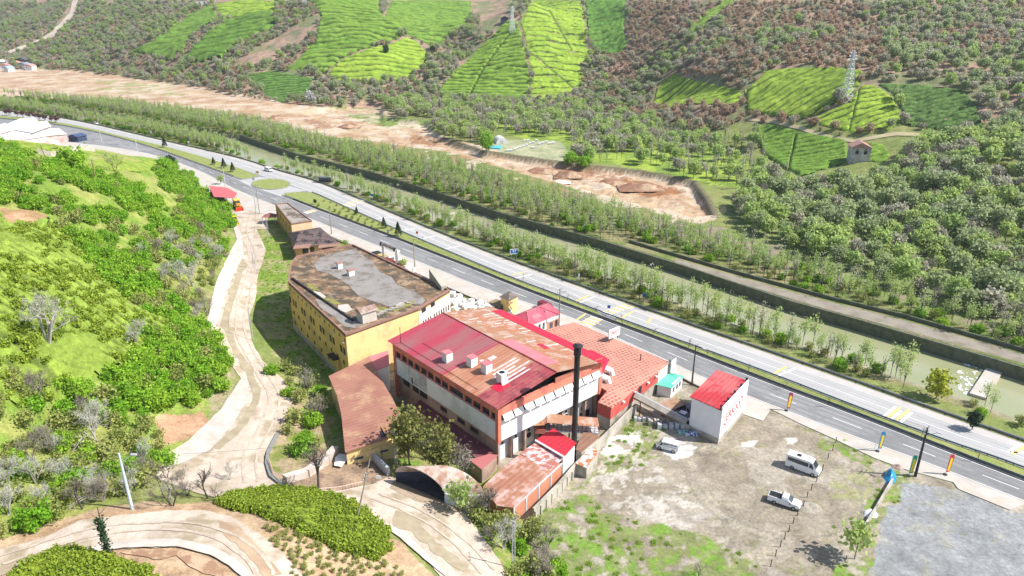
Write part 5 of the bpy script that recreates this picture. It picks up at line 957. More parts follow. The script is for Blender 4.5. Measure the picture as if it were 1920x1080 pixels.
for x, y in g: mb = MB(); mb.bar((x * .9 + c.x * .1, y * .9 + c.y * .1, 0), (x * .9 + c.x * .1, y * .9 + c.y * .1, 2.6), .1); mb.go('post', CONG, kz, off=O)
rd, q, w = shed('red_roof_depot', 'open depot with a flat pinkish red roof at the junction', 'depot', [(392,348),(426,352),(445,362),(438,371),(401,369)], 4.2, M('matt_pink_red', (.52,.13,.14), (.48,.11,.125), sc=.3, var=.03), None)
for p in q: mb = MB(); pp = p.xy + (q[0].xy + q[3].xy - 2 * p.xy) * .04; mb.bar((pp.x, pp.y, -.5), (pp.x, pp.y, p.z - .1), .15); mb.go('post', CONG, rd, off=rd.location)
mb = MB(); mb.slab(poly3([(394,356),(400,366),(420,368),(414,356)], 4.0), 4.0); mb.go('store_room', DARK, rd, off=rd.location)
tk = bld('tractor', 'small dark tractor parked beneath the open red roofed depot', 'tractor', P(419,386).xy); c = tk.location
# white buildings far left, settlement, farmhouse, stone house, hut
def gable(name, label, cat, p, w, d, h, rh, ang, wallm, roofm, wins=(), group=None, over=.4):
    o = thing(name, label, cat, p, ang, group); mb = MB(); mb.box(-w / 2, w / 2, -d / 2, d / 2, -1.5, h); mb.go('wall', wallm, o)
    mb = MB(); x, y = w / 2 + over, d / 2 + over; mb.add([(-x, -y, h), (0, -y, h + rh), (x, -y, h), (-x, y, h), (0, y, h + rh), (x, y, h), (-x, -y, h - .15), (x, -y, h - .15), (-x, y, h - .15), (x, y, h - .15)],
        [(0, 1, 4, 3), (1, 2, 5, 4), (0, 6, 7, 2, 1), (3, 4, 5, 9, 8), (6, 8, 9, 7), (0, 3, 8, 6), (2, 7, 9, 5)]); mb.go('roof', roofm, o)
    for x0, x1, z0, z1 in wins: mb = MB(); mb.box(x0, x1, -d / 2 - .05, -d / 2 + .1, z0, z1); mb.go('window', DARK, o)
    return o
p = T(1608, 300); st = gable('stone_house', 'old stone field house with a reddish gable roof and two dark windows', 'house', p, 8.2, 8, 6.4, 2.2, R(-14), M('grey_rubble_stone', (.46,.43,.42), (.34,.31,.31), sc=.8, var=.25, bsc=3, dirt=(.6,.57,.55), dsc=.3), M('old_tile_roof', (.42,.24,.2), (.34,.19,.16), sc=1, var=.15), [(-2.3, -.9, 3.4, 5.0), (1.2, 2.6, 3.4, 5.0), (-2.0, -1.3, 5.3, 5.9), (1.6, 2.2, 5.3, 5.9)])
p = T(381, 10); gable('farmhouse', 'pale farmhouse with a pink roof at the very top edge', 'house', p, 14, 10, 6, 3, R(10), WHITEP, M('salmon_roof', (.55,.26,.22), (.48,.22,.2), sc=1), [(-4, -2, 2, 4), (2, 4, 2, 4)])
p = T(946, 44); gable('ridge_hut', 'dark blue hut on the crest beside the middle pylon', 'hut', p, 7, 6, 5, 2, R(8), M('dark_blue_boards', (.05,.06,.11), (.08,.08,.12), sc=1), BLACKM)
for i, (u, v, w, c1, rc) in enumerate([(12,129,13,WHITEP,(.62,.3,.26)), (30,124,12,M('pink_render',(.62,.42,.38)),(.55,.28,.25)), (48,127,11,WHITEP,(.25,.27,.36)), (25,118,12,WHITEP,(.6,.35,.3)), (45,118,16,M('dark_clad',(.14,.13,.14)),(.12,.11,.12)), (3,122,10,M('blue_clad',(.25,.36,.6)),(.7,.7,.72)), (58,130,9,WHITEP,(.62,.3,.27)), (18,134,7,WHITEP,(.3,.42,.6))]):
    labs = ('white cottage with a salmon roof in the far settlement', 'pink cottage left of centre in the far settlement', 'white cottage with a slate blue roof in the far settlement', 'pale house with a terracotta roof at the back of the far settlement', 'long black shed at the back of the far settlement', 'small pale blue shed at the left edge of the far settlement', 'rightmost small white cottage in the far settlement', 'tiny white shed with a light blue roof before the far cottages')
    gable('cottage', labs[i], 'house', T(u, v), w, 8, 4, 2.2, R(random.uniform(-20, 20)), c1, M('cottage_roof', rc, tuple(x * .85 for x in rc), sc=1), [(-2, -1, 1.5, 3)], 'cottages of the far settlement')
WR = M('bright_white_roof', (.66,.65,.64), (.60,.59,.58), sc=.1, var=.02)
wc = bld('white_factory', 'cluster of bright white flat roofed halls at the left edge', 'factory', P(60,262).xy); O = wc.location
for i, px in enumerate([[(12,233),(40,221),(56,230),(26,243)], [(-20,240),(10,230),(26,243),(-8,252)], [(26,243),(56,230),(100,226)if 0 else (88,226),(96,236),(60,249)], [(0,256),(26,244),(60,250),(36,262)], [(40,262),(66,250),(94,241),(108,238)if 0 else (110,240),(126,251),(92,254)], [(-30,262),(0,256),(36,262),(42,266),(0,270)], [(42,222),(64,220),(72,227),(56,230)]]):
    q = poly3(px, 5.2 + .25 * (i % 3)); mb = MB(); mb.slab(q, .3); mb.go('roof', WR, wc, off=O); mb = MB(); ce = sum((p.xy for p in q), Vector((0, 0))) / len(q); mb.prism([tuple(p.xy + (ce - p.xy) * .03) for p in q], -1, 4.8); mb.go('wall', M('hall_wall', (.66,.6,.58), (.5,.3,.28), sc=.2), wc, off=O)
p = P(147,264,0); gable('navy_shed', 'navy blue shed beside the white halls', 'shed', p, 7, 6, 3, 1.2, R(-20), M('navy_boards', (.03,.05,.10), (.05,.07,.12), sc=1), M('navy_roof', (.06,.09,.18), (.05,.07,.14), sc=1))
cwall('curving white garden wall on the lime terrace', [(72,288),(95,293),(120,292),(150,282),(178,284)], 1.6, .4, PCON, name='garden_wall')
# tent with the bee hives
p = T(938, 267); tn = thing('tent', 'pale grey tunnel tent beside the row of hives', 'tent', p, R(15)); mb = MB()
for i in range(8): t0, t1 = math.pi * i / 8, math.pi * (i + 1) / 8; mb.add([(3.4 * math.cos(t), y, 3.4 * math.sin(t)) for t in (t0, t1) for y in (-4, 4)], [(0, 2, 3, 1)])
mb.add([(3.4 * math.cos(math.pi * i / 8), -4, 3.4 * math.sin(math.pi * i / 8)) for i in range(9)], [tuple(range(9))]); mb.go('tent_cover', M('pale_canvas', (.66,.66,.66), (.56,.57,.58), sc=1), tn); mb = MB(); mb.box(-.8, .8, -4.1, -3.95, 0, 2); mb.go('tent_door', CONG, tn)
p = T(928, 278); mb = MB(); mb.slab([(p.x - 4, p.y - 2, p.z + .9), (p.x + 3, p.y - 3, p.z + .5), (p.x + 4, p.y + 3, p.z + 1.2), (p.x - 3, p.y + 3, p.z + .7)], .9); mb.go('blue_tarp', M('turquoise_tarp', (.08,.42,.56), (.1,.36,.5), sc=1), label='turquoise tarpaulin below the pale tent', cat='tarpaulin')
hv = None
for i, (u, v) in enumerate([(966,282),(970,280),(976,278),(982,276),(988,274),(994,271),(1000,269),(1012,272),(1018,270),(1024,268),(1032,271),(1038,270),(984,266),(990,265),(1006,265),(1000,279),(952,284),(958,284)]):
    p = T(u, v)
    if hv is None: mb = MB(); mb.box(-.6, .6, -.6, .6, 0, 1.0); mb.box(-.7, .7, -.7, .7, 1.0, 1.15); hv = mb.go('beehive', WHITEP); o = hv
    else: o = hv.copy(); COL.objects.link(o)
    o.location = p; o['label'] = 'white bee hive standing in the rows on the fenced pale field'; o['category'] = 'beehive'; o['group'] = 'bee hives on the pale field'
# ------------------------------------------------------------------ vehicles
def loft(secs):                                # (x, z bottom, z top, half width bottom, half width top)
    mb = MB(); vs = []
    for x, zb, zt, wb, wt in secs: vs += [(x, -wb, zb), (x, wb, zb), (x, wb, zb + (zt - zb) * .55), (x, wt, zt), (x, -wt, zt), (x, -wb, zb + (zt - zb) * .55)]
    fs = []; n = len(secs)
    for i in range(n - 1):
        for j in range(6): k = (j + 1) % 6; fs.append((i * 6 + j, i * 6 + k, i * 6 + 6 + k, i * 6 + 6 + j))
    fs += [tuple(range(6)), tuple(range((n - 1) * 6, n * 6))[::-1]]; mb.add(vs, [f[::-1] for f in fs]); return mb
TYRE = M('tyre_rubber', (.02,.02,.02), (.03,.03,.03), sc=4); RIM = M('wheel_rim', (.42,.43,.44), (.35,.35,.36), sc=4, metal=.6, rough=.4)
HEADL = M('lamp_glass', (.7,.72,.74), (.6,.62,.64), sc=4, rough=.15); TAIL = M('tail_lamp_red', (.4,.02,.02), (.3,.02,.02), sc=4, rough=.2)
CGL = M('car_glass', (.03,.04,.05), (.05,.065,.08), sc=.8, rough=.08, spec=.7)
def paint_(name, c): return M(name, c, tuple(x * .94 for x in c), sc=1, var=.02, rough=.28, spec=.5)
def car(name, label, cat, p, ang, kind, body, L=4.4, Wd=1.78, Hh=1.5, group=None):
    o = thing(name, label, cat, p, ang, group); hw = Wd / 2; h = L / 2
    if kind == 'van':
        loft([(-h, .45, Hh * .97, hw * .96, hw * .86), (-h + .1, .35, Hh, hw, hw * .88), (h * .42, .32, Hh, hw, hw * .86), (h * .55, .32, Hh * .93, hw, hw * .84), (h * .8, .32, Hh * .52, hw, hw * .86), (h * .97, .36, Hh * .42, hw * .95, hw * .8), (h, .42, Hh * .34, hw * .9, hw * .78)]).go('body', body, o)
        mb = MB(); z0, z1 = Hh * .58, Hh * .86
        for s in (-1, 1): mb = MB(); yb, yt = s * (hw + .008), s * (hw * .905 + .02); mb.add([(-h + .3, yb, z0), (h * .34, yb, z0), (h * .34, yt, z1), (-h + .3, yt, z1)], [(0, 1, 2, 3) if s < 0 else (3, 2, 1, 0)]); mb.go('side_window', CGL, o)
        for s in (-1, 1): mb = MB(); yb, yt = s * (hw + .008), s * (hw * .905 + .02); mb.add([(h * .39, yb, z0), (h * .66, yb, z0), (h * .53, yt, z1), (h * .39, yt, z1)], [(0, 1, 2, 3) if s < 0 else (3, 2, 1, 0)]); mb.go('door_window', CGL, o)
        mb = MB(); mb.add([(h * .79 + .02, -hw * .82, Hh * .56), (h * .79 + .02, hw * .82, Hh * .56), (h * .56 + .03, hw * .76, Hh * .92), (h * .56 + .03, -hw * .76, Hh * .92)], [(0, 1, 2, 3)]); mb.go('windscreen', CGL, o)
        mb = MB(); mb.box(-h - .02, -h + .04, -hw * .7, hw * .7, Hh * .6, Hh * .86); mb.go('rear_window', CGL, o)
        if Hh > 2.3: mb = MB(); mb.box(-h * .45, -h * .2, -.35, .35, Hh - .02, Hh + .1); mb.go('roof_hatch', BLACKM, o)
        wx = (-h * .56, h * .66)
    elif kind == 'pickup':
        loft([(-h, .5, 1.12, hw * .97, hw * .95), (-h + .1, .42, 1.15, hw, hw * .96), (h * .3, .42, 1.15, hw, hw * .95), (h * .82, .42, 1.1, hw, hw * .9), (h * .97, .45, .98, hw * .93, hw * .82), (h, .5, .8, hw * .88, hw * .8)]).go('body', body, o)
        loft([(-h * .16, 1.1, 1.72, hw * .94, hw * .76), (-h * .1, 1.1, Hh, hw * .94, hw * .76), (h * .22, 1.1, Hh, hw * .94, hw * .76), (h * .5, 1.08, 1.16, hw * .94, hw * .88)]).go('cab', body, o)
        mb = MB(); mb.box(-h + .1, -h * .18, -hw * .84, hw * .84, 1.1, 1.17); mb.go('cargo_bed', BLACKM, o)
        for s in (-1, 1):
            mb = MB(); mb.box(-h + .05, -h * .17, s * hw * .9 - .05, s * hw * .9 + .05, 1.1, 1.3); mb.go('bed_side', body, o)
            mb = MB(); mb.add([(-h * .08, s * (hw * .945), 1.2), (h * .36, s * (hw * .945), 1.2), (h * .22, s * (hw * .79 + .01), Hh - .1), (-h * .06, s * (hw * .79 + .01), Hh - .1)], [(0, 1, 2, 3) if s < 0 else (3, 2, 1, 0)]); mb.go('side_window', CGL, o)
        mb = MB(); mb.add([(h * .49, -hw * .85, 1.2), (h * .49, hw * .85, 1.2), (h * .24, hw * .74, Hh - .02), (h * .24, -hw * .74, Hh - .02)], [(0, 1, 2, 3)]); mb.go('windscreen', CGL, o)
        mb = MB(); [mb.bar((-h * .2, s * hw * .8, 1.2), (-h * .2, s * hw * .7, 1.85), .05) for s in (-1, 1)]; mb.bar((-h * .2, -hw * .7, 1.85), (-h * .2, hw * .7, 1.85), .05); mb.go('roll_bar', BLACKM, o); wx = (-h * .56, h * .62)
    else:
        loft([(-h, .4, .85, hw * .9, hw * .84), (-h + .12, .28, .95, hw, hw * .92), (h * .45, .28, .95, hw, hw * .92), (h * .92, .3, .78, hw * .94, hw * .84), (h, .36, .6, hw * .86, hw * .78)]).go('body', body, o)
        loft([(-h * .86, .9, 1.0, hw * .9, hw * .8), (-h * .6, .9, Hh, hw * .92, hw * .72), (h * .08, .9, Hh, hw * .92, hw * .72), (h * .46, .88, .98, hw * .92, hw * .82)]).go('cabin_glass', CGL, o)
        mb = MB(); mb.box(-h * .58, h * .08, -hw * .7, hw * .7, Hh - .01, Hh + .04); mb.go('roof_panel', body, o); wx = (-h * .58, h * .62)
    wr = .36 if Hh > 1.7 else .32
    for x in wx:
        for s in (-1, 1):
            mb = MB(); mb.bar((x, s * (hw - .2), wr), (x, s * (hw + .02), wr), wr, 16); w = mb.go('wheel', TYRE, o)
            mb = MB(); mb.bar((x, s * (hw - .02), wr), (x, s * (hw + .035), wr), wr * .58, 12); mb.go('rim', RIM, w)
    for s in (-1, 1):
        mb = MB(); zz = Hh * .36 if kind == 'van' else .7; mb.box(h * .93, h * .985 + .03, s * hw * .68 - .16, s * hw * .68 + .16, zz - .12, zz + .1); mb.go('headlight', HEADL, o)
        mb = MB(); mb.box(-h - .02, -h + .05, s * hw * .8 - .08, s * hw * .8 + .08, .75, 1.05); mb.go('tail_light', TAIL, o)
    mb = MB(); mb.box(h * .95, h + .06, -hw * .85, hw * .85, .32, .55); mb.go('bumper', BLACKM, o)
    for s in (-1, 1): mb = MB(); x = h * (.6 if kind == 'van' else .38); mb.box(x - .06, x + .06, s * (hw + .12) - .1, s * (hw + .12) + .1, Hh * .55, Hh * .55 + .22); mb.go('mirror', BLACKM if kind != 'car' else body, o)
    return o
def head(a, b): p, q = P(*a), P(*b); return math.atan2(q.y - p.y, q.x - p.x)
WH = paint_('white_car_paint', (.82,.83,.84)); MAR = paint_('maroon_car_paint', (.20,.012,.03)); BLU = paint_('blue_car_paint', (.03,.07,.18))
car('minibus', 'white high roofed minibus parked on the gravel yard', 'minibus', P(1505,881), head((1480,870),(1533,889)), 'van', WH, 5.7, 2.0, 2.65)
car('pickup_truck', 'white double cab pickup with an open black bed', 'pickup', P(1470,945), head((1446,936),(1497,953)), 'pickup', WH, 5.1, 1.82, 1.78)
car('small_van', 'small white family van parked beside the pale rubble patch', 'van', P(1252,842), head((1270,847),(1236,838)), 'van', WH, 4.1, 1.74, 1.85)
car('maroon_van', 'dark maroon van driving past the gate house', 'van', P(1024,581), head((1010,574),(1040,587)), 'van', MAR, 4.9, 1.95, 2.0)
car('white_minivan', 'white minivan driving past the teardrop traffic island', 'van', P(504,321), head((490,314),(520,322)), 'van', WH, 4.8, 1.9, 1.95)
car('white_car', 'distant white car on the highway beyond the white halls', 'car', P(180,233), head((170,231),(192,235)), 'car', WH, 4.5, 1.8, 1.5)
car('white_lorry', 'white small truck standing under the concrete gate frame', 'truck', P(733,492), head((720,484),(745,498)), 'pickup', WH, 5.0, 1.9, 1.9)
car('shaded_car', 'white car parked in the shade of the box store', 'car', P(1284,787), head((1270,782),(1296,792)), 'car', WH, 4.2, 1.75, 1.5)
car('blue_car', 'dark blue car in the shade behind the box store wall', 'car', P(1287,771), head((1270,766),(1296,774)), 'car', BLU, 4.2, 1.75, 1.5)
# digger and small roller on the track
ORG = paint_('machine_orange', (.70,.32,.035)); YLO = paint_('machine_yellow', (.80,.62,.03)); REDM = paint_('machine_red', (.6,.06,.03))
def digger(name, label, p, ang, m1, m2, s=1.0):
    o = thing(name, label, 'digger', p, ang); f = lambda mb, n, m: mb.go(n, m, o)
    mb = MB(); mb.box(-2.0 * s, 1.9 * s, -.6 * s, .6 * s, .8 * s, 1.5 * s); mb.box(.7 * s, 2.2 * s, -.55 * s, .55 * s, 1.4 * s, 1.9 * s); f(mb, 'chassis', m1)
    mb = MB(); mb.box(-1.4 * s, .6 * s, -.75 * s, .75 * s, 1.5 * s, 2.7 * s); f(mb, 'cab', CGL); mb = MB(); mb.box(-1.5 * s, .7 * s, -.85 * s, .85 * s, 2.7 * s, 2.85 * s); f(mb, 'cab_roof', YLO)
    for x, r in ((-1.3, .75), (1.5, .55)):
        for y in (-.95, .95): mb = MB(); mb.bar((x * s, y * s - .18 * s, r * s), (x * s, y * s + .18 * s, r * s), r * s, 14); f(mb, 'wheel', TYRE)
    for y in (-.7, .7): mb = MB(); mb.bar((.4 * s, y * s, 1.6 * s), (3.0 * s, y * s, .7 * s), .1 * s); f(mb, 'loader_arm', m1)
    mb = MB(); mb.add([(2.9 * s, -1.1 * s, .2 * s), (3.7 * s, -1.1 * s, .1 * s), (3.0 * s, -1.1 * s, 1.1 * s), (2.9 * s, 1.1 * s, .2 * s), (3.7 * s, 1.1 * s, .1 * s), (3.0 * s, 1.1 * s, 1.1 * s)], [(0, 1, 2), (5, 4, 3), (0, 3, 4, 1), (0, 2, 5, 3)]); f(mb, 'bucket', m2)
    mb = MB(); mb.bar((-2.0 * s, 0, 1.2 * s), (-2.8 * s, 0, 3.0 * s), .14 * s); mb.bar((-2.8 * s, 0, 3.0 * s), (-3.6 * s, 0, 1.6 * s), .11 * s); f(mb, 'back_arm', m1)
    mb = MB(); mb.box(-3.9 * s, -3.3 * s, -.3 * s, .3 * s, 1.0 * s, 1.6 * s); f(mb, 'back_bucket', BLACKM); return o
digger('backhoe_loader', 'orange backhoe loader with a red bucket beside the red roofed depot', T(446,391), head((442,382),(452,394)), ORG, REDM, 1.25)
digger('yellow_digger', 'small bright yellow digger at the start of the pale gutter', T(441,418), head((438,410),(446,424)), YLO, YLO, .9)
o = tk; mb = MB(); c = tk.location
mb.box(-1.6, 1.4, -.6, .6, .6, 1.4); mb.box(-1.5, .1, -.7, .7, 1.4, 2.5); mb.go('tractor_body', M('tractor_dark', (.06,.055,.06), (.35,.33,.33), sc=1.5, lo=.5, hi=.55), tk)
for x, r in ((-1, .8), (1.1, .5)):
    for y in (-.85, .85): mb = MB(); mb.bar((x, y - .15, r), (x, y + .15, r), r, 12); mb.go('wheel', TYRE, tk)
# ------------------------------------------------------------------ poles, masts, wires
def conc_pole(label, base, h, arms=1, mat=None, lamp=False, z=None, rz=0, group=None, cat='utility pole', name='utility_pole', lattice=False, lean=(0, 0), r=.2):
    p = T(*base) if z is None else P(base[0], base[1], z); o = thing(name, label, cat, p, rz, group); mb = MB(); tp = (lean[0], lean[1], h)
    if lattice:
        for sx in (-.22, .22): mb.bar((sx, 0, -.3), (sx * .6 + lean[0], lean[1], h), .06, 4)
        for i in range(int(h / .8)): z0 = i * .8; k = 1 - .4 * z0 / h; mb.bar((-.22 * k, 0, z0), (.22 * k, 0, z0 + .4), .035, 4); mb.bar((.22 * k, 0, z0 + .4), (-.22 * k, 0, z0 + .8), .035, 4)
    else: mb.bar((0, 0, -.3), tp, r, 8, r * .55)
    mb.go('shaft', mat or WOOD, o)
    for i in range(arms):
        mb = MB(); z0 = h - .3 - i * .8; mb.bar((lean[0], -.9, z0), (lean[0], .9, z0), .06, 4); a = mb.go('crossarm', BLACKM, o)
        for y in (-.8, 0, .8): mb = MB(); mb.cyl(lean[0], y, z0, z0 + .35, .09, 6); mb.go('insulator', STEEL, a)
    if lamp: mb = MB(); mb.bar((0, 0, h - 1.6), (1.6, .3, h - .4), .05); mb.box(1.4, 2.2, .15, .45, h - .45, h - .3); mb.go('lamp_arm', STEEL, o)
    return o
HG = head((1400,740),(1920,950))
conc_pole('tall black utility pole between the green and red flags', (1716,893), 9.9, 2, BLACKM, True, 0, HG, r=.26)
conc_pole('dark utility pole with a white painted foot beside the cabin', (1297,722), 9.6, 1, WOOD, True, 0, HG)
conc_pole('grey utility pole behind the hipped gate house', (1048,614), 10.6, 2, M('weathered_pole', (.24,.21,.18), (.3,.26,.22), sc=1), True, 0, HG)
conc_pole('grey wooden pole right of the concrete gate frame', (778,502), 9.4, 1, M('weathered_pole2', (.28,.25,.21), (.34,.3,.26), sc=1), False, 0, HG)
conc_pole('grey wooden pole behind the ruined dark roof', (622,440), 9.4, 1, M('weathered_pole3', (.26,.23,.2), (.34,.3,.26), sc=1), False, 0, HG)
conc_pole('tall wooden pole with a side frame at the junction corner', (487,402), 11.5, 1, M('weathered_pole4', (.34,.31,.28), (.4,.36,.32), sc=1), True, 0, HG)
conc_pole('pale concrete pole left of the junction corner pole', (481,402), 8, 0, CONG, False, 0, HG)
conc_pole('pale lattice pole on the verge below the gazebo', (504,452), 8, 0, STEEL, z=0, lattice=True)
conc_pole('thin pale lattice pole where the shadow of the yellow block starts', (476,503), 6, 0, STEEL, lattice=True)
conc_pole('thin grey lattice pole beside the track halfway down', (474,640), 8.5, 0, STEEL, lattice=True)
conc_pole('light blue grey concrete pole standing above the upper track', (248,955), 9.3, 0, M('blue_grey_concrete', (.50,.60,.66), (.45,.54,.6), sc=1), True, r=.24)
conc_pole('slender lattice pole at the bottom beside the lower track', (963,1071), 8.8, 1, STEEL, lattice=True)
conc_pole('white lattice pole in front of the yellow annex wall', (743,872), 7.5, 1, M('white_lattice', (.72,.73,.74), (.64,.65,.67), sc=1), lattice=True)
conc_pole('leaning wooden pole rising from the clipped tea mound', (666,984), 8.5, 1, M('brown_grey_pole', (.2,.17,.14), (.26,.22,.19), sc=1), lean=(2.0, 4.2), r=.14)
conc_pole('rusty crossarm pole among the bushes below the lime terrace', (183,352), 8.5, 2, M('rusty_brown', (.26,.13,.07), (.32,.2,.12), sc=1))
conc_pole('thin dark pole leaning on the lime terrace', (92,311), 6.5, 0, WOOD, lean=(-1.2, 0), r=.12)
for u, v, t_ in ((258,284,'left'), (191,268,'middle'), (423,352,'depot')): conc_pole({'left': 'thin pole beside the near lanes above the lime terrace', 'middle': 'thin pole beside the white halls forecourt', 'depot': 'slim pole directly behind the red roofed depot'}[t_], (u, v), 9, 0, CONG, z=0)
def pylon(label, p, h, w, mat):
    o = thing('lattice_pylon', label, 'pylon', p, R(20)); mb = MB(); n = 9
    lv = [0, .14, .27, .38, .48, .57, .66, .75, .84, 1]; wd = lambda t: w * (1 - t) ** 1.0 * .5 + .45
    for i in range(n):
        z0, z1 = h * lv[i], h * lv[i + 1]; a, b = wd(lv[i]), wd(lv[i + 1]); c0 = [(-a, -a), (a, -a), (a, a), (-a, a)]; c1 = [(-b, -b), (b, -b), (b, b), (-b, b)]
        for k in range(4):
            l = (k + 1) % 4; mb.bar((*c0[k], z0), (*c1[k], z1), .17, 4); mb.bar((*c0[k], z0), (*c1[l], z1), .1, 4); mb.bar((*c0[l], z0), (*c1[k], z1), .1, 4); mb.bar((*c1[k], z1), (*c1[l], z1), .1, 4)
    mb.go('tower_body', mat, o)
    for z, L in ((.84, 3.2), (.9, 2.6), (.96, 2.0)): mb = MB(); mb.bar((-L, 0, h * z), (L, 0, h * z), .16, 4); mb.bar((-L, 0, h * z), (0, 0, h * z + 1.2), .1, 4); mb.bar((L, 0, h * z), (0, 0, h * z + 1.2), .1, 4); mb.go('crossarm', mat, o)
    return o
PYM = M('pylon_pale_steel', (.66,.68,.70), (.56,.58,.6), sc=1, rough=.5)
pylon('tall pale lattice pylon standing on the tea terrace', T(1585,192), 26, 4.6, PYM); pylon('pale lattice pylon on the crest of the triangular tea hill', T(960,62), 24, 4.2, PYM); pylon('pale lattice pylon cut by the top edge of the picture', T(571,12), 26, 4.2, PYM)
# wires between poles
def wire(a, b, sag, mb, r=.022):
    a = Vector(a); b = Vector(b); n = 14; pr = a
    for i in range(1, n + 1): t = i / n; p = a.lerp(b, t) - Vector((0, 0, sag * 4 * t * (1 - t))); mb.bar(pr, p, r, 3); pr = p
def top(u, v, z, h): p = P(u, v, z) if z is not None else T(u, v); return Vector((p.x, p.y, p.z + h))
WM = M('wire_black', (.03,.03,.03), (.04,.04,.04), sc=1)
for lb, a, b, k in (('overhead wires between the black flagside pole and the cabin pole', top(1716,893,0,9.6), top(1297,722,0,9.3), 3), ('overhead wires between the cabin pole and the gate house pole', top(1297,722,0,9.3), top(1048,614,0,10.3), 3), ('overhead wires between the gate house pole and the gate frame pole', top(1048,614,0,10.3), top(778,502,0,9.2), 2), ('overhead wires between the two wooden poles behind the yellow block', top(778,502,0,9.2), top(622,440,0,9.2), 2),
    ('sagging wires from the junction pole to the bend of the track', top(487,402,0,9), top(474,640,None,8.3), 1), ('wire from the white lattice pole to the slender bottom pole', top(743,872,None,7.3), top(963,1071,None,8.6), 1), ('wires over the winding track to the light blue pole', top(743,872,None,7.3), top(248,955,None,9), 1)):
    mb = MB(); [wire(a + Vector((0, .8 * j - .8, 0)) * (k > 1), b + Vector((0, .8 * j - .8, 0)) * (k > 1), 1.2, mb) for j in range(k)]; mb.go('overhead_wire', WM, label=lb, cat='wire')
# ------------------------------------------------------------------ guard rails, fence, lamps
def guard(label, line, step=4, mat=None, h=.75, name='guard_rail'):
    pts = subdiv(line, step); o = thing(name, label, 'guard rail', (*pts[0], 0)); O = o.location; mb = MB()
    for a, b in zip(pts, pts[1:]): d = (b - a).normalized(); n = Vector((d.y, -d.x)) * .05; mb.prism([tuple(x) for x in (a + n, a - n, b - n, b + n)], h - .32, h)
    mb.go('beam', mat or STEEL, o, off=O); mb = MB(); [mb.box(p.x - .06, p.x + .06, p.y - .06, p.y + .06, 0, h - .02) for p in pts]; g = mb.go('posts', BLACKM, o, off=O); g['kind'] = 'stuff'; return o
DS = M('dark_guard_steel', (.10,.12,.13), (.16,.18,.19), sc=.6, rough=.5); BS = M('blue_grey_guard_steel', (.10,.17,.22), (.14,.2,.24), sc=.6, rough=.5)
guard('long dark guard rail between the highway and the alders', offs(g1, -.5), 4, DS)
guard('blue grey guard rail along the far side of the median', offs(seg(g2, 575, 2400), .3), 4, BS); guard('dark guard rail along the near side of the median', offs(seg(g3, 530, 2400), -.4), 4, DS)
guard('dark guard rail along the median before the junction', offs(seg(g3, -200, 438), -.4), 5, DS)
mb = MB(); q = offs(g1, -1.3)
for a, b in zip(q, q[1:]): d = (b - a).normalized(); n = Vector((d.y, -d.x)) * .45; mb.prism([tuple(x) for x in (a + n, a - n, b - n, b + n)], -.5, .3)
mb.go('roadside_wall', M('dark_roadside_stone', (.12,.125,.11), (.2,.2,.16), sc=.3, var=.2), label='low dark stone edging behind the far guard rail', cat='wall')
mb = MB(); q = offs(g3, -.55); q = seg(q, 540, 2400)
for a, b in zip(q, q[1:]): d = (b - a).normalized(); n = Vector((d.y, -d.x)) * .4; mb.prism([tuple(x) for x in (a + n, a - n, b - n, b + n)], -.3, .42)
mb.go('median_wall', M('dark_median_stone', (.10,.105,.095), (.16,.16,.13), sc=.3, var=.2), label='low dark stone wall along the near edge of the median', cat='wall')
fp = G([(592,436),(687,474),(780,518),(812,535)]); fence = thing('mesh_fence', 'thin wire mesh fence behind the pavement before the gate frame', 'fence', (*fp[0], 0))
def meshfence(label, px, h=1.6, step=3.0):
    pts = subdiv(G(px), step); o = thing('post_fence', label, 'fence', (*pts[0], 0)); O = o.location; mb = MB(); [mb.bar((*p, 0), (*p, h), .05, 4) for p in pts]; g = mb.go('posts', CONG, o, off=O); g['kind'] = 'stuff'
    mb = MB(); [mb.bar((*a, z), (*b, z), .018, 3) for z in (.5, 1.0, 1.5) for a, b in zip(pts, pts[1:])]; mb.go('wires', CONG, o, off=O); mb = MB()
    for a, b in zip(pts, pts[1:]): d = (b - a).normalized(); n = Vector((d.y, -d.x)) * .15; mb.prism([tuple(x) for x in (a + n, a - n, b - n, b + n)], -.4, .35)
    mb.go('footing', M('dark_footing', (.09,.08,.07), (.14,.12,.1), sc=.5), o, off=O); return o
bpy.data.objects.remove(fence)
meshfence('post and wire fence behind the pavement left of the gate frame', [(592,434),(640,455),(700,480)]); meshfence('post and wire fence along the sunken yard up to the little tower', [(776,512),(840,541),(880,558),(932,580)]); meshfence('post and wire fence between the tiled hall and the box store', [(1262,702),(1300,722),(1332,737)], 1.0)
cwall('long concrete edge wall of the sunken yard below the pavement', [(800,530),(860,560),(925,592)], .4, .5, M('dark_footing_wall', (.16,.13,.10), (.24,.19,.13), sc=.5), z0=0, name='sunken_wall')
for i, (u, v) in enumerate([(1640,842)]): conc_pole('thin white sign post left of the blue flag', (u, v), 4.2, 0, WHITEP, z=.14, name='sign_post', cat='post', r=.06)
FLAGM = {}
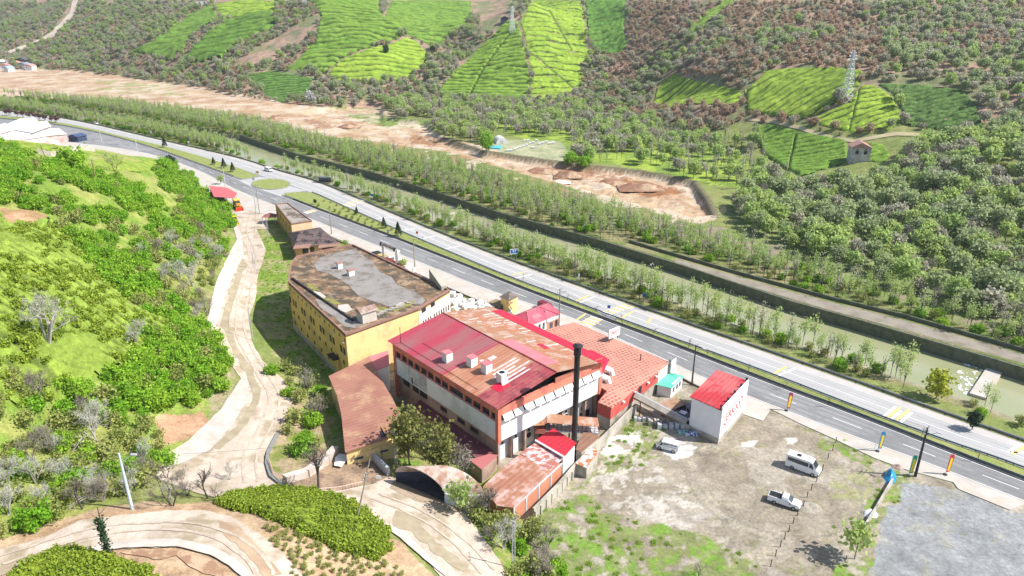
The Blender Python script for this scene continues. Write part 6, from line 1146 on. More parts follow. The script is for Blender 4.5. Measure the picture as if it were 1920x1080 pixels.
for nm, (u, v), col, lb in (('a', (1474,770), (.32,.05,.12), 'maroon and yellow feather flag at the yard entrance'), ('b', (1645,846), (.02,.20,.42), 'blue and yellow feather flag on the pavement'), ('c', (1703,892), (.04,.36,.20), 'green and yellow feather flag beside the black pole'), ('d', (1772,890), (.55,.04,.05), 'red and yellow feather flag near the gravel lot')):
    p = P(u, v, .14); o = thing('feather_flag', lb, 'flag', p, R(12), 'feather flags along the pavement'); mb = MB(); mb.bar((0, 0, 0), (0, 0, 4.1), .035, 6); mb.go('pole', STEEL, o)
    cm = M('flag_edge', col, tuple(x * .85 for x in col), sc=2, var=.03); ym = M('flag_yellow', (.80,.62,.02), (.78,.58,.03), sc=2, var=.03)
    out = [(.05, .5), (.75, .5), (1.0, 3.3), (.9, 3.9), (.55, 4.15), (.05, 4.1)]; mb = MB(); mb.add([(x, -.015, z) for x, z in out] + [(x, .015, z) for x, z in out], [tuple(range(6)), tuple(range(6, 12))[::-1]] + [(i, i + 6, (i + 1) % 6 + 6, (i + 1) % 6) for i in range(6)]); mb.go('flag_cloth', cm, o)
    inn = [(.2, .8), (.62, .75), (.8, 3.0), (.7, 3.3), (.3, 3.4)]; mb = MB(); mb.add([(x, -.03, z) for x, z in inn] + [(x, .03, z) for x, z in inn], [tuple(range(5)), tuple(range(5, 10))[::-1]] + [(i, i + 5, (i + 1) % 5 + 5, (i + 1) % 5) for i in range(5)]); mb.go('flag_centre', ym, o)
    mb = MB(); mb.cyl(0, 0, -.02, .12, .35, 12); mb.go('weighted_foot', BLACKM, o)
# iron stakes across the yard
for i, (u, v) in enumerate([(1567,830),(1561,845),(1552,861),(1542,882),(1531,903),(1521,919),(1513,933),(1506,950),(1495,967),(1487,982),(1479,997),(1471,1011),(1463,1026),(1454,1043),(1445,1062)]):
    p = P(u, v); mb = MB(); mb.bar((0, 0, -.2), (0, 0, 1.25), .07, 5); mb.bar((0, 0, 1.1), (-.12, 0, 1.2), .05, 4)
    if i == 0: st0 = mb.go('fence_stake', BLACKM); o = st0
    else: o = st0.copy(); COL.objects.link(o)
    o.location = p; o['label'] = 'thin black iron stake in the row crossing the gravel yard'; o['category'] = 'stake'; o['group'] = 'iron stakes across the gravel yard'
# tarpaulin, bags, rubble
def heap(name, label, cat, base, sx, sy, h, mat, seed=1, sub=10):
    p = T(*base); V = []; f = []; n = sub
    for i in range(n + 1):
        for j in range(n + 1):
            x = -1 + 2 * i / n; y = -1 + 2 * j / n; r = math.hypot(x, y); z = h * max(0, 1 - r ** 2) * (.55 + .9 * float(vn(x * 2.3 + seed * 7, y * 2.3, seed))) - .05; V.append((x * sx, y * sy, z))
    for i in range(n):
        for j in range(n): f.append((i * (n + 1) + j, (i + 1) * (n + 1) + j, (i + 1) * (n + 1) + j + 1, i * (n + 1) + j + 1))
    mb = MB(); mb.add(V, f); o = mb.go(name, mat, label=label, cat=cat); o.location = p; return o
o = heap('tarpaulin_heap', 'bright blue tarpaulin heap at the end of the lot wall', 'tarpaulin', (1669,894), 1.0, 2.2, 1.1, M('bright_blue_tarp', (.02,.28,.50), (.02,.2,.38), sc=1.5, rough=.35), 3); o.rotation_euler[2] = R(-28)
heap('white_bags', 'white plastic sacks dumped on the lot wall', 'sacks', (1632,964), 1.2, 1.0, .7, WHITEP, 5)
heap('stone_heap', 'small heap of brown rubble beside the blue tarpaulin', 'rubble', (1684,876), 1.2, 1.0, .5, M('brown_rubble', (.3,.22,.18), (.4,.32,.27), sc=2, var=.3), 6)
heap('rubble_mound', 'low rubble mound in front of the pickup', 'rubble', (1519,952), 2.0, 1.6, .35, M('grey_rubble', (.36,.33,.27), (.26,.23,.18), sc=2, var=.3), 8)
# white marble blocks
BLK = M('white_block_stone', (.80,.79,.77), (.66,.65,.62), sc=1, var=.1); rs = random.Random(11); bi = 0; b0 = None
for (px, n_) in (([(846,557),(858,562),(905,578),(928,586),(900,594),(860,590),(842,580)], 110), ([(742,492),(752,494),(776,512),(770,517),(752,505)], 26)):
    k = 0
    while k < n_:
        u = rs.uniform(min(p[0] for p in px), max(p[0] for p in px)); v = rs.uniform(min(p[1] for p in px), max(p[1] for p in px))
        if not inpoly(np.array([u]), np.array([v]), px)[0]: continue
        p = P(u, v); k += 1
        if b0 is None: mb = MB(); mb.prism([(-.7, -.5), (.65, -.55), (.75, .5), (-.6, .55)], 0, 1.0); b0 = mb.go('stone_block', BLK); o = b0
        else: o = b0.copy(); COL.objects.link(o)
        o.location = (p.x, p.y, rs.choice([0, 0, .9])); o.rotation_euler = (rs.uniform(-.2, .2), rs.uniform(-.2, .2), rs.uniform(0, 3)); o.scale = [rs.uniform(.6, 1.3)] * 3
        o['label'] = 'rough white stone block in the stacked yard behind the rust roof' if n_ > 50 else 'rough white stone block in the small stack by the gate frame'; o['category'] = 'stone block'; o['group'] = 'white stone blocks in the works yard' if n_ > 50 else 'white stone blocks by the gate frame'
# gate frame
gf = bld('concrete_gate', 'tall concrete gate frame beside the near lanes', 'gate', P(719,495).xy); O = gf.location; a, b = P(720,492).xy, P(745,503).xy
for p in (a, b): mb = MB(); mb.box(p.x - .35, p.x + .35, p.y - .35, p.y + .35, 0, 6.2); mb.go('pillar', CONG, gf, off=O); mb = MB(); mb.box(p.x - .9, p.x - .2, p.y - .3, p.y + .3, 5.6, 6.6); mb.go('speaker_box', BLACKM, gf, off=O)
mb = MB(); mb.bar((*a, 6.0), (*b, 6.0), .4, 4); mb.go('lintel', M('dark_brown_beam', (.14,.11,.09), (.2,.16,.13), sc=1), gf, off=O); mb = MB(); mb.wrect(b, b + Vector((1.2, .5)), 0, 1.2, 4.2, 5.8, .05, .05); mb.go('sign_board', WHITEP, gf, off=O)
yp = bld('stall', 'yellow and dark red stall below the gate frame', 'stall', P(712,497).xy); O = yp.location
for (u0, v0), (u1, v1), h, m_ in (((698,482),(706,487),1.8,BLACKM), ((708,488),(716,492),2.0,YELW), ((716,494),(728,500),1.7,DKRED), ((728,500),(742,506),1.6,DKRED), ((742,504),(750,508),1.5,CORAL)):
    a, b = P(u0, v0).xy, P(u1, v1).xy; mb = MB(); mb.wrect(a, b, 0, (b - a).length, 0, h, .1, 2.2); mb.go('stall_box', m_, yp, off=O)
# signs
def signboard(label, base, h, w, hh, m1, m2, txt=None, z=0, rz=None, rim=True):
    p = P(base[0], base[1], z); o = thing('road_sign', label, 'sign', p, rz if rz is not None else R(-6)); mb = MB(); [mb.bar((x, 0, 0), (x, 0, h), .06, 5) for x in ((-w * .3, w * .3) if w > 1.5 else (0,))]; mb.go('post', STEEL, o)
    mb = MB(); mb.box(-w / 2, w / 2, -.1, -.04, h - hh, h); mb.go('face', m1, o)
    if rim: mb = MB(); [mb.box(*q) for q in ((-w / 2 - .02, w / 2 + .02, -.14, -.02, h - .14, h + .02), (-w / 2 - .02, w / 2 + .02, -.14, -.02, h - hh - .02, h - hh + .14), (-w / 2 - .02, -w / 2 + .12, -.14, -.02, h - hh, h), (w / 2 - .12, w / 2 + .02, -.14, -.02, h - hh, h))]; mb.go('rim', WHITEP, o)
    if txt: textmesh(txt, 'lettering', WHITEP, hh * .75, o, Matrix.Translation((0, -.13, h - hh / 2)) @ Matrix.Rotation(R(90), 4, 'X'), .02)
    return o
BLS = M('sign_blue', (.01,.14,.45), (.01,.12,.4), sc=1, var=.02)
signboard('blue rectangular road sign with white 97 beyond the highway', (964,487), 3.6, 2.6, 1.6, BLS, WHITEP, '97', rz=R(12))
signboard('small blue sign on the verge above the far zebra', (1207,569), 3.0, .9, 1.0, BLS, WHITEP, None, rim=False); signboard('small blue sign in the median opening beside the zebra', (1141,588), 2.4, .8, .8, BLS, WHITEP, None, rim=False)
signboard('white back of a sign on the far verge by the alders', (1085,530), 2.8, .6, 1.9, WHITEP, WHITEP, None, rim=False); signboard('small blue sign among the alders beside the long median', (698,377), 3.0, 1.2, .9, BLS, WHITEP, None, rim=False)
signboard('red topped warning sign in the widening median', (783,456), 4.2, .8, .8, REDM, WHITEP, None, rim=False); signboard('orange marker board at the tip of the median before the island', (483,327), 1.6, 1.5, 1.0, ORG, WHITEP, None, rim=False)
signboard('round grey sign on the left tip of the teardrop island', (476,342), 2.2, 1.1, 1.1, STEEL, WHITEP, None, rim=False); signboard('white board behind the rear yellow building', (526,396), 5.2, 1.6, 3.4, WHITEP, WHITEP, None, rim=False)
signboard('pale sign board on the grass of the median near the fir', (728,440), 2.0, .8, 1.3, STEEL, WHITEP, None, rim=False); signboard('tiny white sign with red arrow chevrons above the arched shelter', (711,903), 1.2, .9, .6, WHITEP, REDM, None, z=3.5, rim=False)
bs = bld('bus_shelter', 'small dark framed bus shelter on the far side of the highway', 'bus shelter', P(607,343).xy); q = bs.location; bs.rotation_euler[2] = R(-20)
mb = MB(); mb.box(-3.4, 3.4, -.8, 1.0, 2.5, 2.65); mb.go('roof', DS, bs); mb = MB(); mb.box(-3.2, 3.2, .9, .95, .4, 2.4); mb.go('back_glass', GLASS, bs)
for x in (-3.2, -1, 1, 3.2): mb = MB(); mb.bar((x, -.7, 0), (x, -.7, 2.5), .07); mb.go('post', DS, bs)
mb = MB(); mb.box(-2.6, 2.6, .2, .6, .45, .55); mb.go('bench', WOOD, bs)
for i, (u, v) in enumerate([(552,331),(475,305),(419,293),(355,277),(285,257)]):
    signboard('small white round sign on a post behind the far guard rail', (u, v), 3.6, 1.0, 1.0, WHITEP, WHITEP, None, rim=False)['group'] = 'white round signs behind the far guard rail'
# ------------------------------------------------------------------ vegetation
def leafquads(P3, s, r, flat=0.0, asp=1.0):
    n = len(P3); a = r.normal(size=(n, 3)); a[:, 2] *= (1 - flat); a /= np.linalg.norm(a, axis=1)[:, None] + 1e-9
    b = np.cross(a, r.normal(size=(n, 3))); b /= np.linalg.norm(b, axis=1)[:, None] + 1e-9; s = np.asarray(s)[:, None] if np.ndim(s) else s
    a = a * s * .5; b = b * s * .5 * asp; V = np.stack([P3 - a - b, P3 + a - b, P3 + a + b, P3 - a + b], 1).reshape(-1, 3)
    return V, np.arange(4 * n).reshape(n, 4)
def crownpts(r, K, m, cx, cz, spread, shell=.55, top=1.0):
    u = r.normal(size=(K, 3)); u /= np.linalg.norm(u, axis=1)[:, None]; rad = (shell + (1 - shell) * r.random(K))[:, None]
    c = u * rad * np.array([cx[0], cx[0], cx[1]]); c[:, 2] *= np.where(c[:, 2] > 0, top, .8); c[:, 2] += cz
    sz = r.uniform(.6, 1.3, K); pts = c.repeat(m, 0) + r.normal(size=(K * m, 3)) * spread * sz.repeat(m)[:, None]; tone = np.clip(r.random(K), 0, 1).repeat(m) * .7 + r.random(K * m) * .3
    return pts, tone, c
def twigs(mb, r, p, d, L, rad, depth, n=3, bend=.35, up=.15):
    q = p + d * L; mb.bar(tuple(p), tuple(q), rad, 4 if rad > .05 else 3, rad * .6)
    if depth == 0: return
    for i in range(n):
        t = r.uniform(.45, 1); e = d + r.normal(size=3) * bend * 1.6; e[2] += up; e /= np.linalg.norm(e); twigs(mb, r, p + d * L * t, e, L * r.uniform(.5, .75), rad * .55, depth - 1, n, bend, up)
BARK = M('bark_grey', (.22,.19,.16), (.15,.13,.11), sc=2); BARKL = M('bark_pale', (.42,.40,.35), (.32,.3,.27), sc=2); BARKD = M('bark_dark', (.10,.08,.065), (.07,.06,.05), sc=2)
LM = dict(dolive=leafmat('dark_olive_leaves', (.20,.21,.06), (.24,.25,.07), .35, .4), tea=leafmat('tea_leaves', (.32,.41,.045), (.25,.35,.035), .35, .35), hazel=leafmat('hazel_leaves', (.22,.45,.03), (.34,.53,.05), .45, .32), weed=leafmat('weed_leaves', (.30,.46,.06), (.36,.48,.10), .5, .2), alder=leafmat('alder_leaves', (.46,.56,.19), (.38,.50,.17), .52, .22), wood=leafmat('woodland_leaves', (.34,.41,.21), (.43,.51,.25), .55, .3), scrub=leafmat('dry_scrub', (.50,.35,.25), (.44,.36,.24), .45, .3),
    grey=leafmat('grey_green_scrub', (.40,.40,.28), (.46,.44,.34), .45, .3), olive=leafmat('fresh_olive_leaves', (.30,.35,.09), (.38,.40,.13), .38, .35), con=leafmat('conifer_needles', (.025,.06,.025), (.04,.075,.03), .05, .3), yel=leafmat('yellow_green_leaves', (.40,.42,.04), (.36,.44,.05), .35, .3), blossom=leafmat('white_blossom', (.6,.58,.55), (.5,.5,.48), .3, .2), purple=leafmat('purple_leaves', (.10,.05,.05), (.13,.07,.06), .15, .3), twig=leafmat('fine_twigs', (.33,.29,.24), (.25,.22,.18), .1, .3), twigp=leafmat('pale_twigs', (.50,.50,.42), (.42,.43,.35), .1, .3))
PROTO = {}
def proto(kind, seed, leaf, bark, H, K, m, cx, cz, spread, ls, shell=.5, tr=.12, limbs=6, sticks=0, top=1.0, asp=1.0, flat=0):
    r = np.random.default_rng(seed); pts, tone, c = crownpts(r, K, m, cx, cz, spread, shell, top); V, F = leafquads(pts, r.uniform(.6, 1.3, len(pts)) * ls, r, flat, asp)
    cm = rawmesh('crown', V, F, None, [LM[leaf]], smooth=False, lc=tone.repeat(4)); mb = MB(); mb.bar((0, 0, -.6), (0, 0, cz * .8), tr, 5, tr * .6); mb.bar((0, 0, cz * .8), (.1, .1, min(H * .95, cz + cx[1] * .8)), tr * .6, 4, tr * .2)
    for i in range(limbs):
        e = c[r.integers(len(c))]; z = r.uniform(.3, .85) * e[2]; mb.bar((0, 0, z), tuple(e), tr * .4, 3, tr * .12)
    tm = mb.go('trunk', bark); me = (cm.data, tm.data); bpy.data.objects.remove(cm); bpy.data.objects.remove(tm); return me
def addp(k, *a, **kw): PROTO.setdefault(k, []).append(proto(k, *a, **kw))
for sd in (1, 2, 3): addp('alder', sd, 'alder', BARK, 10, 24, 11, (1.5, 3.4), 6.2, .5, .27, shell=.25, tr=.09, limbs=16)
for sd in (4, 5): addp('thin_alder', sd, 'grey', BARKD, 10, 14, 8, (1.1, 3.6), 6.2, .45, .28, shell=.3, tr=.11, limbs=18)
for sd in (6, 7, 8): addp('hazel', sd, 'hazel', BARK, 4, 46, 30, (1.9, 1.5), 1.7, .36, .29, shell=.65, tr=.07, limbs=6)
for sd in (9, 10): addp('mixed', sd, 'olive', BARK, 4, 30, 12, (1.7, 1.6), 1.9, .42, .3, shell=.4, tr=.07, limbs=14)
for sd in (11, 12, 13): addp('wood', sd, 'wood', BARK, 10, 60, 13, (3.1, 3.4), 6.0, .65, .62, shell=.6, tr=.2, limbs=8)
for sd in (14, 15): addp('woodgreen', sd, 'alder', BARK, 9, 50, 13, (2.8, 3.0), 5.2, .6, .6, shell=.6, tr=.18, limbs=8)
for sd in (16, 17): addp('scrub', sd, 'scrub', BARKD, 7, 46, 11, (2.7, 2.6), 3.4, .6, .62, shell=.5, tr=.16, limbs=8)
for sd in (18, 19): addp('greyscrub', sd, 'grey', BARK, 8, 50, 11, (2.8, 3.0), 4.2, .6, .62, shell=.5, tr=.16, limbs=8)
for sd in (20,): addp('olivetree', sd, 'dolive', BARK, 11, 90, 16, (2.6, 4.4), 6.2, .6, .36, shell=.5, tr=.2, limbs=26)
for sd in (21,): addp('greytree', sd, 'twig', BARK, 9, 60, 12, (2.2, 3.0), 5.4, .5, .42, shell=.4, tr=.15, limbs=26, asp=.14)
addp('yellowbush', 22, 'yel', BARK, 5, 50, 14, (1.8, 2.4), 2.8, .45, .34, shell=.5, tr=.08, limbs=8)
addp('blossom', 23, 'blossom', BARK, 7, 50, 12, (2.6, 3.0), 5.0, .6, .6, shell=.5, tr=.16, limbs=6)
addp('purple', 24, 'purple', BARKD, 3.4, 24, 12, (1.1, 1.1), 2.3, .35, .4, shell=.5, tr=.08, limbs=4)
addp('leafsapling', 25, 'alder', BARK, 4, 26, 11, (1.3, 1.6), 2.6, .35, .3, shell=.4, tr=.06, limbs=8)
addp('darktree', 26, 'con', BARKD, 9, 70, 14, (2.2, 3.0), 5.0, .5, .5, shell=.6, tr=.2, limbs=6)
addp('willow', 27, 'hazel', BARK, 13, 110, 14, (3.4, 5.4), 6.6, .6, .5, shell=.6, tr=.25, limbs=10)
def conifer(seed, H=5.2, R0=1.5):
    r = np.random.default_rng(seed); pts = []; 
    for i in range(900): t = r.random() ** .8; z = .7 + t * (H - .7); rr = R0 * (1 - t) ** .9 * r.uniform(.55, 1.05) * (1 + .18 * math.sin(z * 9)); a = r.uniform(0, 6.283); pts.append((rr * math.cos(a), rr * math.sin(a), z))
    pts = np.array(pts); V, F = leafquads(pts, r.uniform(.7, 1.3, len(pts)) * .26, r, .4); cm = rawmesh('crown', V, F, None, [LM['con']], smooth=False, lc=r.random(len(pts)).repeat(4)); mb = MB(); mb.bar((0, 0, -.2), (0, 0, H * .9), .1, 5, .03); tm = mb.go('trunk', BARKD); me = (cm.data, tm.data); bpy.data.objects.remove(cm); bpy.data.objects.remove(tm); return me
PROTO['conifer'] = [conifer(31)]
def baretree(seed, H, depth=5, n=3, bark=BARKL, bend=.4, stems=3, twigleaf='twigp', tl=1400):
    r = np.random.default_rng(seed); mb = MB()
    for i in range(stems):
        d = np.array([r.normal() * .22, r.normal() * .22, 1.0]); d /= np.linalg.norm(d); twigs(mb, r, np.zeros(3) + r.normal(size=3) * .1 * (stems > 1), d, H * .36, H * .017, depth, n, bend, .22)
    tm = mb.go('trunk', bark); v = np.array(mb.v); k = v[:, 2] > H * .42; src = v[k]
    pts = src[r.integers(len(src), size=tl)] + r.normal(size=(tl, 3)) * H * .02; V, F = leafquads(pts, r.uniform(.5, 1.4, tl) * H * .035, r, 0, .07)
    cm = rawmesh('twigs', V, F, None, [LM[twigleaf]], smooth=False, lc=r.random(tl).repeat(4)); me = (cm.data, tm.data); bpy.data.objects.remove(cm); bpy.data.objects.remove(tm); return me
PROTO['bare_pale'] = [baretree(41, 14)]; PROTO['bare_small'] = [baretree(42, 9, 4, 3, BARKL), baretree(43, 8, 4, 3, BARK, twigleaf='twig')]; PROTO['bare_dark'] = [baretree(44, 8, 5, 3, BARKD, .45, 2, 'twig', 900)]; PROTO['bare_tall'] = [baretree(45, 13, 3, 5, BARKD, .35, 1, 'twig', 500)]; PROTO['sapling'] = [baretree(46, 3.6, 3, 3, BARKD, .3, 1, 'twig', 220), baretree(47, 3.2, 3, 3, BARK, .3, 1, 'twig', 220)]
def plant(kind, name, label, cat, p, s=1.0, i=0, group=None, crown='crown', rz=None, sz=None):
    c, t = PROTO[kind][i % len(PROTO[kind])]; o = thing(name, label, cat, p, rz if rz is not None else random.uniform(0, 6.28), group); o.scale = (s, s, (sz or 1) * s)
    a = bpy.data.objects.new(crown, c); link(a, o); b = bpy.data.objects.new('trunk', t); link(b, o); KIDS.setdefault(o.name, []).extend([a, b]); return o
def gnscatter(name, label, cat, pts, scl, rot, pid, prs):
    me = bpy.data.meshes.new(name); me.from_pydata([tuple(p) for p in pts], [], [])
    for nm, ty, val in (('scl', 'FLOAT', scl), ('rz', 'FLOAT', rot), ('pid', 'INT', pid)): a = me.attributes.new(nm, ty, 'POINT'); a.data.foreach_set('value', np.asarray(val, np.int32 if ty == 'INT' else np.float32))
    o = bpy.data.objects.new(name, me); link(o, None, label, cat, None, 'stuff'); g = bpy.data.node_groups.new(name, 'GeometryNodeTree')
    g.interface.new_socket('Geometry', in_out='INPUT', socket_type='NodeSocketGeometry'); g.interface.new_socket('Geometry', in_out='OUTPUT', socket_type='NodeSocketGeometry')
    N = g.nodes; Lk = g.links.new; gi = N.new('NodeGroupInput'); go = N.new('NodeGroupOutput'); jn = N.new('GeometryNodeJoinGeometry'); Lk(jn.outputs[0], go.inputs[0])
    def at(nm, ty): a = N.new('GeometryNodeInputNamedAttribute'); a.data_type = ty; a.inputs['Name'].default_value = nm; return next(x for x in a.outputs if x.enabled)
    S_, Rr, Pd = at('scl', 'FLOAT'), at('rz', 'FLOAT'), at('pid', 'INT'); cx = N.new('ShaderNodeCombineXYZ'); Lk(Rr, cx.inputs[2])
    for k, root in enumerate(prs):
        cmp_ = N.new('FunctionNodeCompare'); cmp_.data_type = 'INT'; cmp_.operation = 'EQUAL'; ins = [x for x in cmp_.inputs if x.enabled]; Lk(Pd, ins[0]); ins[1].default_value = k
        for ch in KIDS[root.name]:
            oi = N.new('GeometryNodeObjectInfo'); oi.transform_space = 'ORIGINAL'; oi.inputs['Object'].default_value = ch; oi.inputs['As Instance'].default_value = True
            ip = N.new('GeometryNodeInstanceOnPoints'); Lk(gi.outputs[0], ip.inputs['Points']); Lk(cmp_.outputs[0], ip.inputs['Selection']); Lk(oi.outputs['Geometry'], ip.inputs['Instance']); Lk(cx.outputs[0], ip.inputs['Rotation']); Lk(S_, ip.inputs['Scale']); Lk(ip.outputs[0], jn.inputs[0])
    md = o.modifiers.new('scatter', 'NODES'); md.node_group = g; return o
SPOIL = M('spoil_soil', (.30,.165,.10), (.20,.10,.06), sc=.2, lo=.42, hi=.58, var=.3, bsc=.8, bump=.2, dirt=(.42,.30,.2), dsc=.12)
TEAP = [o for o in COL.objects if o.name.startswith('tea_field')]
def spots(poly, sp, u_jit=0, cond=None, clear=2.5, ymax=1500, excl=()):
    """ground points inside a photo polygon, about sp metres apart"""
    c = [T(*p) if p[1] > 5 else T(p[0], 6) for p in poly]; x0, x1, y0, y1 = min(p.x for p in c) - 20, max(p.x for p in c) + 20, min(p.y for p in c) * .96, min(ymax, max(p.y for p in c) * 1.1 + 20)
    gx, gy = np.meshgrid(np.arange(x0, x1, sp), np.arange(y0, y1, sp)); gx = gx.ravel() + rng.uniform(-.45, .45, gx.size) * sp; gy = gy.ravel() + rng.uniform(-.45, .45, gy.size) * sp
    gz = Hf(gx, gy); u, v = proj(gx, gy, gz); k = inpoly(u, v, poly)
    for e in excl: k &= ~inpoly(u, v, e)
    if cond is not None: k &= cond(gx, gy, gz, u, v)
    # only ground the camera can see or nearly see
    return np.stack([gx, gy, gz, u, v], 1)[k]
def forest(key, kinds, wts, name, label, cat, group, P5, smin, smax, cap, slabel, sname, depth=.15, zs=1.0):
    if not len(P5): return
    d = np.hypot(P5[:, 0], P5[:, 1]); P5 = P5[np.argsort(d)]; infr = (P5[:, 3] > -10) & (P5[:, 3] < 1930) & (P5[:, 4] < 1090); order = np.r_[np.nonzero(infr)[0], np.nonzero(~infr)[0]]; P5 = P5[order]
    ps = []; vs = []
    for kd, w in zip(kinds, wts):
        for i in range(len(PROTO[kd])): ps.append((kd, i)); vs.append(w / len(PROTO[kd]))
    vs = np.array(vs) / sum(vs); n = len(P5); pid = rng.choice(len(ps), n, p=vs); sc = rng.uniform(smin, smax, n); rz = rng.uniform(0, 6.28, n); roots = {}
    for i in range(min(cap, n)):
        k = int(pid[i]); o = plant(ps[k][0], name, label, cat, (P5[i, 0], P5[i, 1], P5[i, 2] - depth), float(sc[i]), ps[k][1], group, rz=float(rz[i])); roots.setdefault(k, o)
    if n > cap:
        for k in range(len(ps)):
            if k not in roots:
                pid[pid == k] = next(iter(roots))
        ks = sorted(roots); rm = {k: j for j, k in enumerate(ks)}
        gnscatter(sname, slabel, 'trees', P5[cap:, :3] - [0, 0, depth], sc[cap:], rz[cap:], [rm[int(x)] for x in pid[cap:]], [roots[k] for k in ks])
    return n
NTEA = [c for c in TEAPOLYS]
# alders between highway and river
def c_near(x, y, z, u, v): rd = rivd(x, y); g = [(p.x, p.y) for p in g1]; ys = np.interp(x, [p[0] for p in g], [p[1] for p in g]); dh = dline(x, y, g); return (rd > RW + 2.5) & (dh > 4) & (y > ys) & ((u < 1650) | (rng.random(u.size) < .3)) & (rng.random(u.size) < np.where((dh < 13) | (u < 660), .95, np.where(u > 1200, .85, .5)))
a1 = spots([(-60,170),(400,200),(800,300),(1200,440),(1600,590),(2000,720),(2000,900),(1600,730),(1200,580),(800,420),(400,290),(-60,210)], 2.7, cond=c_near)
forest('a', ['alder','thin_alder'], [.8,.2], 'alder', 'slim light green alder in the belt between highway and river', 'alder', 'alders between highway and river', a1, .55, 1.0, 300, 'light green alder belt along the highway further upstream', 'alder_belt')
a1b = spots([(-60,170),(400,200),(800,300),(1200,440),(1600,590),(2000,720),(2000,900),(1600,730),(1200,580),(800,420),(400,290),(-60,210)], 4.0, cond=c_near)
forest('ab', ['hazel','mixed'], [.35,.65], 'undergrowth_bush', 'low green bush under the roadside alders', 'bush', 'bushes under the roadside alders', a1b, .45, .8, 60, 'low green undergrowth beneath the roadside alders', 'undergrowth')
# plantation on the far bank
def c_far(x, y, z, u, v): rd = rivd(x, y); return (rd < -1.2) & ((rd < -9) | (u < 1150)) & ~inpoly(x, y, DIRTG) & (dline(x, y, DIRTG + DIRTG[:1]) > 2) & (dline(x, y, [tuple(p) for p in TWL]) > 1.5)
PL = [(-60,172),(0,180),(250,200),(480,232),(620,272),(760,296),(860,318),(1000,362),(1180,412),(1330,452),(1500,505),(1700,568),(1920,634),(2100,695),(2100,740),(1920,665),(1700,602),(1550,562),(1400,521),(1265,482),(1180,462),(1100,445),(980,408),(860,372),(760,340),(690,318),(560,283),(400,248),(200,215),(-60,190)]
a2 = spots(PL, 3.3, cond=c_far)
forest('p', ['alder','thin_alder'], [.6,.4], 'plantation_alder', 'thin trunked alder in the plantation across the river', 'alder', 'alders of the plantation across the river', a2, .6, .95, 300, 'far rows of the alder plantation across the river', 'alder_plantation')
a2b = spots(PL, 4.2, cond=c_far)
forest('pb', ['hazel','mixed','leafsapling'], [.4,.3,.3], 'plantation_bush', 'green bush at the foot of the plantation alders', 'bush', 'bushes of the plantation across the river', a2b, .4, .85, 60, 'green understorey of the plantation across the river', 'plantation_understorey')
# grove on the plain
GR = [(722,200),(830,186),(950,198),(1100,205),(1230,235),(1330,262),(1430,255),(1420,300),(1478,335),(1480,365),(1400,362),(1310,342),(1200,318),(1100,308),(1072,295),(1062,262),(1000,256),(930,255),(905,300),(840,275),(790,255),(740,225)]
a3 = spots(GR, 5.6, cond=lambda x, y, z, u, v: ~inpoly(x, y, DIRTG) & ~((u > 1110) & (v > 285) & (rng.random(u.size) < .45)) & ~((u > 915) & (u < 1068) & (v > 258) & (v < 310)))
forest('g', ['thin_alder','woodgreen','greyscrub'], [.6,.25,.15], 'grove_tree', 'slender grey green tree in the open grove by the pale field', 'tree', 'trees of the open grove on the plain', a3, .7, 1.15, 300, 'further slender trees of the open grove', 'grove')
# wood on the right
WR_ = [(1345,410),(1380,375),(1478,350),(1560,352),(1650,345),(1690,300),(1730,275),(1800,268),(1850,262),(1950,250),(2100,260),(2100,720),(1920,625),(1700,555),(1520,490),(1420,440)]
a4 = spots(WR_, 5.6)
forest('w', ['wood','woodgreen','greyscrub','greytree'], [.32,.38,.2,.1], 'woodland_tree', 'rounded grey green tree in the dense wood below the stone house', 'tree', 'trees of the dense wood on the right', a4, .5, 1.15, 300, 'rest of the dense rounded wood on the right', 'woodland')
# hills
HL = [(-80,6),(2000,6),(2060,300),(1850,258),(1690,240),(1600,258),(1400,225),(1330,255),(1240,232),(1100,205),(950,198),(820,186),(720,196),(640,204),(450,184),(350,160),(260,148),(120,130),(-80,130)]
def hillcond(keepfn): return lambda x, y, z, u, v: keepfn(x, y, u, v)
BARE = [[(0,100),(60,80),(100,60),(135,0),(150,0),(140,30),(108,70),(20,106)], [(470,100),(540,60),(600,22),(590,60),(540,95),(480,125),(430,130)], [(875,0),(960,0),(900,40),(880,30)], [(890,0),(965,0),(955,45),(905,70),(895,30)], [(1330,20),(1480,20),(1500,60),(1380,90),(1300,70)]]
right = lambda x, y, u, v: (u > 1180) & (rng.random(u.size) < .9)
hb = spots(HL, 5.6, cond=hillcond(lambda x, y, u, v: (u > 1130) & (fbm(x / 40, y / 40, 71) + np.where(u > 1650, -.12, .06) > .42)), excl=NTEA)
forest('hb', ['scrub','greyscrub'], [.8,.2], 'brown_scrub_tree', 'dry brown leafless scrub tree on the slope right of the tea hill', 'scrub', 'dry brown scrub on the right hand slope', hb, .35, .85, 300, 'mass of dry brown scrub higher up the right hand slope', 'brown_scrub')
hg = spots(HL, 6.0, cond=hillcond(lambda x, y, u, v: (u > 1130) & (fbm(x / 40, y / 40, 71) + np.where(u > 1650, -.12, .06) <= .47)), excl=NTEA)
forest('hg', ['greyscrub','wood','woodgreen'], [.5,.35,.15], 'slope_tree', 'grey green tree among the brown scrub of the right hand slope', 'tree', 'grey green trees on the right hand slope', hg, .35, .95, 300, 'mass of grey green trees higher up the right hand slope', 'slope_trees')
hl = spots(HL, 6.6, cond=hillcond(lambda x, y, u, v: (u <= 1135)), excl=NTEA + BARE, ymax=1750)
forest('hl', ['greyscrub','wood','woodgreen','scrub'], [.38,.27,.15,.2], 'valley_tree', 'tree of the dark wood between the tea terraces', 'tree', 'trees of the wood between the tea terraces', hl, .4, .95, 300, 'dark wood filling the slopes between the tea terraces', 'valley_wood')
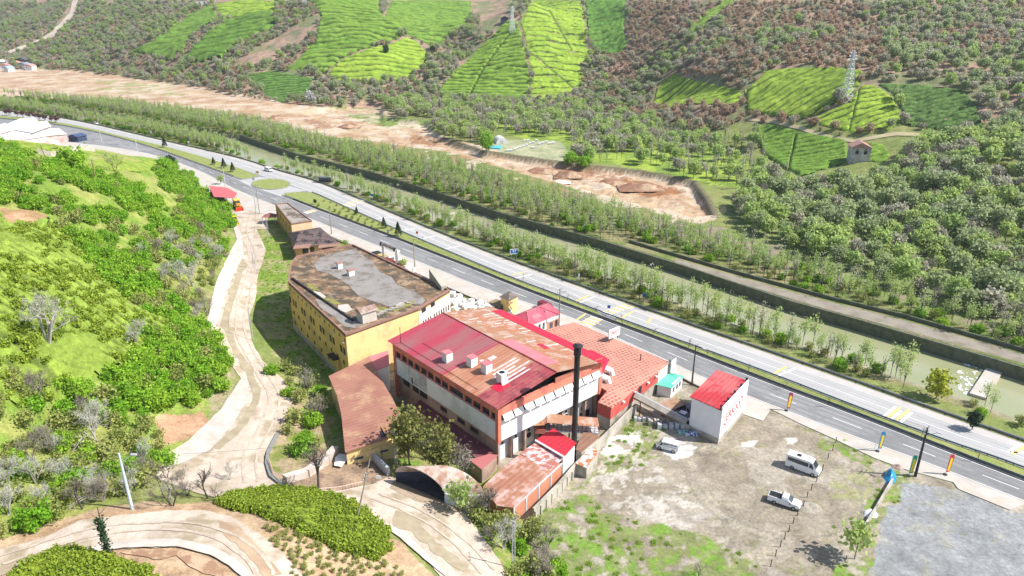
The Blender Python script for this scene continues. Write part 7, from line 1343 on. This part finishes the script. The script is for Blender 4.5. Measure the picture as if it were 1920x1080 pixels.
# left hill
L_A = [(-60,262),(20,275),(60,300),(110,318),(200,335),(260,325),(330,305),(360,330),(400,372),(430,398),(440,430),(390,450),(300,440),(240,420),(150,425),(60,395),(-60,372)]
L_C = [(110,430),(200,440),(290,520),(345,590),(355,645),(300,600),(230,560),(170,500)]
L_D = [(275,640),(330,600),(400,615),(438,690),(415,735),(370,768),(300,775),(240,800),(150,790),(100,730),(170,705),(240,700)]
gapc = lambda x, y, z, u, v: fbm(x / 9, y / 9, 88) > .40
h1 = np.concatenate([spots(L_A, 2.6, cond=gapc), spots(L_C, 2.7), spots(L_D, 2.3)])
forest('h', ['hazel','mixed'], [.82,.18], 'hazel_bush', 'bright green hazel bush on the steep left hillside', 'bush', 'bright green bushes on the left hillside', h1, .4, 1.15, 300, 'mass of bright green bushes on the left hillside', 'hazel_thicket')
L_B = [(200,430),(300,442),(425,440),(425,490),(398,560),(385,620),(350,600),(290,520)]; L_E = [(-60,690),(60,700),(130,760),(240,800),(300,790),(330,840),(300,900),(240,945),(100,985),(0,1010),(-60,1030)]
h2 = np.concatenate([spots(L_B, 3.4), spots(L_E, 2.9), spots([(505,700),(530,690),(620,740),(612,850),(560,870),(515,850),(540,780)], 4.2), spots([(880,975),(940,965),(1000,990),(1075,1060),(1090,1120),(965,1120),(955,1060)], 2.6), spots([(835,935),(880,925),(930,955),(925,975),(870,970)], 2.6)])
h3 = spots([(290,880),(440,895),(480,920),(420,942),(300,950)], 4.5)
forest('bb', ['bare_small','bare_dark'], [.6,.4], 'bare_bush', 'small leafless bush between the two tracks', 'bush', 'leafless bushes between the two tracks', h3, .3, .6, 60, 'further leafless bushes between the two tracks', 'leafless_scrub')
forest('m', ['mixed','hazel','bare_small'], [.55,.22,.23], 'mixed_bush', 'loose olive green bush on the banks of the winding track', 'bush', 'loose bushes on the banks of the winding track', h2, .55, 1.05, 300, 'loose olive bushes on the track banks', 'bank_scrub')
# ground cover tufts on grassy places
def tuftproto():
    r = np.random.default_rng(5); pts = r.normal(size=(60, 3)) * [.35, .35, .09] + [0, 0, .12]; V, F = leafquads(pts, .22, r, 0, .5); o = rawmesh('weed_tuft', V, F, None, [LM['hazel']], smooth=False, lc=r.random(60).repeat(4), label='single low weed tuft on the gravel yard', cat='weed'); return o
# single trees and bushes that can be told apart
for kd, nm, lb, ct_, u, v, s, i in [
    ('bare_pale','bare_tree','tallest pale many stemmed bare tree on the near tea slope','tree',92,646,1.0,0), ('bare_small','bare_tree','small leafless tree at the right end of the near tea slope','tree',256,652,1.0,0), ('bare_small','bare_tree','grey leafless tree below the tall pale one','tree',74,748,1.05,1),
    ('bare_dark','bare_tree','dark spreading bare tree on the lime terrace','tree',215,322,1.15,0), ('bare_small','bare_tree','grey bare tree among the bushes at the left edge','tree',95,852,1.1,1), ('bare_tall','bare_tree','thin bare tree leaning beside the light blue pole','tree',155,955,.62,0),
    ('bare_dark','bare_tree','forked dark bare tree above the upper track','tree',322,948,1.0,0), ('bare_tall','bare_tree','slim bare tree right of the forked dark one','tree',390,935,.6,0), ('bare_tall','bare_tree','very tall thin bare tree inside the road railing bend','tree',597,922,.95,0),
    ('greytree','grey_tree','silvery fine twigged tree beside the yellow block','tree',578,742,.85,0), ('greytree','grey_tree','grey twiggy tree next to the annex roof','tree',600,790,.75,0), ('greytree','grey_tree','grey twiggy tree above the arched shelter roof','tree',868,905,1.0,0),
    ('olivetree','olive_green_tree','yellow olive tree at the left of the pair before the factory','tree',768,872,1.12,0), ('olivetree','olive_green_tree','yellow olive tree at the right of the pair before the factory','tree',822,897,1.08,0), ('greytree','grey_tree','fine grey green tree behind the olive pair','tree',795,860,.9,0),
    ('bare_tall','bare_tree','bare dark tree standing in front of the brick shed','tree',920,975,.72,0), ('leafsapling','young_tree','fresh green young tree in front of the white wall','tree',862,962,1.5,0), ('leafsapling','young_tree','small leafy tree at the end of the lot wall','tree',1602,1048,1.7,0), ('leafsapling','young_tree','low green tree by the gate frame','tree',757,505,.9,0), ('leafsapling','young_tree','round leafy sapling before the ruined house','tree',648,466,.8,0), ('leafsapling','young_tree','pale green tree beside the open red roofed depot','tree',414,346,1.1,0),
    ('bare_dark','bare_tree','small dark bare bush at the bottom of the gravel yard','tree',1308,1082,.5,0), ('darktree','dark_tree','dark rounded evergreen at the edge of the lime terrace','tree',322,318,.85,0), ('darktree','dark_tree','dark shrub on the bare bank by the river weir','shrub',1822,806,.5,0), ('yellowbush','yellow_bush','bright yellow bush among the alders near the weir','bush',1755,748,1.3,0), ('yellowbush','yellow_tree','yellow green tree at the right edge of the wood','tree',1893,520,1.2,0),
    ('blossom','blossom_tree','white blossoming tree at the foot of the tea hill','tree',583,196,1.3,0), ('darktree','dark_tree','lone dark tree on the bright tea knoll','tree',724,103,1.15,0), ('darktree','dark_tree','dark tree in the gully right of the tea knoll','tree',812,102,1.0,0), ('willow','willow','tall bright green willow beside the pale tent','tree',912,288,1.0,0), ('hazel','round_bush','left of the two bright round bushes by the cut bank','bush',1070,306,1.7,0), ('hazel','round_bush','right of the two bright round bushes by the cut bank','bush',1095,312,1.7,1), ('greyscrub','grey_tree','bare brown tree beside the tallest pylon','tree',1570,190,1.0,0), ('greytree','grey_tree','bare grey tree right of the triangular tea hill','tree',1104,105,2.0,0), ('greytree','grey_tree','grey tree on the crest of the triangular tea hill','tree',980,95,1.6,0)]:
    p = T(u, v); p.z -= .15; plant(kd, nm, lb, ct_, p, s, i, None, 'twigs' if kd.startswith('bare') else 'crown')
p = T(138, 314); o = plant('hazel', 'dome_bush', 'single round dark green dome bush on the lime terrace', 'bush', p, 2.0, 1, None); 
# ivy covered trunk
p = T(205, 1046); r = np.random.default_rng(8); o = thing('ivy_trunk', 'ivy wrapped bare trunk standing at the inner edge of the upper track', 'tree', p); mb = MB(); mb.bar((0, 0, -.3), (.1, .1, 7.6), .16, 6, .05); [mb.bar((0, 0, z), (sx, sy, z + .9), .05, 4, .02) for z, sx, sy in ((5.2, 1.3, .3), (5.8, -1.2, .2), (6.4, .8, .6), (4.6, -.9, -.4))]; mb.go('trunk', BARKD, o)
pts = np.stack([r.normal(size=700) * .24, r.normal(size=700) * .24, r.uniform(.2, 6.2, 700)], 1); V, F = leafquads(pts, .2, r); rawmesh('ivy', V, F, None, [LM['con']], smooth=False, lc=r.random(700).repeat(4), parent=o)
# conifers and shrubs on the median
for u, v, s, lb in ((747,443,1.0,'dark fir on the median, the tallest of its row'), (309,276,1.05,'dark fir on the narrow median beyond the lime terrace'), (437,322,.9,'small fir at the right end of the lawn before the island'), (420,315,.95,'small fir left of the last one on the lawn before the island'), (401,309,.75,'smallest fir on the lawn before the island'), (720,428,.8,'pale fir left of the dark median fir'), (669,402,.6,'tiny fir on the rim of the long median')):
    plant('conifer', 'fir', lb, 'fir', P(u, v, .29), s, 0, 'firs on the median')
for i, (u, v) in enumerate([(12,216),(20,216),(33,219),(43,220),(55,222),(66,223),(75,225),(85,227),(97,229),(107,230)]): plant('purple', 'purple_tree', 'small round purple leaved tree on the median by the white halls', 'tree', P(u, v, .2), 1.25, 0, 'purple trees on the far median')
for i, (u, v) in enumerate([(980,528),(1022,550),(1063,566),(1116,585),(1167,606),(1224,628),(1290,652),(1325,667),(1403,698),(1475,728),(1553,760),(1727,820),(1833,862),(845,482),(793,456),(900,505)]): plant('sapling', 'median_sapling', 'thin leafless sapling planted in the median strip', 'tree', P(u, v, .28), random.uniform(.85, 1.15), i, 'leafless saplings in the median strip', 'twigs')
for i, (u, v, s) in enumerate([(591,383,.5),(597,387,.4),(618,391,.3),(628,397,.4),(637,402,.45),(650,408,.4),(661,411,.45),(672,415,.4),(684,421,.4),(697,427,.35),(709,432,.35),(608,378,.25),(620,381,.25),(632,386,.3),(645,392,.4),(655,397,.45),(666,402,.4),(677,407,.3),(690,412,.35),(700,417,.35),(712,422,.35),(724,427,.35),(735,432,.35)]): plant('darktree' if i < 1 else 'mixed', 'median_shrub', 'low dark shrub in the planted rows of the widening median', 'shrub', P(u, v, .28), s * (.5 if i < 1 else 1), i, 'low shrubs in the widening median')
# tea seedlings on the sandy bank
sdl = spots([(500,985),(560,1005),(620,1035),(700,1055),(740,1060),(790,1110),(560,1110),(540,1050),(505,1015)], 1.05); roots = []
forest('s', ['mixed'], [1], 'tea_seedling', 'low tea seedling clump on the sandy bank under the clipped mound', 'seedling', 'tea seedlings on the sandy bank', sdl, .16, .26, 150, 'remaining tea seedlings on the sandy bank', 'tea_seedlings', depth=0)
# weeds
wd = np.concatenate([spots(p, 1.8, cond=lambda x, y, z, u, v: fbm(x / 3, y / 3, 57) > .5) for p in GREEN_PATCH[:6]] + [spots([(500,430),(530,430),(560,560),(620,690),(600,700),(520,650),(480,560)], 1.8), spots([(700,500),(950,585),(940,600),(840,570)], 2.2)])
addp('weed', 61, 'weed', BARK, 1, 40, 10, (2.2, .25), .15, .35, .34, shell=.1, tr=.01, limbs=0, flat=-.8)
forest('wd', ['weed'], [1], 'weed_clump', 'low green weed clump on the gravel yard', 'weeds', 'weed clumps on the yard and verges', wd, .08, .3, 40, 'low weeds covering the green patches of yard and verge', 'weeds', depth=0)
addp('teabush', 71, 'tea', BARK, 1, 26, 16, (.75, .28), .35, .16, .17, shell=.5, tr=.02, limbs=0); addp('teabush', 72, 'tea', BARK, 1, 26, 16, (.6, .3), .4, .16, .17, shell=.5, tr=.02, limbs=0)
MND = [(412,945),(440,932),(520,922),(600,930),(650,945),(690,972),(720,1000),(722,1030),(700,1045),(650,1030),(600,1010),(560,990),(500,965),(450,955)]; MND2 = [(20,1090),(60,1062),(100,1045),(140,1038),(200,1050),(250,1065),(300,1090),(300,1130),(0,1130)]
tb = np.concatenate([spots(MND, .95), spots(MND2, .95)]); tb[:, 2] += .4; rim = np.array([[*T(u, v), u, v] for u, v in wob(MND, 4) + wob(wob(MND, 3), 5) + [q for q in wob(MND2, 4) if q[1] < 1085]])
forest('tb', ['teabush'], [1], 'tea_bush', 'clipped yellow green tea bush on the lower mounds', 'tea bush', 'tea bushes of the lower mounds', np.concatenate([rim, tb]), .8, 1.35, 300, 'dense clipped tea bushes covering the lower mounds', 'tea_bushes', depth=0)
tn_ = spots([(-60,440),(60,425),(130,430),(170,480),(200,530),(240,580),(310,610),(325,640),(300,685),(240,695),(150,755),(60,765),(-60,770)], 1.9, cond=lambda x, y, z, u, v: fbm(x / 7, y / 7, 93) > .40)
forest('tn', ['teabush'], [1], 'slope_tea_bush', 'low tea bush on the near slope around the tall bare tree', 'tea bush', 'tea bushes of the near slope', tn_, .9, 1.7, 150, 'rough tea bushes covering the near slope', 'slope_tea_bushes', depth=-.15)
for i, (u, v, sx, h, lb) in enumerate([(1020,322,9,2,'long brown spoil heap left of the cut bank'), (1065,330,7,2.6,'brown spoil heap with the white debris before it'), (1150,345,8,2.2,'red brown spoil heap beside the dark cliff'), (1200,352,10,2.4,'large red soil heap under the grove edge'), (800,262,7,2.5,'dark red heap where the dirt strip narrows'), (655,238,8,2,'brown mound on the wide dirt strip'), (520,222,7,2,'right of the two mounds on the upstream dirt'), (460,218,7,2,'left of the two mounds on the upstream dirt'), (375,207,9,1.8,'low mound on the far upstream dirt')]):
    heap('spoil_heap', lb, 'spoil heap', (u, v), sx, sx * .7, h, SPOIL, i + 20, 16)
heap('white_debris', 'white broken debris lying in front of the spoil heaps', 'debris', (1050,342), 5, 2.5, .8, WHITEP, 44, 12)
print('TREES', [len(x) for x in (a1, a2, a3, a4, hb, hg, hl, h1, h2, sdl, wd)])
# ------------------------------------------------------------------ the air of the valley
m = bpy.data.materials.new('valley_haze'); m.use_nodes = True; t = m.node_tree; t.nodes.clear(); o_ = t.nodes.new('ShaderNodeOutputMaterial'); pv = t.nodes.new('ShaderNodeVolumePrincipled')
pv.inputs['Color'].default_value = (.86,.92,1,1); pv.inputs['Density'].default_value = .0001; pv.inputs['Anisotropy'].default_value = .3; t.links.new(pv.outputs[0], o_.inputs['Volume'])
mb = MB(); mb.box(-2600, 2600, -300, 3300, -12, 420); hz_ = mb.go('haze', m, kind='stuff', label='thin bluish air filling the valley', cat='haze')
S.cycles.volume_bounces = 0
